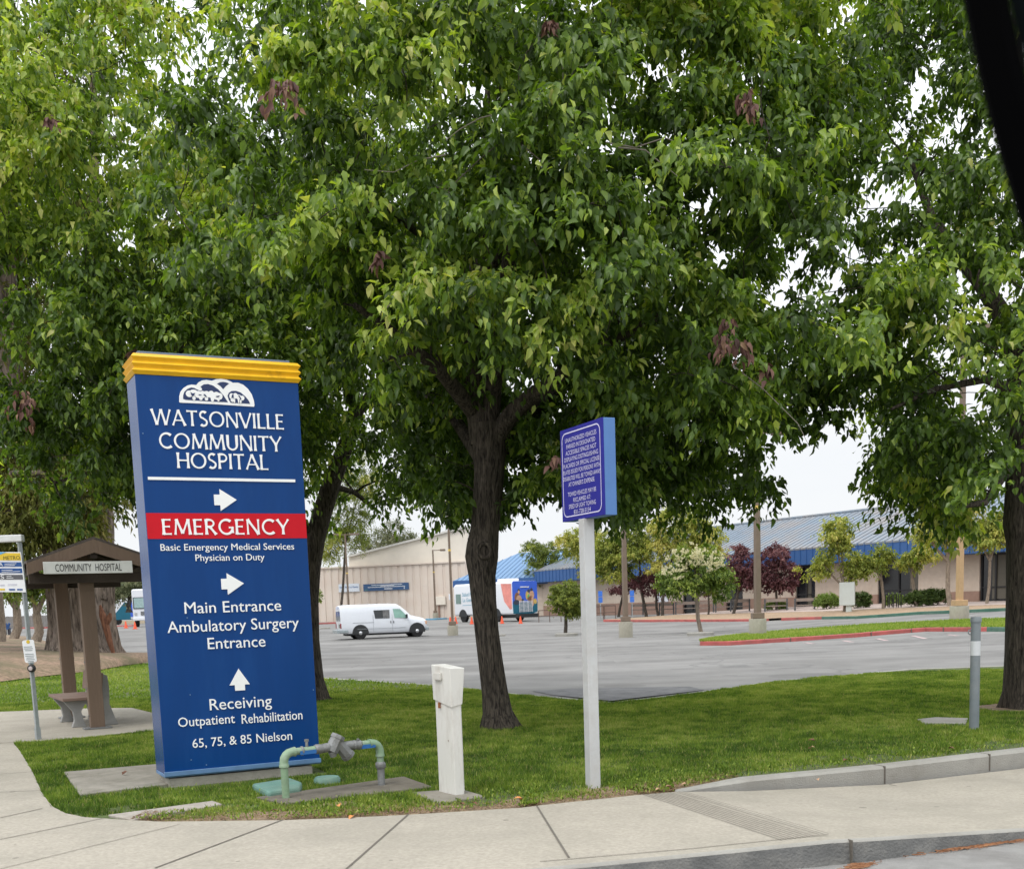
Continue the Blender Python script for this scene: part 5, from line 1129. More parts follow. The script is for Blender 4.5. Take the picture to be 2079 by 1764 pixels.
M_bw = mat('board_white', (.68, .69, .66), rough=.5, var=.06, dirt=(.45, .43, .38), dirt_amt=.4, dscale=5); M_bk = mat('letter_black', (.015, .015, .015), rough=.6)
q0, w0 = onplane(88, 1152, (fpx.x+AX.x*-.42, fpx.y+AX.y*-.42), SHU); q1, w1 = onplane(269, 1151, (fpx.x+AX.x*-.42, fpx.y+AX.y*-.42), SHU)
mb = MB(); mb.box(((q0+q1)/2, -.415, (w0+w1)/2-.156), (q1-q0, .02, .155)); bd = mb.build('name_board', M_bw, sh, bevel=.004)
mb = MB(); put_text(mb, 'COMMUNITY  HOSPITAL', (q0+q1)/2, (w0+w1)/2-.156-.047, .094, (q1-q0)*.745, y=-.429); mb.build('lettering', M_bk, bd, recalc=False)
mb = MB(); mb.box(((q0+q1)/2-.35, -.39, (w0+w1)/2-.156), (.05, .045, .10)); mb.box(((q0+q1)/2+.35, -.39, (w0+w1)/2-.156), (.05, .045, .10)); mb.build('bracket', M_brown2, bd)
# bench
M_cb = mat('bench_concrete', (.30, .30, .29), rough=.9, var=.1, bump=.3); M_bs = mat('bench_plank', (.20, .135, .105), rough=.75, var=.12, bump=.2)
be = thing('concrete_bench', 'bench with curved concrete ends and brown planks under the shelter', 'bench', fpx+AX*.42+Vector((math.cos(SHA), math.sin(SHA), 0))*-.03, SHA)
legF = [(-.40, 0), (-.12, 0), (-.16, .10), (-.20, .25), (-.12, .36), (.14, .36), (.18, .22), (.20, .12), (.17, 0), (.50, 0), (.44, .14), (.36, .34), (.38, .60), (.36, .80), (.24, .84), (.19, .66), (.17, .44), (-.52, .43), (-.46, .36), (-.36, .25), (-.34, .12)]
for yy in (0, 1.05):
    mb = MB(); mb.prism([(x*.68+.04, z*.86) for x, z in legF], yy, yy+.09); mb.build('bench_end', M_cb, be, bevel=.008)
mb = MB(); mb.box((-.08, .57, .392), (.52, 1.36, .04)); mb.build('seat', M_bs, be, bevel=.006)
mb = MB(); mb.box((.175, .57, .60), (.045, 1.36, .27), ry=R_(8)); mb.build('backrest', M_bs, be, bevel=.006)

# ================================================================ BUS STOP POLE
b = gnd(78, 1500, .156); Yb = b.y
bp = thing('bus_stop_pole', 'leaning perforated metal bus stop pole with route panel and light box', 'bus stop sign', b)
def BL(px, py, dy=0): return atY(px, py, Yb+dy)-b
top = BL(39.5, 1100)
mb = MB(); A, B = Vector((0, 0, 0)), top
mb.tube([A-Vector((0, 0, .02)), B], 4.9/(FPX/Yb), 4)
mb.tube([A-Vector((0, 0, .02)), A+(B-A)*.06], 6.5/(FPX/Yb), 4); mb.build('pole', M_gal, bp)
mb = MB(); M_hole = mat('pole_hole', (.06, .07, .075), rough=.8)
for i in range(64):
    p = A.lerp(B, .04+i*.0147); mb.lathe(p+Vector((0.0, -.0265, 0)), [(.0042, -.0), (.0001, -.001)], 6, axis='Y')
mb.build('punched_holes', M_hole, bp)
mb = MB(); c0, c1 = BL(-48, 1095), BL(47, 1093); mb.box((c0+c1)/2+Vector((0, 0, 0)), ((c1-c0).length, .10, .085)); mb.build('light_box', mat('solar_box', (.62, .63, .63), rough=.4), bp, bevel=.012)
# route panel, drawn in its own plane
pu = (1, 0); F0 = (b.x, b.y-.05)
def FP(px, py):
    s, z = onplane(px, py, F0, pu); return s, z-b.z
def panel(name, q, m, y, parent, t=.004):
    mb = MB(); mb.prism([FP(*p) for p in q], y-t/2-.05, y+t/2-.05); return mb.build(name, m, parent)
M_pw = mat('panel_white', (.76, .77, .79), rough=.4, var=.03); M_py = mat('panel_yellow', (.66, .46, .03), rough=.5); M_pb = mat('panel_blue', (.01, .07, .25), rough=.5); M_pg = mat('panel_grey', (.09, .09, .10), rough=.5)
M_lb = mat('panel_light_blue', (.08, .33, .60), rough=.5)
pn = panel('route_panel', [(-60, 1120), (42.5, 1120.5), (53, 1202), (-50, 1201)], M_pw, 0, bp, .008)
panel('yellow_header', [(-60, 1122), (41, 1122.5), (43.2, 1137.5), (-58, 1137)], M_py, -.0065, pn, .003)
panel('blue_row', [(-58, 1141), (43.3, 1141), (45, 1150), (-57, 1150)], M_pb, -.0065, pn, .003)
panel('blue_row', [(-57, 1153.5), (44.8, 1153.5), (46, 1163), (-56, 1163)], M_pb, -.0065, pn, .003)
panel('grey_row', [(-56, 1166.5), (46, 1166.5), (47.4, 1176), (-55, 1176)], M_pg, -.0065, pn, .003)
panel('light_corner', [(-60, 1120.8), (14, 1120.8), (-2, 1127), (-59, 1130)], M_lb, -.0085, pn, .002)
panel('footer_mark', [(-10, 1194.5), (10, 1194.5), (10.5, 1198), (-10, 1198)], M_py, -.0065, pn, .003)
panel('footer_mark', [(18.5, 1195), (31, 1195), (31.3, 1198), (18.8, 1198)], M_pb, -.0065, pn, .003)
panel('footer_mark', [(35, 1195), (46, 1195), (46.3, 1198), (35.3, 1198)], M_pb, -.0065, pn, .003)
def ptext(t, px, py, hpx, wpx, m, nm='lettering', par=pn, yo=-.062):
    s, z = FP(px, py); k = FPX/(b.y-.05); mb = MB(); put_text(mb, t, s, z, hpx/k, wpx/k, y=yo); return mb.build(nm, m, par, recalc=False)
M_olive = mat('panel_olive', (.13, .11, .02), rough=.6)
ptext('METRO', 24.5, 1136, 7.5, 33, M_olive); ptext('A', 3, 1149, 7.5, 7, M_pw); ptext('S', 6, 1175.2, 8, 7, M_pw)
mb = MB()
for (x0, x1, y_) in [(10, 34, 1144.6), (10, 31, 1148), (4, 26, 1157.6), (4, 42, 1161), (14, 24, 1170), (14, 28, 1173.4)]:
    (s0, za_), (s1, zb_) = FP(x0, y_), FP(x1, y_); mb.box(((s0+s1)/2, -.0605, za_), (s1-s0, .002, .006))
mb.build('small_print', M_pw, pn)
mb = MB()
for (x0, x1, y_) in [(0, 10, 1187), (0, 10, 1189), (16, 35, 1186), (16, 35, 1188.4)]:
    (s0, za_), (s1, zb_) = FP(x0, y_), FP(x1, y_); mb.box(((s0+s1)/2, -.0555, za_), (s1-s0, .002, .005))
mb.build('small_print', mat('print_grey', (.45, .45, .55), rough=.6), pn)
# notice plate and knob
s0, z0_ = FP(60.5, 1321.5); k = FPX/(b.y-.05)
mb = MB(); mb.prism([(s0+x, z0_+z) for x, z in rrect(0, 0, 24/k, 45/k, 4/k)], -.062, -.056, M=Matrix.Translation((s0, 0, z0_)) @ Matrix.Rotation(R_(-3), 4, 'Y') @ Matrix.Translation((-s0, 0, -z0_)))
npl = mb.build('notice_plate', M_pw, bp)
mb = MB()
for i, w in enumerate([17, 18, 15, 0, 17, 18, 15, 17, 12, 14]):
    if w: mb.box((s0+(i-5)*.0025, -.0635, z0_+.055-i*.0225), (w/k, .002, .009))
mb.build('small_print', mat('print_dark', (.25, .29, .30), rough=.7), npl)
mb = MB(); mb.lathe((s0-.006, -.0625, z0_+.115), [(.0001, -.003), (.022, -.003), (.022, .0)], 16, axis='Y'); mb.build('round_badge', M_py, npl)
s0, z0_ = FP(64, 1356.5); mb = MB(); mb.lathe((s0, -.03, z0_), [(.048, .0), (.048, -.035), (.03, -.045), (.0001, -.045)], 20, axis='Y'); kn = mb.build('button_housing', M_bk, bp, smooth_deg=40)
mb = MB(); mb.lathe((s0, -.078, z0_), [(.027, .004), (.024, -.012), (.0001, -.016)], 16, axis='Y'); mb.build('button', mat('button_face', (.5, .42, .42), rough=.4), kn, smooth_deg=40)

# ================================================================ CAR WINDOW PILLAR (the camera looks out past it)
M_trim = mat('shaded_black_trim', (.0012, .0012, .0014), rough=.9, spec=.02, var=.1); M_trim2 = mat('shaded_dark_lining', (.004, .0055, .006), rough=.9, spec=.02, var=.2, scale=20)  # near-black base colours include the shade of the enclosing car, which is not modelled
YP = .82
edge_ = [(1905, -330), (1930, -170), (1953, 0), (1984, 150), (2020, 290), (2062, 430), (2105, 560), (2170, 740), (2260, 960)]
base_ = atY(2260, 960, YP)
cp = thing('car_window_pillar', 'out of focus black car window pillar crossing the top right corner', 'car pillar', base_)
mb = MB(); vs = []
for (x, y) in edge_:
    for (ox, oy) in [(0, 0), (8, -.012), (70, -.02), (92, -.01), (92, .05), (10, .05), (0, .02)]:
        vs.append(atY(x+ox, y-ox*.25, YP+oy)-base_)
mb.add(vs, [(i*7+k, i*7+(k+1) % 7, (i+1)*7+(k+1) % 7, (i+1)*7+k) for i in range(len(edge_)-1) for k in range(7)])
mb.build('weather_strip', M_trim, cp, smooth_deg=40)
mb = MB(); vs = []
for (x, y) in edge_:
    for (ox, oy) in [(93, -.004), (130, -.012), (330, -.03), (380, .0), (380, .06), (93, .06)]:
        vs.append(atY(x+ox, y-ox*.25, YP+oy)-base_)
mb.add(vs, [(i*6+k, i*6+(k+1) % 6, (i+1)*6+(k+1) % 6, (i+1)*6+k) for i in range(len(edge_)-1) for k in range(6)])
mb.build('inner_lining', M_trim2, cp, smooth_deg=40)
# ================================================================ ISLAND, FAR KERBS, MARKINGS
def kerb_run(mb, pts, h, w, mi=0, side=1, down=.1):
    """pts on the ground; a raised kerb of height h and width w along them"""
    n = len(pts); ofs = []
    for i in range(n):
        d = (pts[min(i+1, n-1)]-pts[max(i-1, 0)]); q = Vector((-d.y, d.x, 0)).normalized()*side*w; ofs.append(q)
    vs = []
    for p, q in zip(pts, ofs): vs += [(p.x, p.y, p.z-down), (p.x, p.y, p.z+h-.02), (p.x+q.x*.12, p.y+q.y*.12, p.z+h), (p.x+q.x, p.y+q.y, p.z+h), (p.x+q.x, p.y+q.y, p.z-down)]
    mb.add(vs, [(i*5+k, i*5+k+1, (i+1)*5+k+1, (i+1)*5+k) for i in range(n-1) for k in range(4)]+[(0, 1, 2, 3, 4), tuple((n-1)*5+k for k in (4, 3, 2, 1, 0))], mi)
def dense(L_, n=4):
    out = []
    for a, b in zip(L_, L_[1:]):
        for k in range(n): out.append((a[0]+(b[0]-a[0])*k/n, a[1]+(b[1]-a[1])*k/n))
    return out+[L_[-1]]
isl_f = [(1421, 1310), (1480, 1310), (1560, 1305), (1650, 1299.5), (1737, 1293.5), (1800, 1288), (1850, 1284), (1880, 1281.5), (1950, 1281.5), (2003, 1281.5)]
isl_f2 = [(2003, 1281.5), (2040, 1282), (2079, 1282), (2250, 1283)]
isl_b = [(1421, 1309), (1446, 1302), (1516, 1292.5), (1600, 1285), (1737, 1275), (1896, 1267), (2035, 1262.5), (2079, 1261), (2250, 1256)]
ik = MB(); Pf = [lot(*p) for p in dense(isl_f)]; Pg = [lot(*p) for p in dense(isl_f2)]; kerb_run(ik, Pf, .15, .18, 0); kerb_run(ik, Pg, .15, .18, 1)
Pb = [lot(*p) for p in dense(isl_b)]; kerb_run(ik, Pb, .13, .15, 0, side=-1)
for i in (10, 18, 24, 30): p = Pf[i]; ik.box((p.x, p.y-.01, p.z+.07), (.03, .06, .15), mi=2)
struct(ik.build('island_kerb', [M_red, M_green, M_joint], smooth_deg=30))
def surf(name, A_, B_, dz, m, rows=4):
    mb = MB(); vs = []
    for a, b in zip(A_, B_):
        for k in range(rows): q = a.lerp(b, k/(rows-1)); vs.append((q.x, q.y, lot_z(q.x, q.y)+dz))
    mb.add(vs, [(i*rows+k, i*rows+k+1, (i+1)*rows+k+1, (i+1)*rows+k) for i in range(len(A_)-1) for k in range(rows-1)])
    o = mb.build(name, m, smooth_deg=60); return struct(o)
A_ = [lot(*p) for p in dense(isl_f[:-1]+[(2003, 1281.5)]+isl_f2[1:], 3)]
tt = [i/(len(A_)-1) for i in range(len(A_))]
Bl = resample([lot(*p) for p in isl_b], len(A_))
surf('island_turf', [a+Vector((0, .15, 0)) for a in A_], [b-Vector((0, .12, 0)) for b in Bl], .155, M_isl)
# tufts on the island
n = 26000; ia = rng.integers(0, len(A_)-1, n); t = rng.random(n); s = rng.random(n)*.96+.02
Aa = np.array([list(v) for v in A_]); Ba = np.array([list(v) for v in Bl])
P = (Aa[ia]*(1-t[:, None])+Aa[ia+1]*t[:, None])*(1-s[:, None])+(Ba[ia]*(1-t[:, None])+Ba[ia+1]*t[:, None])*s[:, None]
P[:, 2] = [lot_z(a, b)+.15 for a, b in P[:, :2]]
an = rng.uniform(0, 6.28, n); V = np.zeros((n, 3, 3)); V[:] = P[:, None, :]; w = .02
V[:, 0, 0] -= np.cos(an)*w; V[:, 1, 0] += np.cos(an)*w; V[:, 0, 1] -= np.sin(an)*w; V[:, 1, 1] += np.sin(an)*w; V[:, 2, 2] += rng.uniform(.04, .10, n); V[:, 2, 0] += rng.normal(0, .03, n)
me = raw_mesh('island_grass', V, [(0, 1, 2)], np.clip(rng.normal(.5, .15, n)+.25*vnoise(P[:, 0], P[:, 1], 3, 5), 0, .84), M_grass)
o = bpy.data.objects.new('island_grass', me); COL.objects.link(o); o['kind'] = 'stuff'; tag(o, 'bright short grass on the red kerbed parking island', 'grass')
# far kerb in front of the clinic
fk_r1 = [(1225, 1262), (1300, 1262.5), (1375, 1262), (1440, 1262), (1500, 1261.5), (1556, 1261)]
fk_c = [(1556, 1261), (1586, 1259.5)]
fk_r2 = [(1586, 1259.5), (1630, 1258), (1668, 1257)]
fk_g = [(1668, 1257), (1740, 1256), (1800, 1252), (1870, 1247), (1950, 1244), (2040, 1240), (2079, 1239), (2250, 1233)]
fk = MB()
for L_, mi, h in ((fk_r1, 0, .16), (fk_c, 2, .02), (fk_r2, 0, .16), (fk_g, 1, .16)): kerb_run(fk, [lot(*p) for p in dense(L_, 3)], h, .2, mi)
struct(fk.build('far_kerb', [M_red, M_green, M_kerb], smooth_deg=30))
allk = fk_r1+fk_r2+fk_g[1:]
A_ = [lot(*p)+Vector((0, .15, 0)) for p in dense(allk, 2)]
# ---------------------------------------------------------------- clinic facade
FA, FB, FC = atY(1230, 1250, 111), atY(1608, 1237, 90.7), atY(2041, 1226, 73.7)
fu = Vector((FC.x-FA.x, FC.y-FA.y)); FLn = fu.length; fu /= FLn; FO = Vector((FA.x, FA.y)); fn = Vector((-fu.y, fu.x))   # fn points away (behind)
if fn.y < 0: fn = -fn
def F(px, py): return onplane(px, py, FO, fu)
def FW(s, back, z): p = FO+fu*s+fn*back; return Vector((p.x, p.y, z))
sL, sR = F(1104, 1250)[0], F(2079, 1225)[0]+14
B_ = []
for a in A_:
    s = (Vector((a.x, a.y))-FO).dot(fu); B_.append(FW(s, .2, 0))
surf('planting_strip', A_, [a.lerp(b, .45) for a, b in zip(A_, B_)], .16, mat('tan_mulch', (.33, .23, .15), rough=1, var=.3, scale=6, bump=1, dirt=(.18, .15, .08), dirt_amt=.5, dscale=1.2))
surf('clinic_walkway', [a.lerp(b, .45) for a, b in zip(A_, B_)], B_, .17, conc('pink_walk', (.42, .34, .30), var=.08, scale=2))
M_stuc = mat('beige_stucco', (.50, .42, .35), rough=.95, var=.08, scale=3, bump=.3, bscale=60, dirt=(.36, .27, .20), dirt_amt=.35, dscale=.8)
M_stuc2 = mat('brown_stucco', (.28, .18, .14), rough=.95, var=.1, scale=3, bump=.3, bscale=60)
M_glass = mat('dark_glass', (.012, .013, .015), rough=.12, spec=.6, var=.1); M_frame = mat('black_frame', (.012, .012, .014), rough=.5)
M_wpane = mat('tinted_panel', (.10, .09, .07), rough=.5, var=.1)
M_roofb = mat('weathered_blue_roof', (.165, .21, .26), rough=.55, var=.12, scale=.8, dirt=(.24, .22, .21), dirt_amt=.85, dscale=.35, stretch=(1, 1, 1), lo=.42, hi=.62)
M_fasc = mat('blue_fascia', (.028, .095, .27), rough=.45, var=.08)
M_roofl = mat('blue_metal_roof', (.11, .22, .38), rough=.5, var=.08)
cl = thing('clinic_building', 'low beige clinic with a standing seam blue metal roof and dark windows', 'building', (FO.x, FO.y, 0), math.atan2(fu.y, fu.x))
# everything in facade coordinates: x along, y behind, z up
zE = F(1608, 1149)[1]; zE2 = F(2041, 1117.5)[1]; zW = (zE+zE2)/2; print('eave', zE, zE2, 'len', sL, sR)
zF = F(1725, 1106)[1]; print('fascia top', zF)
rec = 1.6
# openings by picture columns
ops = [(1404-18, 1419), (1474, 1508), (1615, 1655), (1782, 1864), (1988, 2050)]
ops_s = [(F(a, 1200)[0], F(b, 1200)[0]) for a, b in ops]+[(F(2079, 1200)[0]+3, F(2079, 1200)[0]+7)]
zb_ = -.6; prev = sL; mb = MB(); mb2 = MB(); bandz = F(1850, 1204)[1]
for i, (a, b) in enumerate(ops_s+[(sR, sR)]):
    if a > prev:
        mb.box(((prev+a)/2, .15, (bandz+zW)/2), (a-prev, .3, zW-bandz)); mb2.box(((prev+a)/2, .145, (zb_+bandz)/2), (a-prev, .33, bandz-zb_))
    prev = b
mb.box(((sL+sR)/2, 8.3, (zb_+zW)/2), (sR-sL, 12, zW-zb_)); 
mb.build('wall', M_stuc, cl); mb2.build('wall_base', M_stuc2, cl)
for i, (a, b) in enumerate(ops_s):
    w = b-a; zb0 = max(lot_z(*FW((a+b)/2, 0, 0)[:2])+.15, .2)
    big = w > 4
    mb = MB(); yb = .55 if big else .22
    mb.box(((a+b)/2, yb, (zb0-.5+zW)/2), (w, .05, zW-zb0+.5)); win = mb.build('window', M_glass, cl)
    mb = MB(); nm = 4 if big else 2
    for k_ in range(nm+1): mb.box((a+.06+(w-.12)*k_/nm, yb-.06, (zb0+zW)/2), (.12, .10, zW-zb0))
    mb.box(((a+b)/2, yb-.055, zb0+.9), (w, .08, .08)); mb.box(((a+b)/2, yb-.055, zW-.1), (w, .08, .18)); mb.box(((a+b)/2, yb-.055, zb0+.05), (w, .08, .12)); mb.build('frame', M_frame, win)
    if i in (2, 3, 4):
        mb = MB(); mb.box((a+w*(.62 if i != 3 else .87), yb-.03, (zb0+zW)/2), (w*(.5 if i == 4 else .22), .02, zW-zb0-.3)); mb.build('tinted_panel', M_wpane, win)
# poster of small panes in the entrance, brown door leaf
a, b = ops_s[3]; M_tanD = mat('door_tan', (.16, .09, .045), rough=.6)
mb = MB(); zb0 = lot_z(*FW((a+b)/2, 0, 0)[:2])+.2; mb.box((a+(b-a)*.22, .5, zb0+1.05), (.95, .05, 2.1)); mb.box((a+(b-a)*.42, .5, zb0+1.05), (.95, .05, 2.1)); mb.build('door', M_tanD, cl)
M_pp = mat('paper_white', (.6, .62, .66), rough=.6)
mb = MB()
for r_ in range(5): mb.box((a+(b-a)*.60, .40, zb0+.55+r_*.48), (.95, .02, .38), mi=0)
mb.build('window_notices', M_pp, cl)
mb = MB()
for (pa1, pa2, mz) in [(1336, 1356, 1210), ]: 
    s0, z0_ = F(1346, 1210); mb.box((s0, -.06, z0_), (1.6, .03, 1.0))
mb.build('white_notice', M_pp, cl)
# fascia with seams, sloping roof with seams
ov = .9; mb = MB(); mb.box(((sL+sR)/2, -ov, (zW-.02+zF)/2), (sR-sL, .12, zF-zW+.04))
x = sL+.3
while x < sR: mb.box((x, -ov-.075, (zW+zF)/2), (.05, .05, zF-zW)); x += .62
mb.box(((sL+sR)/2, -ov/2+.03, zW-.03), (sR-sL, ov-.1, .06), mi=0); mb.build('fascia', M_fasc, cl)
run = 7.0
def roof_pt(px, py):
    P0 = FO+fn*(run-ov); return onplane(px, py, P0, fu)
zR = (roof_pt(1600, 1055)[1]+roof_pt(1756, 1034)[1])/2; print('ridge', zR)
sRl = sL+8.0; mb = MB(); ya, yb = -ov-.09, run-ov
sl0 = F(1557, 1120)[0]
pl_ = [(sL, ya, zF+.0), (sR, ya, zF), (sR, yb, zR), (sL+5, yb, zR)]
mb.add([Vector(v) for v in pl_]+[Vector(v)+Vector((0, 0, -.12)) for v in pl_], [(0, 1, 2, 3), (7, 6, 5, 4), (0, 4, 5, 1), (1, 5, 6, 2), (2, 6, 7, 3), (3, 7, 4, 0)])
x = sL+.25
while x < sR-.1:
    t0 = 0; y_end = yb if x > sL+5 else ya+(yb-ya)*(x-sL)/5
    ze = zF+(zR-zF)*(y_end-ya)/(yb-ya)
    mb.tube([(x, ya, zF+.03), (x, y_end, ze+.03)], .035, 4); x += .62
mb.tube([(sL+5, yb, zR+.04), (sR, yb, zR+.04)], .12, 6); 
mb.box(((sL+sR)/2+2, yb+3, (zW+zR)/2), (sR-sL-6, 6, zR-zW-.2), mi=0)
mb.build('roof', M_roofb, cl)
# ---- wing with the brighter blue hip roof, behind the painted bus
WA, WB = atY(920, 1179, 124), atY(1195, 1172, 118); wu = Vector((WB.x-WA.x, WB.y-WA.y)); wl = wu.length; wang = math.atan2(wu.y, wu.x)
wg = thing('clinic_wing', 'far clinic wing with a plain bright blue hipped roof behind the buses', 'building', (WA.x, WA.y, 0), wang)
zw = WA.z; dpt = 16; zr = zw+2.9
mb = MB(); mb.box((wl/2, dpt/2, zw/2-.1), (wl-1, dpt-1, zw+.4)); mb.build('wall', M_stuc, wg)
mb = MB(); hip = 4.2
v = [(0, 0, zw), (wl, 0, zw), (wl, dpt, zw), (0, dpt, zw), (hip, dpt/2, zr), (wl-hip, dpt/2, zr)]
mb.add(v, [(0, 1, 5, 4), (1, 2, 5), (2, 3, 4, 5), (3, 0, 4), (3, 2, 1, 0)])
x = .4
while x < wl:
    t = min(1, x/hip, (wl-x)/hip); mb.tube([(x, -.01, zw+.03), (x, dpt/2*t, zw+(zr-zw)*t+.03)], .04, 4); x += .55
mb.build('roof', M_roofl, wg)
mb = MB(); mb.box((wl/2, -.05, zw-.35), (wl, .1, .7)); mb.build('fascia', M_fasc, wg)

# ================================================================ WAREHOUSE
M_met = mat('cream_metal_wall', (.66, .575, .50), rough=.7, var=.05, scale=1, dirt=(.50, .38, .31), dirt_amt=.45, dscale=.5); M_met2 = mat('cream_gable', (.72, .66, .57), rough=.8, var=.05, scale=1)
G0, G1 = lot(630, 1264), lot(945, 1252); yw = (G0.y+G1.y)/2; G0 = atY(628, 1264, yw+3); G1 = atY(948, 1252, yw-3)
gu = Vector((G1.x-G0.x, G1.y-G0.y)); gl = gu.length; gu /= gl; GO = Vector((G0.x, G0.y)); print('warehouse Y', yw)
def G(px, py): return onplane(px, py, GO, gu)
wh = thing('warehouse', 'cream metal warehouse with ribbed lower wall and a low gable', 'building', (GO.x, GO.y, 0), math.atan2(gu.y, gu.x))
zl0 = G(650, 1154)[1]; zg = .0
mb = MB(); x = -6.0; vs = []; per = .96; pts = []
while x < gl+.1:
    pts += [(x, 0), (x+.62*per, 0), (x+.68*per, .10), (x+.94*per, .10)]; x += per
vs = [(a, b, -.5) for a, b in pts]+[(a, b, zl0) for a, b in pts]; n_ = len(pts)
mb.add(vs, [(i, i+1, i+1+n_, i+n_) for i in range(n_-1)]); mb.box((gl/2-3, 6.2, (zl0-.6)/2), (gl+6, 12, zl0+.4)); mb.box((gl/2-3, -.06, zl0+.03), (gl+6, .2, .16)); mb.build('wall', M_met, wh, recalc=False)
pg = [G(704, 1154), G(704, 1131), G(841, 1095), G(902, 1080), G(946, 1070), G(946, 1154)]
mb = MB(); mb.prism([(s, z) for s, z in pg], .6, 9); mb.build('gable', M_met2, wh)
mb = MB(); 
for (s0, z0_), (s1, z1_) in ((pg[1], pg[4]),): mb.add([(s0, .3, z0_), (s1, .3, z1_), (s1, 9.2, z1_), (s0, 9.2, z0_), (s0, .3, z0_+.22), (s1, .3, z1_+.22), (s1, 9.2, z1_+.22), (s0, 9.2, z0_+.22)], [(0, 1, 2, 3), (4, 7, 6, 5), (0, 4, 5, 1), (2, 6, 7, 3), (0, 3, 7, 4), (1, 5, 6, 2)])
mb.build('roof', mat('cream_roof_edge', (.62, .60, .56), rough=.6), wh)
def wsign(name, label, px0, px1, py0, py1, m):
    (s0, z0_), (s1, z1_) = G(px0, py1), G(px1, py0); p = GO+gu*((s0+s1)/2); t = thing(name, label, 'sign', (p.x, p.y, (z0_+z1_)/2), math.atan2(gu.y, gu.x))
    mb = MB(); mb.box((0, -.12, 0), (s1-s0, .05, z1_-z0_)); mb.build('board', m, t); return t, s1-s0, z1_-z0_
t, w, h = wsign('wall_sign', 'white wall sign with blue words on the warehouse', 689, 730, 1184, 1202, mat('sign_board_white', (.62, .66, .72), rough=.5))
mb = MB(); put_text(mb, 'Salud Para La Gente', 0, 0, h*.2, w*.9, y=-.16, offset=.02); mb.build('lettering', mat('word_blue', (.03, .12, .32), rough=.6), t, recalc=False)
t, w, h = wsign('wall_banner', 'long dark blue banner with white lines of text on the warehouse', 739, 830.5, 1182, 1200, mat('banner_blue', (.03, .085, .20), rough=.5))
mb = MB()
for z_, a, b in [(.30, -.32, .36), (.17, -.12, .18), (0.02, -.4, .42)]: mb.box((w*(a+b)/2, -.15, h*z_), (w*(b-a), .01, h*.075))
mb.box((.05*w, -.15, -h*.27), (w*.18, .01, h*.12)); mb.box((.4*w, -.15, -h*.25), (w*.02, .01, h*.2)); mb.build('text_lines', M_pw, t)
mb = MB(); mb.box((-.43*w, -.15, -.32*h), (.08*w, .01, .07*h)); mb.build('green_mark', mat('banner_green', (.10, .28, .16), rough=.6), t)
(s0, z0_) = G(896, 1219); p = GO+gu*s0; t = thing('electric_box', 'grey electric box with conduit on the warehouse wall', 'electric box', (p.x, p.y, z0_), math.atan2(gu.y, gu.x))
mb = MB(); mb.box((0, -.15, 0), (1.2, .3, 1.0)); mb.build('box', M_met2, t, bevel=.03); mb = MB(); mb.box((-.3, -.1, -1.3), (.18, .15, 1.8)); mb.build('conduit', M_stuc2, t)
# strip at the foot of the warehouse
wk = MB(); kerb_run(wk, [lot(*p) for p in dense([(560, 1270), (640, 1267.5), (700, 1265)], 3)], .15, .3, 0); struct(wk.build('warehouse_kerb', [M_red], smooth_deg=30))
bl = MB(); kerb_run(bl, [lot(*p) for p in dense([(864, 1258.5), (885, 1258), (908, 1256.5)], 3)], .15, .5, 0); struct(bl.build('blue_kerb', [mat('blue_kerb_paint', (.10, .28, .42), rough=.7)], smooth_deg=30))

# ================================================================ LAMP POLES
M_lp = mat('brown_lamp_paint', (.17, .125, .09), rough=.6, var=.1, scale=4); M_lpy = mat('tan_lamp_paint', (.46, .30, .16), rough=.6, var=.08)
M_blk = conc('block_concrete', (.36, .34, .28), var=.2, scale=3, bump=.4, dirt=(.17, .16, .12), dirt_amt=.7, dscale=1.6, stretch=(1, 1, .5))
def lamp(label, block, pole_w, topy, head=None, lower=None, bw=None, group='parking lot lamp poles'):
    x0, x1, yt, yb = block; b = lot((x0+x1)/2, yb); b.y += .3; Y = b.y; k = FPX/Y; r = (x1-x0)/2/k
    t = thing('lamp_pole', label, 'lamp pole', b, 0, group); h = (yb-yt)/k
    mb = MB(); mb.lathe((0, 0, 0), [(r*1.0, -.3), (r, h-.05), (r*.96, h-.01), (.0001, h)], 24); mb.build('concrete_block', M_blk, t, smooth_deg=40)
    pw = pole_w/k; mb = MB(); mb.box((0, 0, h+.12), (r*1.35, r*1.35, .24)); mb.build('base_plate', lower or M_lp, t, bevel=.02)
    zt = h+.2+(yt-topy)/k; mb = MB()
    mb.box((0, 0, (h+.24+zt)/2), (pw, pw, zt-h-.24), rz=.3, taper=.8); po = mb.build('pole', M_lp, t)
    if lower: mb = MB(); mb.box((0, 0, h+.24+1.3), (pw*1.06, pw*1.04, 2.6), rz=.3); mb.build('pole_lower', lower, t)
    if head:
        for s in ((-1, 1) if head == 2 else (1,)):
            mb = MB(); mb.box((s*.55, 0, zt-.05), (1.1, .08, .08)); mb.build('arm', M_lp, t)
            mb = MB(); mb.box((s*1.1, 0, zt-.05), (1.0 if head == 2 else .6, .4, .22)); mb.build('lamp_head', M_lp, t, bevel=.04)
    mb = MB(); mb.box((0, 0, h+4.5), (pw*1.05, pw*1.05, .12), rz=.3); mb.build('yellow_tag', mat('tag_yellow', (.7, .5, .12), rough=.6), t)
    return t
lamp('nearest brown lamp pole on a round concrete block by the red kerbed island', (1524, 1559, 1256, 1295), 11, 900, 2)
lamp('brown lamp pole on a concrete block right of the grey notice post', (1258, 1286, 1262, 1294), 9, 980, 2)
lamp('rightmost lamp pole, tan painted, on a round concrete block in the island', (1934, 1971.6, 1230, 1264), 10, 700, 2, lower=M_lpy)
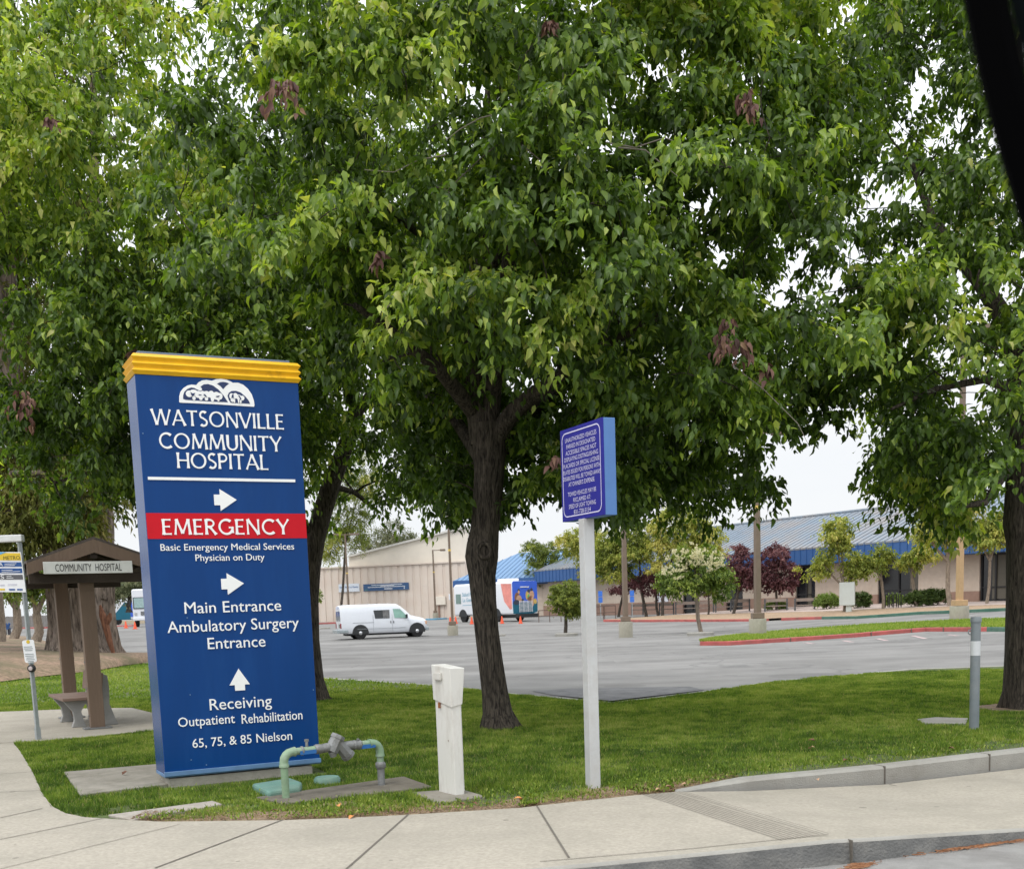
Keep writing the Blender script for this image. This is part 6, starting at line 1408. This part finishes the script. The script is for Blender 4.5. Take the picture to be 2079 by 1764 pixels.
lamp('lamp pole on a square block beside the trunk with two cones', (908.5, 930, 1269.5, 1290), 4.5, 1030, 2)
lamp('short lamp pole with a single head in front of the warehouse', (878.5, 890, 1244, 1256), 3.2, 1123, 1)
lamp('lamp pole with a wide twin head rising behind the white van', (703, 715, 1246, 1262), 3.6, 1092, 2)

# ================================================================ CONES
M_cone = mat('cone_orange', (.75, .10, .035), rough=.5); M_cw = mat('cone_collar', (.8, .62, .55), rough=.5)
co = None
for lab, px, py in [('orange traffic cone left of the lamp pole block', 914.5, 1266), ('orange traffic cone right of the lamp pole base', 925.5, 1265.5), ('orange traffic cone touching the left side of the middle trunk', 958, 1266.5), ('orange traffic cone just right of the middle trunk', 1019.5, 1265.5), ('orange traffic cone at the rear corner of the painted bus', 1057, 1265.5), ('orange traffic cone in front of the white motorhome', 274.5, 1276.5), ('orange traffic cone left of the white motorhome', 256, 1275)]:
    b = lot(px, py)
    if co is None:
        root = thing('traffic_cone', lab, 'traffic cone', (0, 0, 0)); mb = MB(); mb.lathe((0, 0, 0), [(.13, .02), (.035, .52), (.02, .53)], 16); mb.build('cone_body', M_cone, root, smooth_deg=40)
        mb = MB(); mb.box((0, 0, .012), (.34, .34, .03)); mb.build('cone_base', M_cone, root); mb = MB(); mb.lathe((0, 0, 0), [(.088, .24), (.062, .36)], 16); mb.build('collar', M_cw, root, smooth_deg=40); co = root; o = root
    else:
        o = co.copy(); COL.objects.link(o)
        for ch in [c for c in COL.objects if c.parent == co]: c = ch.copy(); COL.objects.link(c); c.parent = o
    o.location = b; o.scale = (1.05,)*3; tag(o, lab, 'traffic cone', 'orange traffic cones around the parked coaches')

# ================================================================ WHITE VAN
M_vw = mat('van_white', (.66, .69, .74), rough=.25, var=.02, coat=.4, dirt=(.55, .56, .57), dirt_amt=.3, dscale=.8)
M_vg = mat('van_glass', (.025, .028, .03), rough=.08, var=.05); M_vgg = mat('green_glass', (.20, .36, .30), rough=.15, var=.3, scale=1.5)
M_tyre = mat('tyre', (.012, .012, .013), rough=.9); M_hub = mat('hub_metal', (.55, .56, .58), rough=.3, metal=.8); M_dkp = mat('dark_plastic', (.02, .022, .024), rough=.7)
M_bump = mat('chrome_bumper', (.35, .40, .42), rough=.35, metal=.6); M_tail = mat('tail_red', (.22, .02, .025), rough=.3)
def loft(mb, st, mi=0):
    """st: stations (x, [(halfwidth, z)...]) mirrored about y=0"""
    rings = []
    for x, sec in st:
        r = [(x, -w, z) for w, z in sec]+[(x, w, z) for w, z in reversed(sec)]; rings.append(r)
    n = len(rings[0]); vs = [v for r in rings for v in r]
    mb.add(vs, [(i*n+k, i*n+(k+1) % n, (i+1)*n+(k+1) % n, (i+1)*n+k) for i in range(len(rings)-1) for k in range(n)]+[tuple(range(n)), tuple((len(rings)-1)*n+k for k in reversed(range(n)))], mi)
def wheel(parent, x, y, r, w, z=None):
    t = MB(); s = 1 if y > 0 else -1
    t.lathe((x, y, r), [(r*.55, -w/2), (r*.93, -w/2), (r, -w/2+.03), (r, w/2-.03), (r*.93, w/2), (r*.55, w/2)], 28, axis='Y'); wo_ = t.build('wheel', M_tyre, parent, smooth_deg=35)
    h = MB(); ys = w/2*.9*s
    h.lathe((x, y+ys, r), [(r*.56, 0), (r*.54, .012*s), (r*.46, -.01*s), (r*.36, -.02*s), (r*.30, .02*s), (r*.16, .05*s), (.0001, .05*s)], 24, axis='Y'); h.build('rim', M_hub, wo_, smooth_deg=35)
    return wo_
rw, fw = lot(733, 1297), lot(845, 1292)
va = Vector((fw.x-rw.x, fw.y-rw.y)); 
VY = 68.0; pr_ = atY(733, 1297, VY); pf_ = atY(845, 1292, VY); 
# heading: right and slightly away
hd = R_(17); kpx = FPX/VY; base3 = (pf_.x-pr_.x)/math.cos(hd); sc = base3/3.51; print('van scale', sc, 'Y', VY, 'z', pr_.z, lot_z(pr_.x, VY))
vb = lot(733, 1297.5); van = thing('cargo_van', 'white cargo van with a dark side window parked alone on the lot', 'van', vb, hd)
S_ = (vb.y/VY)*sc; van.scale = (S_, S_, S_)
# van space: origin under near rear wheel; x forward, near side y=0 .. far side y=2
def sec(hb, zb0, ht, zt0, belt=1.12):
    return [(hb*.93, zb0), (hb, zb0+.12), (hb, .75), (hb*.995, belt), ((hb+ht)/2*.985, (belt+zt0)/2), (ht, zt0-.12), (ht*.93, zt0-.03), (ht*.6, zt0+.02), (0.02, zt0+.035)]
st = [(-1.18, sec(.93, .42, .80, 1.98)), (-1.14, sec(.975, .38, .84, 2.02)), (-.9, sec(.995, .36, .87, 2.06)), (0.6, sec(.995, .34, .88, 2.07)), (1.9, sec(.995, .34, .88, 2.07)), (2.35, sec(.99, .34, .87, 2.04)), (2.6, sec(.985, .34, .84, 1.90)), (2.95, sec(.98, .34, .80, 1.60, 1.08)), (3.2, sec(.975, .34, .84, 1.34, 1.04)), (3.55, sec(.97, .36, .86, 1.24, 1.0)), (3.95, sec(.95, .40, .84, 1.15, .95)), (4.12, sec(.90, .46, .80, 1.06, .9)), (4.16, sec(.86, .5, .76, 1.0, .85))]
mb = MB(); loft(mb, [(x, s) for x, s in st]); vbd = mb.build('body', M_vw, van, smooth_deg=40); vbd.location = (0, .98, 0)
def vpart(name, mbx, m, par=vbd, **k): return mbx.build(name, m, par, **k)
def arch(x, r=.50):
    q = [(x+r*math.cos(R_(a)), .39+r*math.sin(R_(a))) for a in range(-8, 189, 14)]; return q
for x in (0, 3.51):
    for s in (-1, 1):
        mb = MB(); q = arch(x); mb.prism(q+[(x-.5, .30), (x+.5, .30)][::1], s*.90, s*1.003); vpart('wheel_arch', mb, M_dkp)
for x in (0, 3.51):
    for y in (-.87, .87): w_ = wheel(vbd, x, y, .375, .24)
def side_pane(q, name, m, dy=0):
    mb = MB(); vs = []
    for x, z in q:
        f = min(1, max(0, (z-1.12)/.83)); y = -(.995+(.88-.995)*f**1.1)-.012-dy; vs.append((x, y, z))
    vs2 = [(x, y+.03, z) for x, y, z in vs]; n = len(vs); mb.add(vs+vs2, [tuple(range(n))]+[(i, (i+1) % n, (i+1) % n+n, i+n) for i in range(n)]); return vpart(name, mb, m)
side_pane([(.93, 1.22), (1.82, 1.22), (1.84, 1.72), (.86, 1.72)], 'side_window', M_vg)
side_pane([(1.42, 1.25), (1.79, 1.25), (1.81, 1.69), (1.42, 1.69)], 'pane', mat('pane_grey', (.13, .13, .13), rough=.3, var=.5, scale=5), .01)
side_pane([(2.13, 1.22), (2.95, 1.20), (2.78, 1.45), (2.50, 1.75), (2.06, 1.77)], 'front_window', M_vgg)
mb = MB()
for x in (.80, 1.98): mb.box((x, -1.0, .95), (.014, .012, 1.0))
mb.box((.2, -1.0, 1.0), (1.3, .012, .02)); mb.box((1.3, -1.0, .62), (3.0, .012, .018)); vpart('door_seams', mb, mat('seam_grey', (.30, .32, .34), rough=.6))
mb = MB(); mb.box((1.88, -1.01, .98), (.04, .03, .14)); vpart('handle', mb, M_dkp); mb = MB(); mb.box((2.06, -1.01, .98), (.04, .03, .14)); vpart('handle', mb, M_dkp)
for y0_, y1_ in ((-.80, -.08), (.08, .80)):
    mb = MB(); mb.add([(-1.20, y0_, 1.14), (-1.20, y1_, 1.14), (-1.18, y1_*.93, 1.72), (-1.18, y0_*.93, 1.72), (-1.1, y0_, 1.14), (-1.1, y1_, 1.14), (-1.1, y1_*.93, 1.72), (-1.1, y0_*.93, 1.72)], [(0, 1, 2, 3), (0, 4, 5, 1), (1, 5, 6, 2), (2, 6, 7, 3), (3, 7, 4, 0)]); vpart('rear_window', mb, M_vg)
for s in (-1, 1): mb = MB(); mb.box((-1.17, s*.88, .84), (.08, .17, .30)); vpart('tail_lamp', mb, M_tail, bevel=.01)
mb = MB(); mb.box((-1.20, -.4, .85), (.03, .34, .2)); vpart('number_plate', mb, mat('plate_grey', (.2, .22, .2), rough=.5))
mb = MB(); mb.box((-1.30, 0, .50), (.24, 1.98, .20)); mb.box((-1.0, 0, .50), (.5, 2.03, .17)); vpart('rear_bumper', mb, M_bump, bevel=.02)
mb = MB(); mb.box((4.17, 0, .50), (.20, 1.86, .22)); vpart('front_bumper', mb, M_bump, bevel=.03)
mb = MB(); mb.box((4.08, -.84, .88), (.16, .16, .2)); vpart('headlamp', mb, mat('lamp_amber', (.6, .35, .22), rough=.3), bevel=.02)
mb = MB(); mb.box((1.5, 0, .32), (4.6, 1.5, .18)); vpart('underbody', mb, M_dkp)
mb = MB(); mb.box((2.86, -1.12, 1.30), (.10, .22, .24)); vpart('mirror', mb, M_dkp, bevel=.02)

# ================================================================ COACHES AND MOTORHOME
M_cw2 = mat('coach_white', (.70, .72, .76), rough=.3, var=.02, coat=.3); M_cbl = mat('coach_blue', (.05, .13, .62), rough=.3, var=.08, scale=1); M_teal = mat('coach_teal', (.015, .13, .20), rough=.35, var=.1)
M_pink = mat('coach_pink', (.72, .26, .22), rough=.4, var=.25, scale=1.2); M_pale = mat('coach_pale_pink', (.70, .52, .50), rough=.4, var=.2, scale=1.2)
def coach(name, label, loc, rz, Ln, Wd, Ht, mbody, cat='bus'):
    """x from the front (0) to the rear (Ln); near side y=0"""
    t = thing(name, label, cat, loc, rz); r = .18
    mb = MB(); P = rrect(Wd/2, .55+(Ht-.55)/2, Wd, Ht-.55, r)
    rings = [(0.0, .94), (.25, 1.0), (Ln-.12, 1.0), (Ln, .96)]; vs = []; n = len(P)
    for x, s in rings: vs += [(x, Wd/2+(a-Wd/2)*s, .55+(z-.55)*(1 if s == 1 else .97)) for a, z in P]
    mb.add(vs, [(i*n+k, i*n+(k+1) % n, (i+1)*n+(k+1) % n, (i+1)*n+k) for i in range(3) for k in range(n)]+[tuple(range(n)), tuple(3*n+k for k in reversed(range(n)))])
    bdy = mb.build('body', mbody, t, smooth_deg=35); return t, bdy
# painted clinic bus behind the trunk: rear end toward the viewer's right
rc = lot(1042, 1262); yb_ = 92.0; rc = atY(1042, 1262.5, yb_); rc.z = lot_z(rc.x, rc.y)
ang_b = R_(-42)  # x axis of coach runs front->rear, i.e. to the right and nearer
fl_ = atY(921, 1260, yb_); Lb = 8.4; Wb = 2.45; Hb = 3.15
# solve the yaw so the front lands at px 920
best = None
for a in range(-80, -5):
    d = Vector((math.cos(R_(a)), math.sin(R_(a)), 0)); f = rc-d*Lb; q = to_px((f.x, f.y, rc.z+1.5))
    if best is None or abs(q[0]-921) < best[0]: best = (abs(q[0]-921), a)
ang_b = R_(best[1]); d = Vector((math.cos(ang_b), math.sin(ang_b), 0)); f0 = rc-d*Lb; print('bus yaw', best[1])
f0.z = lot_z(rc.x, rc.y)
bus, bd_ = coach('mobile_clinic_bus', 'white mobile clinic bus with pink side art and bright blue painted rear', f0, ang_b, Lb, Wb, Hb, M_cw2)
for x in (1.35, Lb-2.2):
    for y in (.16, Wb-.16): wheel(bus, x, y, .46, .28)
for x in (1.35, Lb-2.2): mb = MB(); mb.prism([(x+.62*math.cos(R_(a)), .46+.62*math.sin(R_(a))) for a in range(0, 181, 15)], -.006, .3); mb.build('wheel_arch', M_dkp, bus)
mb = MB(); mb.box((.75, -.01, 1.95), (.75, .03, .8)); mb.build('side_window', mat('greenish_glass', (.16, .24, .22), rough=.2), bus, bevel=.02)
mb = MB(); mb.box((-.01, Wb/2, 2.1), (.03, Wb*.85, 1.1)); mb.build('windscreen', M_vg, bus)
mb = MB(); mb.box((-.25, -.15, 2.15), (.35, .12, .5)); mb.build('mirror', M_cw2, bus, bevel=.03)
for x, w in ((3.0, 2.2), (Lb-2.2, 1.7)): 
    mb = MB(); mb.box((x, Wb/2, Hb+.08), (1.3 if x < 4 else 1.5, 1.1, .34)); mb.build('roof_unit', M_cw2, bus, bevel=.06)
mb = MB(); mb.prism([(Lb-1.5, Hb-.15), (Lb-.12, Hb-.2), (Lb-.1, 1.0), (Lb-.35, .95), (Lb-1.1, 1.6), (Lb-1.35, 2.4)], -.012, .004); mb.build('side_art', M_pink, bus)
mb = MB(); mb.prism([(Lb-3.4, Hb-1.1), (Lb-2.9, Hb-.9), (Lb-2.6, 1.6), (Lb-2.9, .9), (Lb-3.5, .9)], -.012, .004); mb.build('side_art', M_pale, bus)
mb = MB(); put_text(mb, 'Salud Para', 2.3, 2.15, .30, 1.9, y=-.012, offset=.02); put_text(mb, 'La Gente', 2.2, 1.70, .30, 1.6, y=-.012, offset=.02); mb.box((2.2, -.01, 1.42), (1.7, .01, .05)); mb.build('lettering', mat('pale_blue_text', (.25, .42, .52), rough=.6), bus, recalc=False)
# rear: blue panel, teal skirt, grille and mural figures
RM = Matrix.Translation((Lb+.0, 0, 0)) @ Matrix.Rotation(math.pi/2, 4, 'Z')     # local x -> across the rear
def rp(name, poly, m, off, par=bus, th=.01): mb = MB(); mb.prism(poly, -off, -off+th, M=RM); return mb.build(name, m, par)
rear = rp('rear_panel', [(p[0], p[1]) for p in rrect(Wb/2, 2.16, Wb*.985, 1.96, .16)], M_cbl, .02, th=.05)
rp('rear_skirt', [(.02, 1.5), (Wb-.02, 1.5), (Wb-.03, .75), (Wb*.75, .55), (.05, .62)], M_teal, .03, th=.06)
M_f1 = mat('mural_brown', (.20, .09, .05), rough=.5, var=.4, scale=5); M_f2 = mat('mural_skin', (.50, .30, .20), rough=.5, var=.3, scale=5); M_f3 = mat('mural_green', (.10, .45, .15), rough=.5, var=.3); M_f4 = mat('mural_gold', (.60, .42, .12), rough=.5, var=.3, scale=4); M_f5 = mat('mural_dark', (.04, .05, .08), rough=.5)
j = 0
for (cx, cz, rx, rz_, m) in [(.45, 1.85, .26, .42, M_f1), (.62, 1.72, .28, .34, M_f2), (.62, 2.42, .13, .12, M_f5), (.62, 2.28, .10, .14, M_f2), (.98, 1.62, .12, .14, M_f5), (1.45, 2.02, .18, .36, M_f4), (1.62, 1.90, .17, .2, M_f3), (1.58, 2.36, .14, .13, M_f5), (1.88, 2.05, .24, .34, M_f2), (1.86, 2.46, .13, .12, M_f5), (1.75, 1.72, .3, .24, M_f1), (1.95, 1.55, .14, .4, M_f2), (2.2, 1.55, .16, .22, M_f4), (.35, 1.5, .3, .2, M_f5)]:
    j += 1; rp('mural_figure', [(cx+rx*math.cos(R_(a)), cz+rz_*math.sin(R_(a))) for a in range(0, 360, 24)], m, .022+.0015*j, rear, th=.002)
mb = MB()
for i in range(4): mb.prism([(.62+i*.42-.015, .72), (.62+i*.42+.02, .72), (.62+i*.42+.02, 1.62), (.62+i*.42-.015, 1.62)], -.075, -.055, M=RM)
for i in range(9): mb.prism([(.62, .75+i*.1), (1.9, .75+i*.1), (1.9, .79+i*.1), (.62, .79+i*.1)], -.072, -.056, M=RM)
mb.build('engine_grille', M_cw2, bus)
mb = MB(); mb.box((Lb-1.2, Wb/2, .45), (3.2, Wb*.8, .3)); mb.build('underbody', M_dkp, bus)
mb = MB(); put_text(mb, 'COMMUNITY', 1.15, 2.66, .12, .9, M=RM, y=-.05, offset=.02) if False else mb.prism([(.72, 2.64), (1.6, 2.64), (1.6, 2.72), (.72, 2.72)], -.075, -.06, M=RM); mb.build('white_caption', M_cw2, bus)
# white motorhome head-on, left of the big sign
mh = lot(268, 1271); mh_t, mh_b = coach('motorhome', 'white motorhome facing the camera between cypress trunk and big sign', (mh.x-1.3, mh.y, mh.z), R_(62), 7.5, 2.4, 3.2, M_cw2, 'motorhome')
mh_t.location = (mh.x-.55, mh.y-.2, mh.z)
# its front faces -x of the coach; give it a windscreen, grille, lamps
mh_t.rotation_euler = (0, 0, R_(97)); mc = lot(271, 1273); ax_ = R_(97); mh_t.location = (mc.x+math.sin(ax_)*2.4, mc.y-math.cos(ax_)*2.4, mc.z)
def front_bits(t, Wd, ms):
    mb = MB(); mb.box((-.03, Wd/2-.0, 2.02), (.05, Wd*.84, .86)); mb.build('windscreen', ms, t, bevel=.03)
    mb = MB(); mb.box((-.02, Wd/2, 2.02), (.05, Wd*.9, .98)); mb.build('windscreen_surround', M_dkp, t, bevel=.03)
    mb = MB()
    for i in range(4): mb.box((-.04, Wd/2, 1.02+i*.09), (.04, Wd*.42, .035))
    mb.build('grille', M_dkp, t)
    for s in (-1, 1): mb = MB(); mb.box((-.03, Wd/2+s*Wd*.38, 1.12), (.06, .2, .28)); mb.build('headlamp', M_hub, t, bevel=.03)
    mb = MB(); mb.box((-.06, Wd/2, .68), (.14, Wd*.98, .26)); mb.build('front_bumper', M_cw2, t, bevel=.04)
    for s in (-1, 1): mb = MB(); mb.box((-.12, Wd/2+s*(Wd/2+.14), 2.05), (.14, .10, .42)); mb.build('mirror', M_dkp, t, bevel=.03)
front_bits(mh_t, 2.4, mat('pale_glass', (.30, .42, .42), rough=.2, var=.2))
for x in (1.1, 5.6):
    for y in (.15, 2.25): wheel(mh_t, x, y, .42, .26)
mb = MB(); mb.box((3, 1.2, 3.3), (1.1, .9, .26)); mb.build('roof_unit', M_cw2, mh_t, bevel=.05)
# teal and blue coach behind it
cb = lot(216, 1269); cang = R_(28)
c2, c2b = coach('painted_coach', 'blue and teal painted coach parked left of the white motorhome', (cb.x-.3, cb.y+.5, cb.z), R_(18), 8.0, 2.45, 3.05, M_cw2)
for x in (1.5, 6.0):
    for y in (.14, 2.3): wheel(c2, x, y, .44, .26)
mb = MB(); mb.prism([(1.0, .6), (3.0, .6), (3.0, 2.6), (2.4, 2.7), (1.2, 1.3), (.2, 1.0), (.3, .6)], -.012, .004); mb.build('teal_art', M_teal, c2)
mb = MB(); mb.prism([(3.0, .9), (4.6, .9), (4.6, 2.75), (3.0, 2.7)], -.012, .004); mb.build('blue_art', M_cbl, c2)
mb = MB(); mb.prism([(4.0, 1.9), (4.4, 2.4), (4.55, 2.3), (4.5, 1.6), (4.1, 1.5)], -.016, .0); mb.build('gold_art', M_f4, c2)
mb = MB(); mb.prism([(.15, 1.5), (1.0, 1.7), (1.3, 2.4), (.3, 2.4)], -.014, .0); mb.build('side_window', M_vg, c2)
front_bits(c2, 2.45, M_vg)

# ================================================================ BENCHES, RACKS, BOX, SIGNS, RAILING
M_bw2 = mat('weathered_bench_wood', (.25, .20, .17), rough=.85, var=.15, scale=3); M_leg = mat('dark_bench_post', (.07, .075, .08), rough=.6)
names = ['leftmost of the long row of benches', 'second bench of the row from the left', 'third bench of the row, left of the privet', 'wide bench behind the privet tree left side', 'bench directly behind the privet trunk', 'bench right of the privet trunk', 'bench ending at the plum tree left of the near lamp pole', 'bench behind the near lamp pole right side', 'rightmost bench, in front of the dark clinic window']
for nm, (x0, x1, yt, yb) in zip(names, [(1282, 1307, 1227, 1250), (1309, 1336, 1226, 1250), (1338, 1369, 1225, 1249), (1371, 1415, 1222, 1249), (1417, 1450, 1221, 1248), (1452, 1485, 1218, 1247), (1488, 1523, 1217, 1246), (1552, 1599, 1216, 1245), (1613, 1655, 1215, 1243)]):
    c = lot((x0+x1)/2, yb); k = FPX/c.y; w = (x1-x0)/k; h = (yb-yt)/k; Lw_ = w/abs(fu.x)*.62 if False else w
    t = thing('park_bench', 'weathered slatted bench, '+nm, 'bench', (c.x, c.y, c.z+.05), R_(-8), 'row of weathered benches outside the clinic')
    for s in (-1, 1): mb = MB(); mb.box((s*(w/2-.06), .0, h*.48), (.10, .10, h*.96)); mb.box((s*(w/2-.06), .3, .22), (.08, .5, .06)); mb.build('leg', M_leg, t)
    mb = MB(); mb.box((0, .07, h*.86), (w, .05, h*.22)); mb.build('backrest', M_bw2, t)
    mb = MB(); mb.box((0, .3, h*.47), (w, .42, .07)); mb.build('seat', M_bw2, t)
bx = lot(1720, 1247); k = FPX/bx.y; ub = thing('utility_cabinet', 'pale utility cabinet raised on a post by the clinic path', 'utility box', (bx.x, bx.y, bx.z), R_(-20))
M_ub = mat('cabinet_grey_white', (.50, .54, .52), rough=.5, var=.06, dirt=(.38, .40, .36), dirt_amt=.4, dscale=2)
mb = MB(); mb.box((0, 0, 41/k), (30/k, .5, 46/k)); mb.build('cabinet', M_ub, ub, bevel=.02); mb = MB(); mb.box((.1, 0, 9/k), (11/k, .3, 20/k)); mb.build('pedestal', M_ub, ub)
M_rack = mat('black_rack_tube', (.015, .015, .017), rough=.5)
for i, (lab, px) in enumerate([('left black hoop bike rack by the clinic door', 1800), ('second black hoop bike rack by the clinic door', 1808.5), ('third black hoop bike rack by the clinic door', 1817), ('fourth black hoop bike rack beside the hedge', 1826.5)]):
    b = lot(px, 1238); k = FPX/b.y; w, h = 5.5/k, 33/k; pts = [(-w/2, 0, 0), (-w/2, 0, h-w/2)]+[(w/2*math.cos(R_(a)), 0, h-w/2+w/2*math.sin(R_(a))) for a in (150, 120, 90, 60, 30)]+[(w/2, 0, h-w/2), (w/2, 0, 0)]
    mb = MB(); mb.tube(pts, .035, 8); o = mb.build('bike_rack', M_rack, smooth_deg=50); o.location = b; tag(o, lab, 'bike rack', 'hoop bike racks by the clinic door')
M_ada = mat('blue_sign', (.04, .16, .60), rough=.5)
for lab, px, py in [('blue parking sign on a thin post at the ramp railing', 1220, 1258), ('blue parking sign on a thin post left of the far plum tree', 1284, 1257)]:
    b = lot(px, py); k = FPX/b.y; t = thing('parking_sign', lab, 'sign', b, 0, 'blue parking signs near the ramp')
    mb = MB(); mb.box((0, 0, 28/k), (.06, .05, 56/k)); mb.build('post', M_gal, t)
    for z_ in (52, 40): mb = MB(); mb.box((0, -.04, z_/k), (.32, .02, .42)); mb.build('plate', M_ada, t)
b = lot(1260, 1258); rl = thing('ramp_railing', 'thin brown metal railing of the ramp right of the painted bus', 'railing', b, R_(-5)); k = FPX/b.y
M_rl = mat('railing_brown', (.10, .06, .045), rough=.6)
mb = MB(); mb.tube([(-165/k, 0, 24/k), (-10/k, 0, 29/k)], .035, 6); mb.tube([(-165/k, 0, 13/k), (-10/k, 0, 16/k)], .03, 6); mb.tube([(-60/k, 2.2, 30/k), (-10/k, 2.2, 30/k)], .035, 6); mb.build('rail', M_rl, rl)
mb = MB()
for px in (-165, -143, -120, -98, -75, -53, -32, -10): mb.tube([(px/k, 0, 0), (px/k, 0, (24+5*(px+165)/155)/k)], .03, 6)
for px in (-60, -35, -10): mb.tube([(px/k, 2.2, 0), (px/k, 2.2, 30/k)], .03, 6)
mb.build('balusters', M_rl, rl)
# low blue bench seen at the far left, past the grey trunk
b = lot(11, 1290); k = FPX/b.y; t = thing('blue_bench', 'small blue bench with splayed supports at the far left edge', 'bench', b, 0)
M_bb = mat('bench_blue', (.02, .07, .20), rough=.5)
mb = MB(); mb.box((0, 0, 14/k), (19/k, .5, .16)); mb.build('seat', M_bb, t); mb = MB()
for a, c in ((-8, -4), (0, -4), (0, 4), (8, 4)): mb.tube([(a/k, .2, 25/k if a else 24/k), (c/k, .2, 15/k)], .09, 6)
mb.build('backrest', M_bb, t)
for s in (-1, 0, 1): mb = MB(); mb.box((s*8.5/k, 0, 7/k), (.12, .3, 14/k)); mb.build('leg', mat('bench_leg_dark', (.03, .03, .04), rough=.6), t)
# grey board fence and red kerbs beyond, far left
f0_, f1_ = atY(-40, 1235, 130), atY(230, 1225, 130); fz = lot_z(0, 130)
fe = thing('board_fence', 'grey board fence behind the light green bush at the left', 'fence', (f0_.x, f0_.y, fz), 0)
mb = MB(); w = f1_.x-f0_.x; x = 0
while x < w: mb.box((x, 0, .95), (.27, .05, 1.9+.05*math.sin(x*7))); x += .29
mb.build('boards', mat('fence_grey', (.22, .21, .20), rough=.9, var=.2), fe)
lk = MB(); kerb_run(lk, [lot(*p) for p in dense([(-60, 1264), (60, 1262), (118, 1260.5), (150, 1260)], 3)], .2, .3, 0); kerb_run(lk, [lot(*p) for p in dense([(-40, 1277), (80, 1276), (100, 1275), (118, 1275.5)], 3)], .15, .5, 0); kerb_run(lk, [lot(*p) for p in dense([(225, 1272), (250, 1271.5), (268, 1271)], 3)], .1, .4, 0); struct(lk.build('left_red_kerbs', [M_red], smooth_deg=30))
# wheel stops and paint
M_mark = mat('worn_pink_paint', (.45, .33, .32), rough=.9, var=.3, scale=4, dirt=(.18, .18, .18), dirt_amt=.8, dscale=3)
pm = MB()
for a, c in [((1633, 1304), (1652, 1306.5)), ((1712, 1300), (1730, 1303)), ((1780, 1296), (1800, 1300)), ((1852, 1290), (1878, 1296)), ((1925, 1288), (1945, 1290.5))]:
    A, B = lot(*a, .004), lot(*c, .004); strip(pm, A, B, .16, .003, 0)
struct(pm.build('stall_markings', [M_mark], recalc=False))
for lab, px, py, w in [('low concrete wheel stop at the lot edge left of the van', 660, 1276, 22), ('broken wheel stop on the lot right of the middle trunk', 1020, 1291, 14)]:
    b = lot(px, py); k = FPX/b.y; mb = MB(); mb.box((0, 0, .05), (w/k, .25, .12), taper=.85); o = mb.build('wheel_stop', M_kerb, bevel=.02); o.location = b; tag(o, lab, 'wheel stop')
# dark tyre marks and patches in the asphalt near the driveway mouth
dk = MB(); q = [lot(*p, .004) for p in [(1080, 1402), (1160, 1397), (1400, 1393), (1430, 1400), (1240, 1422), (1120, 1410)]]; dk.add(q, [(0, 1, 2, 3, 4, 5)])
struct(dk.build('asphalt_patch', [mat('asphalt_dark', (.115, .115, .118), rough=.95, var=.3, scale=4, bump=.5, dirt=(.17, .17, .17), dirt_amt=.7, dscale=1.5)], recalc=False))
print('objects', len(bpy.data.objects))
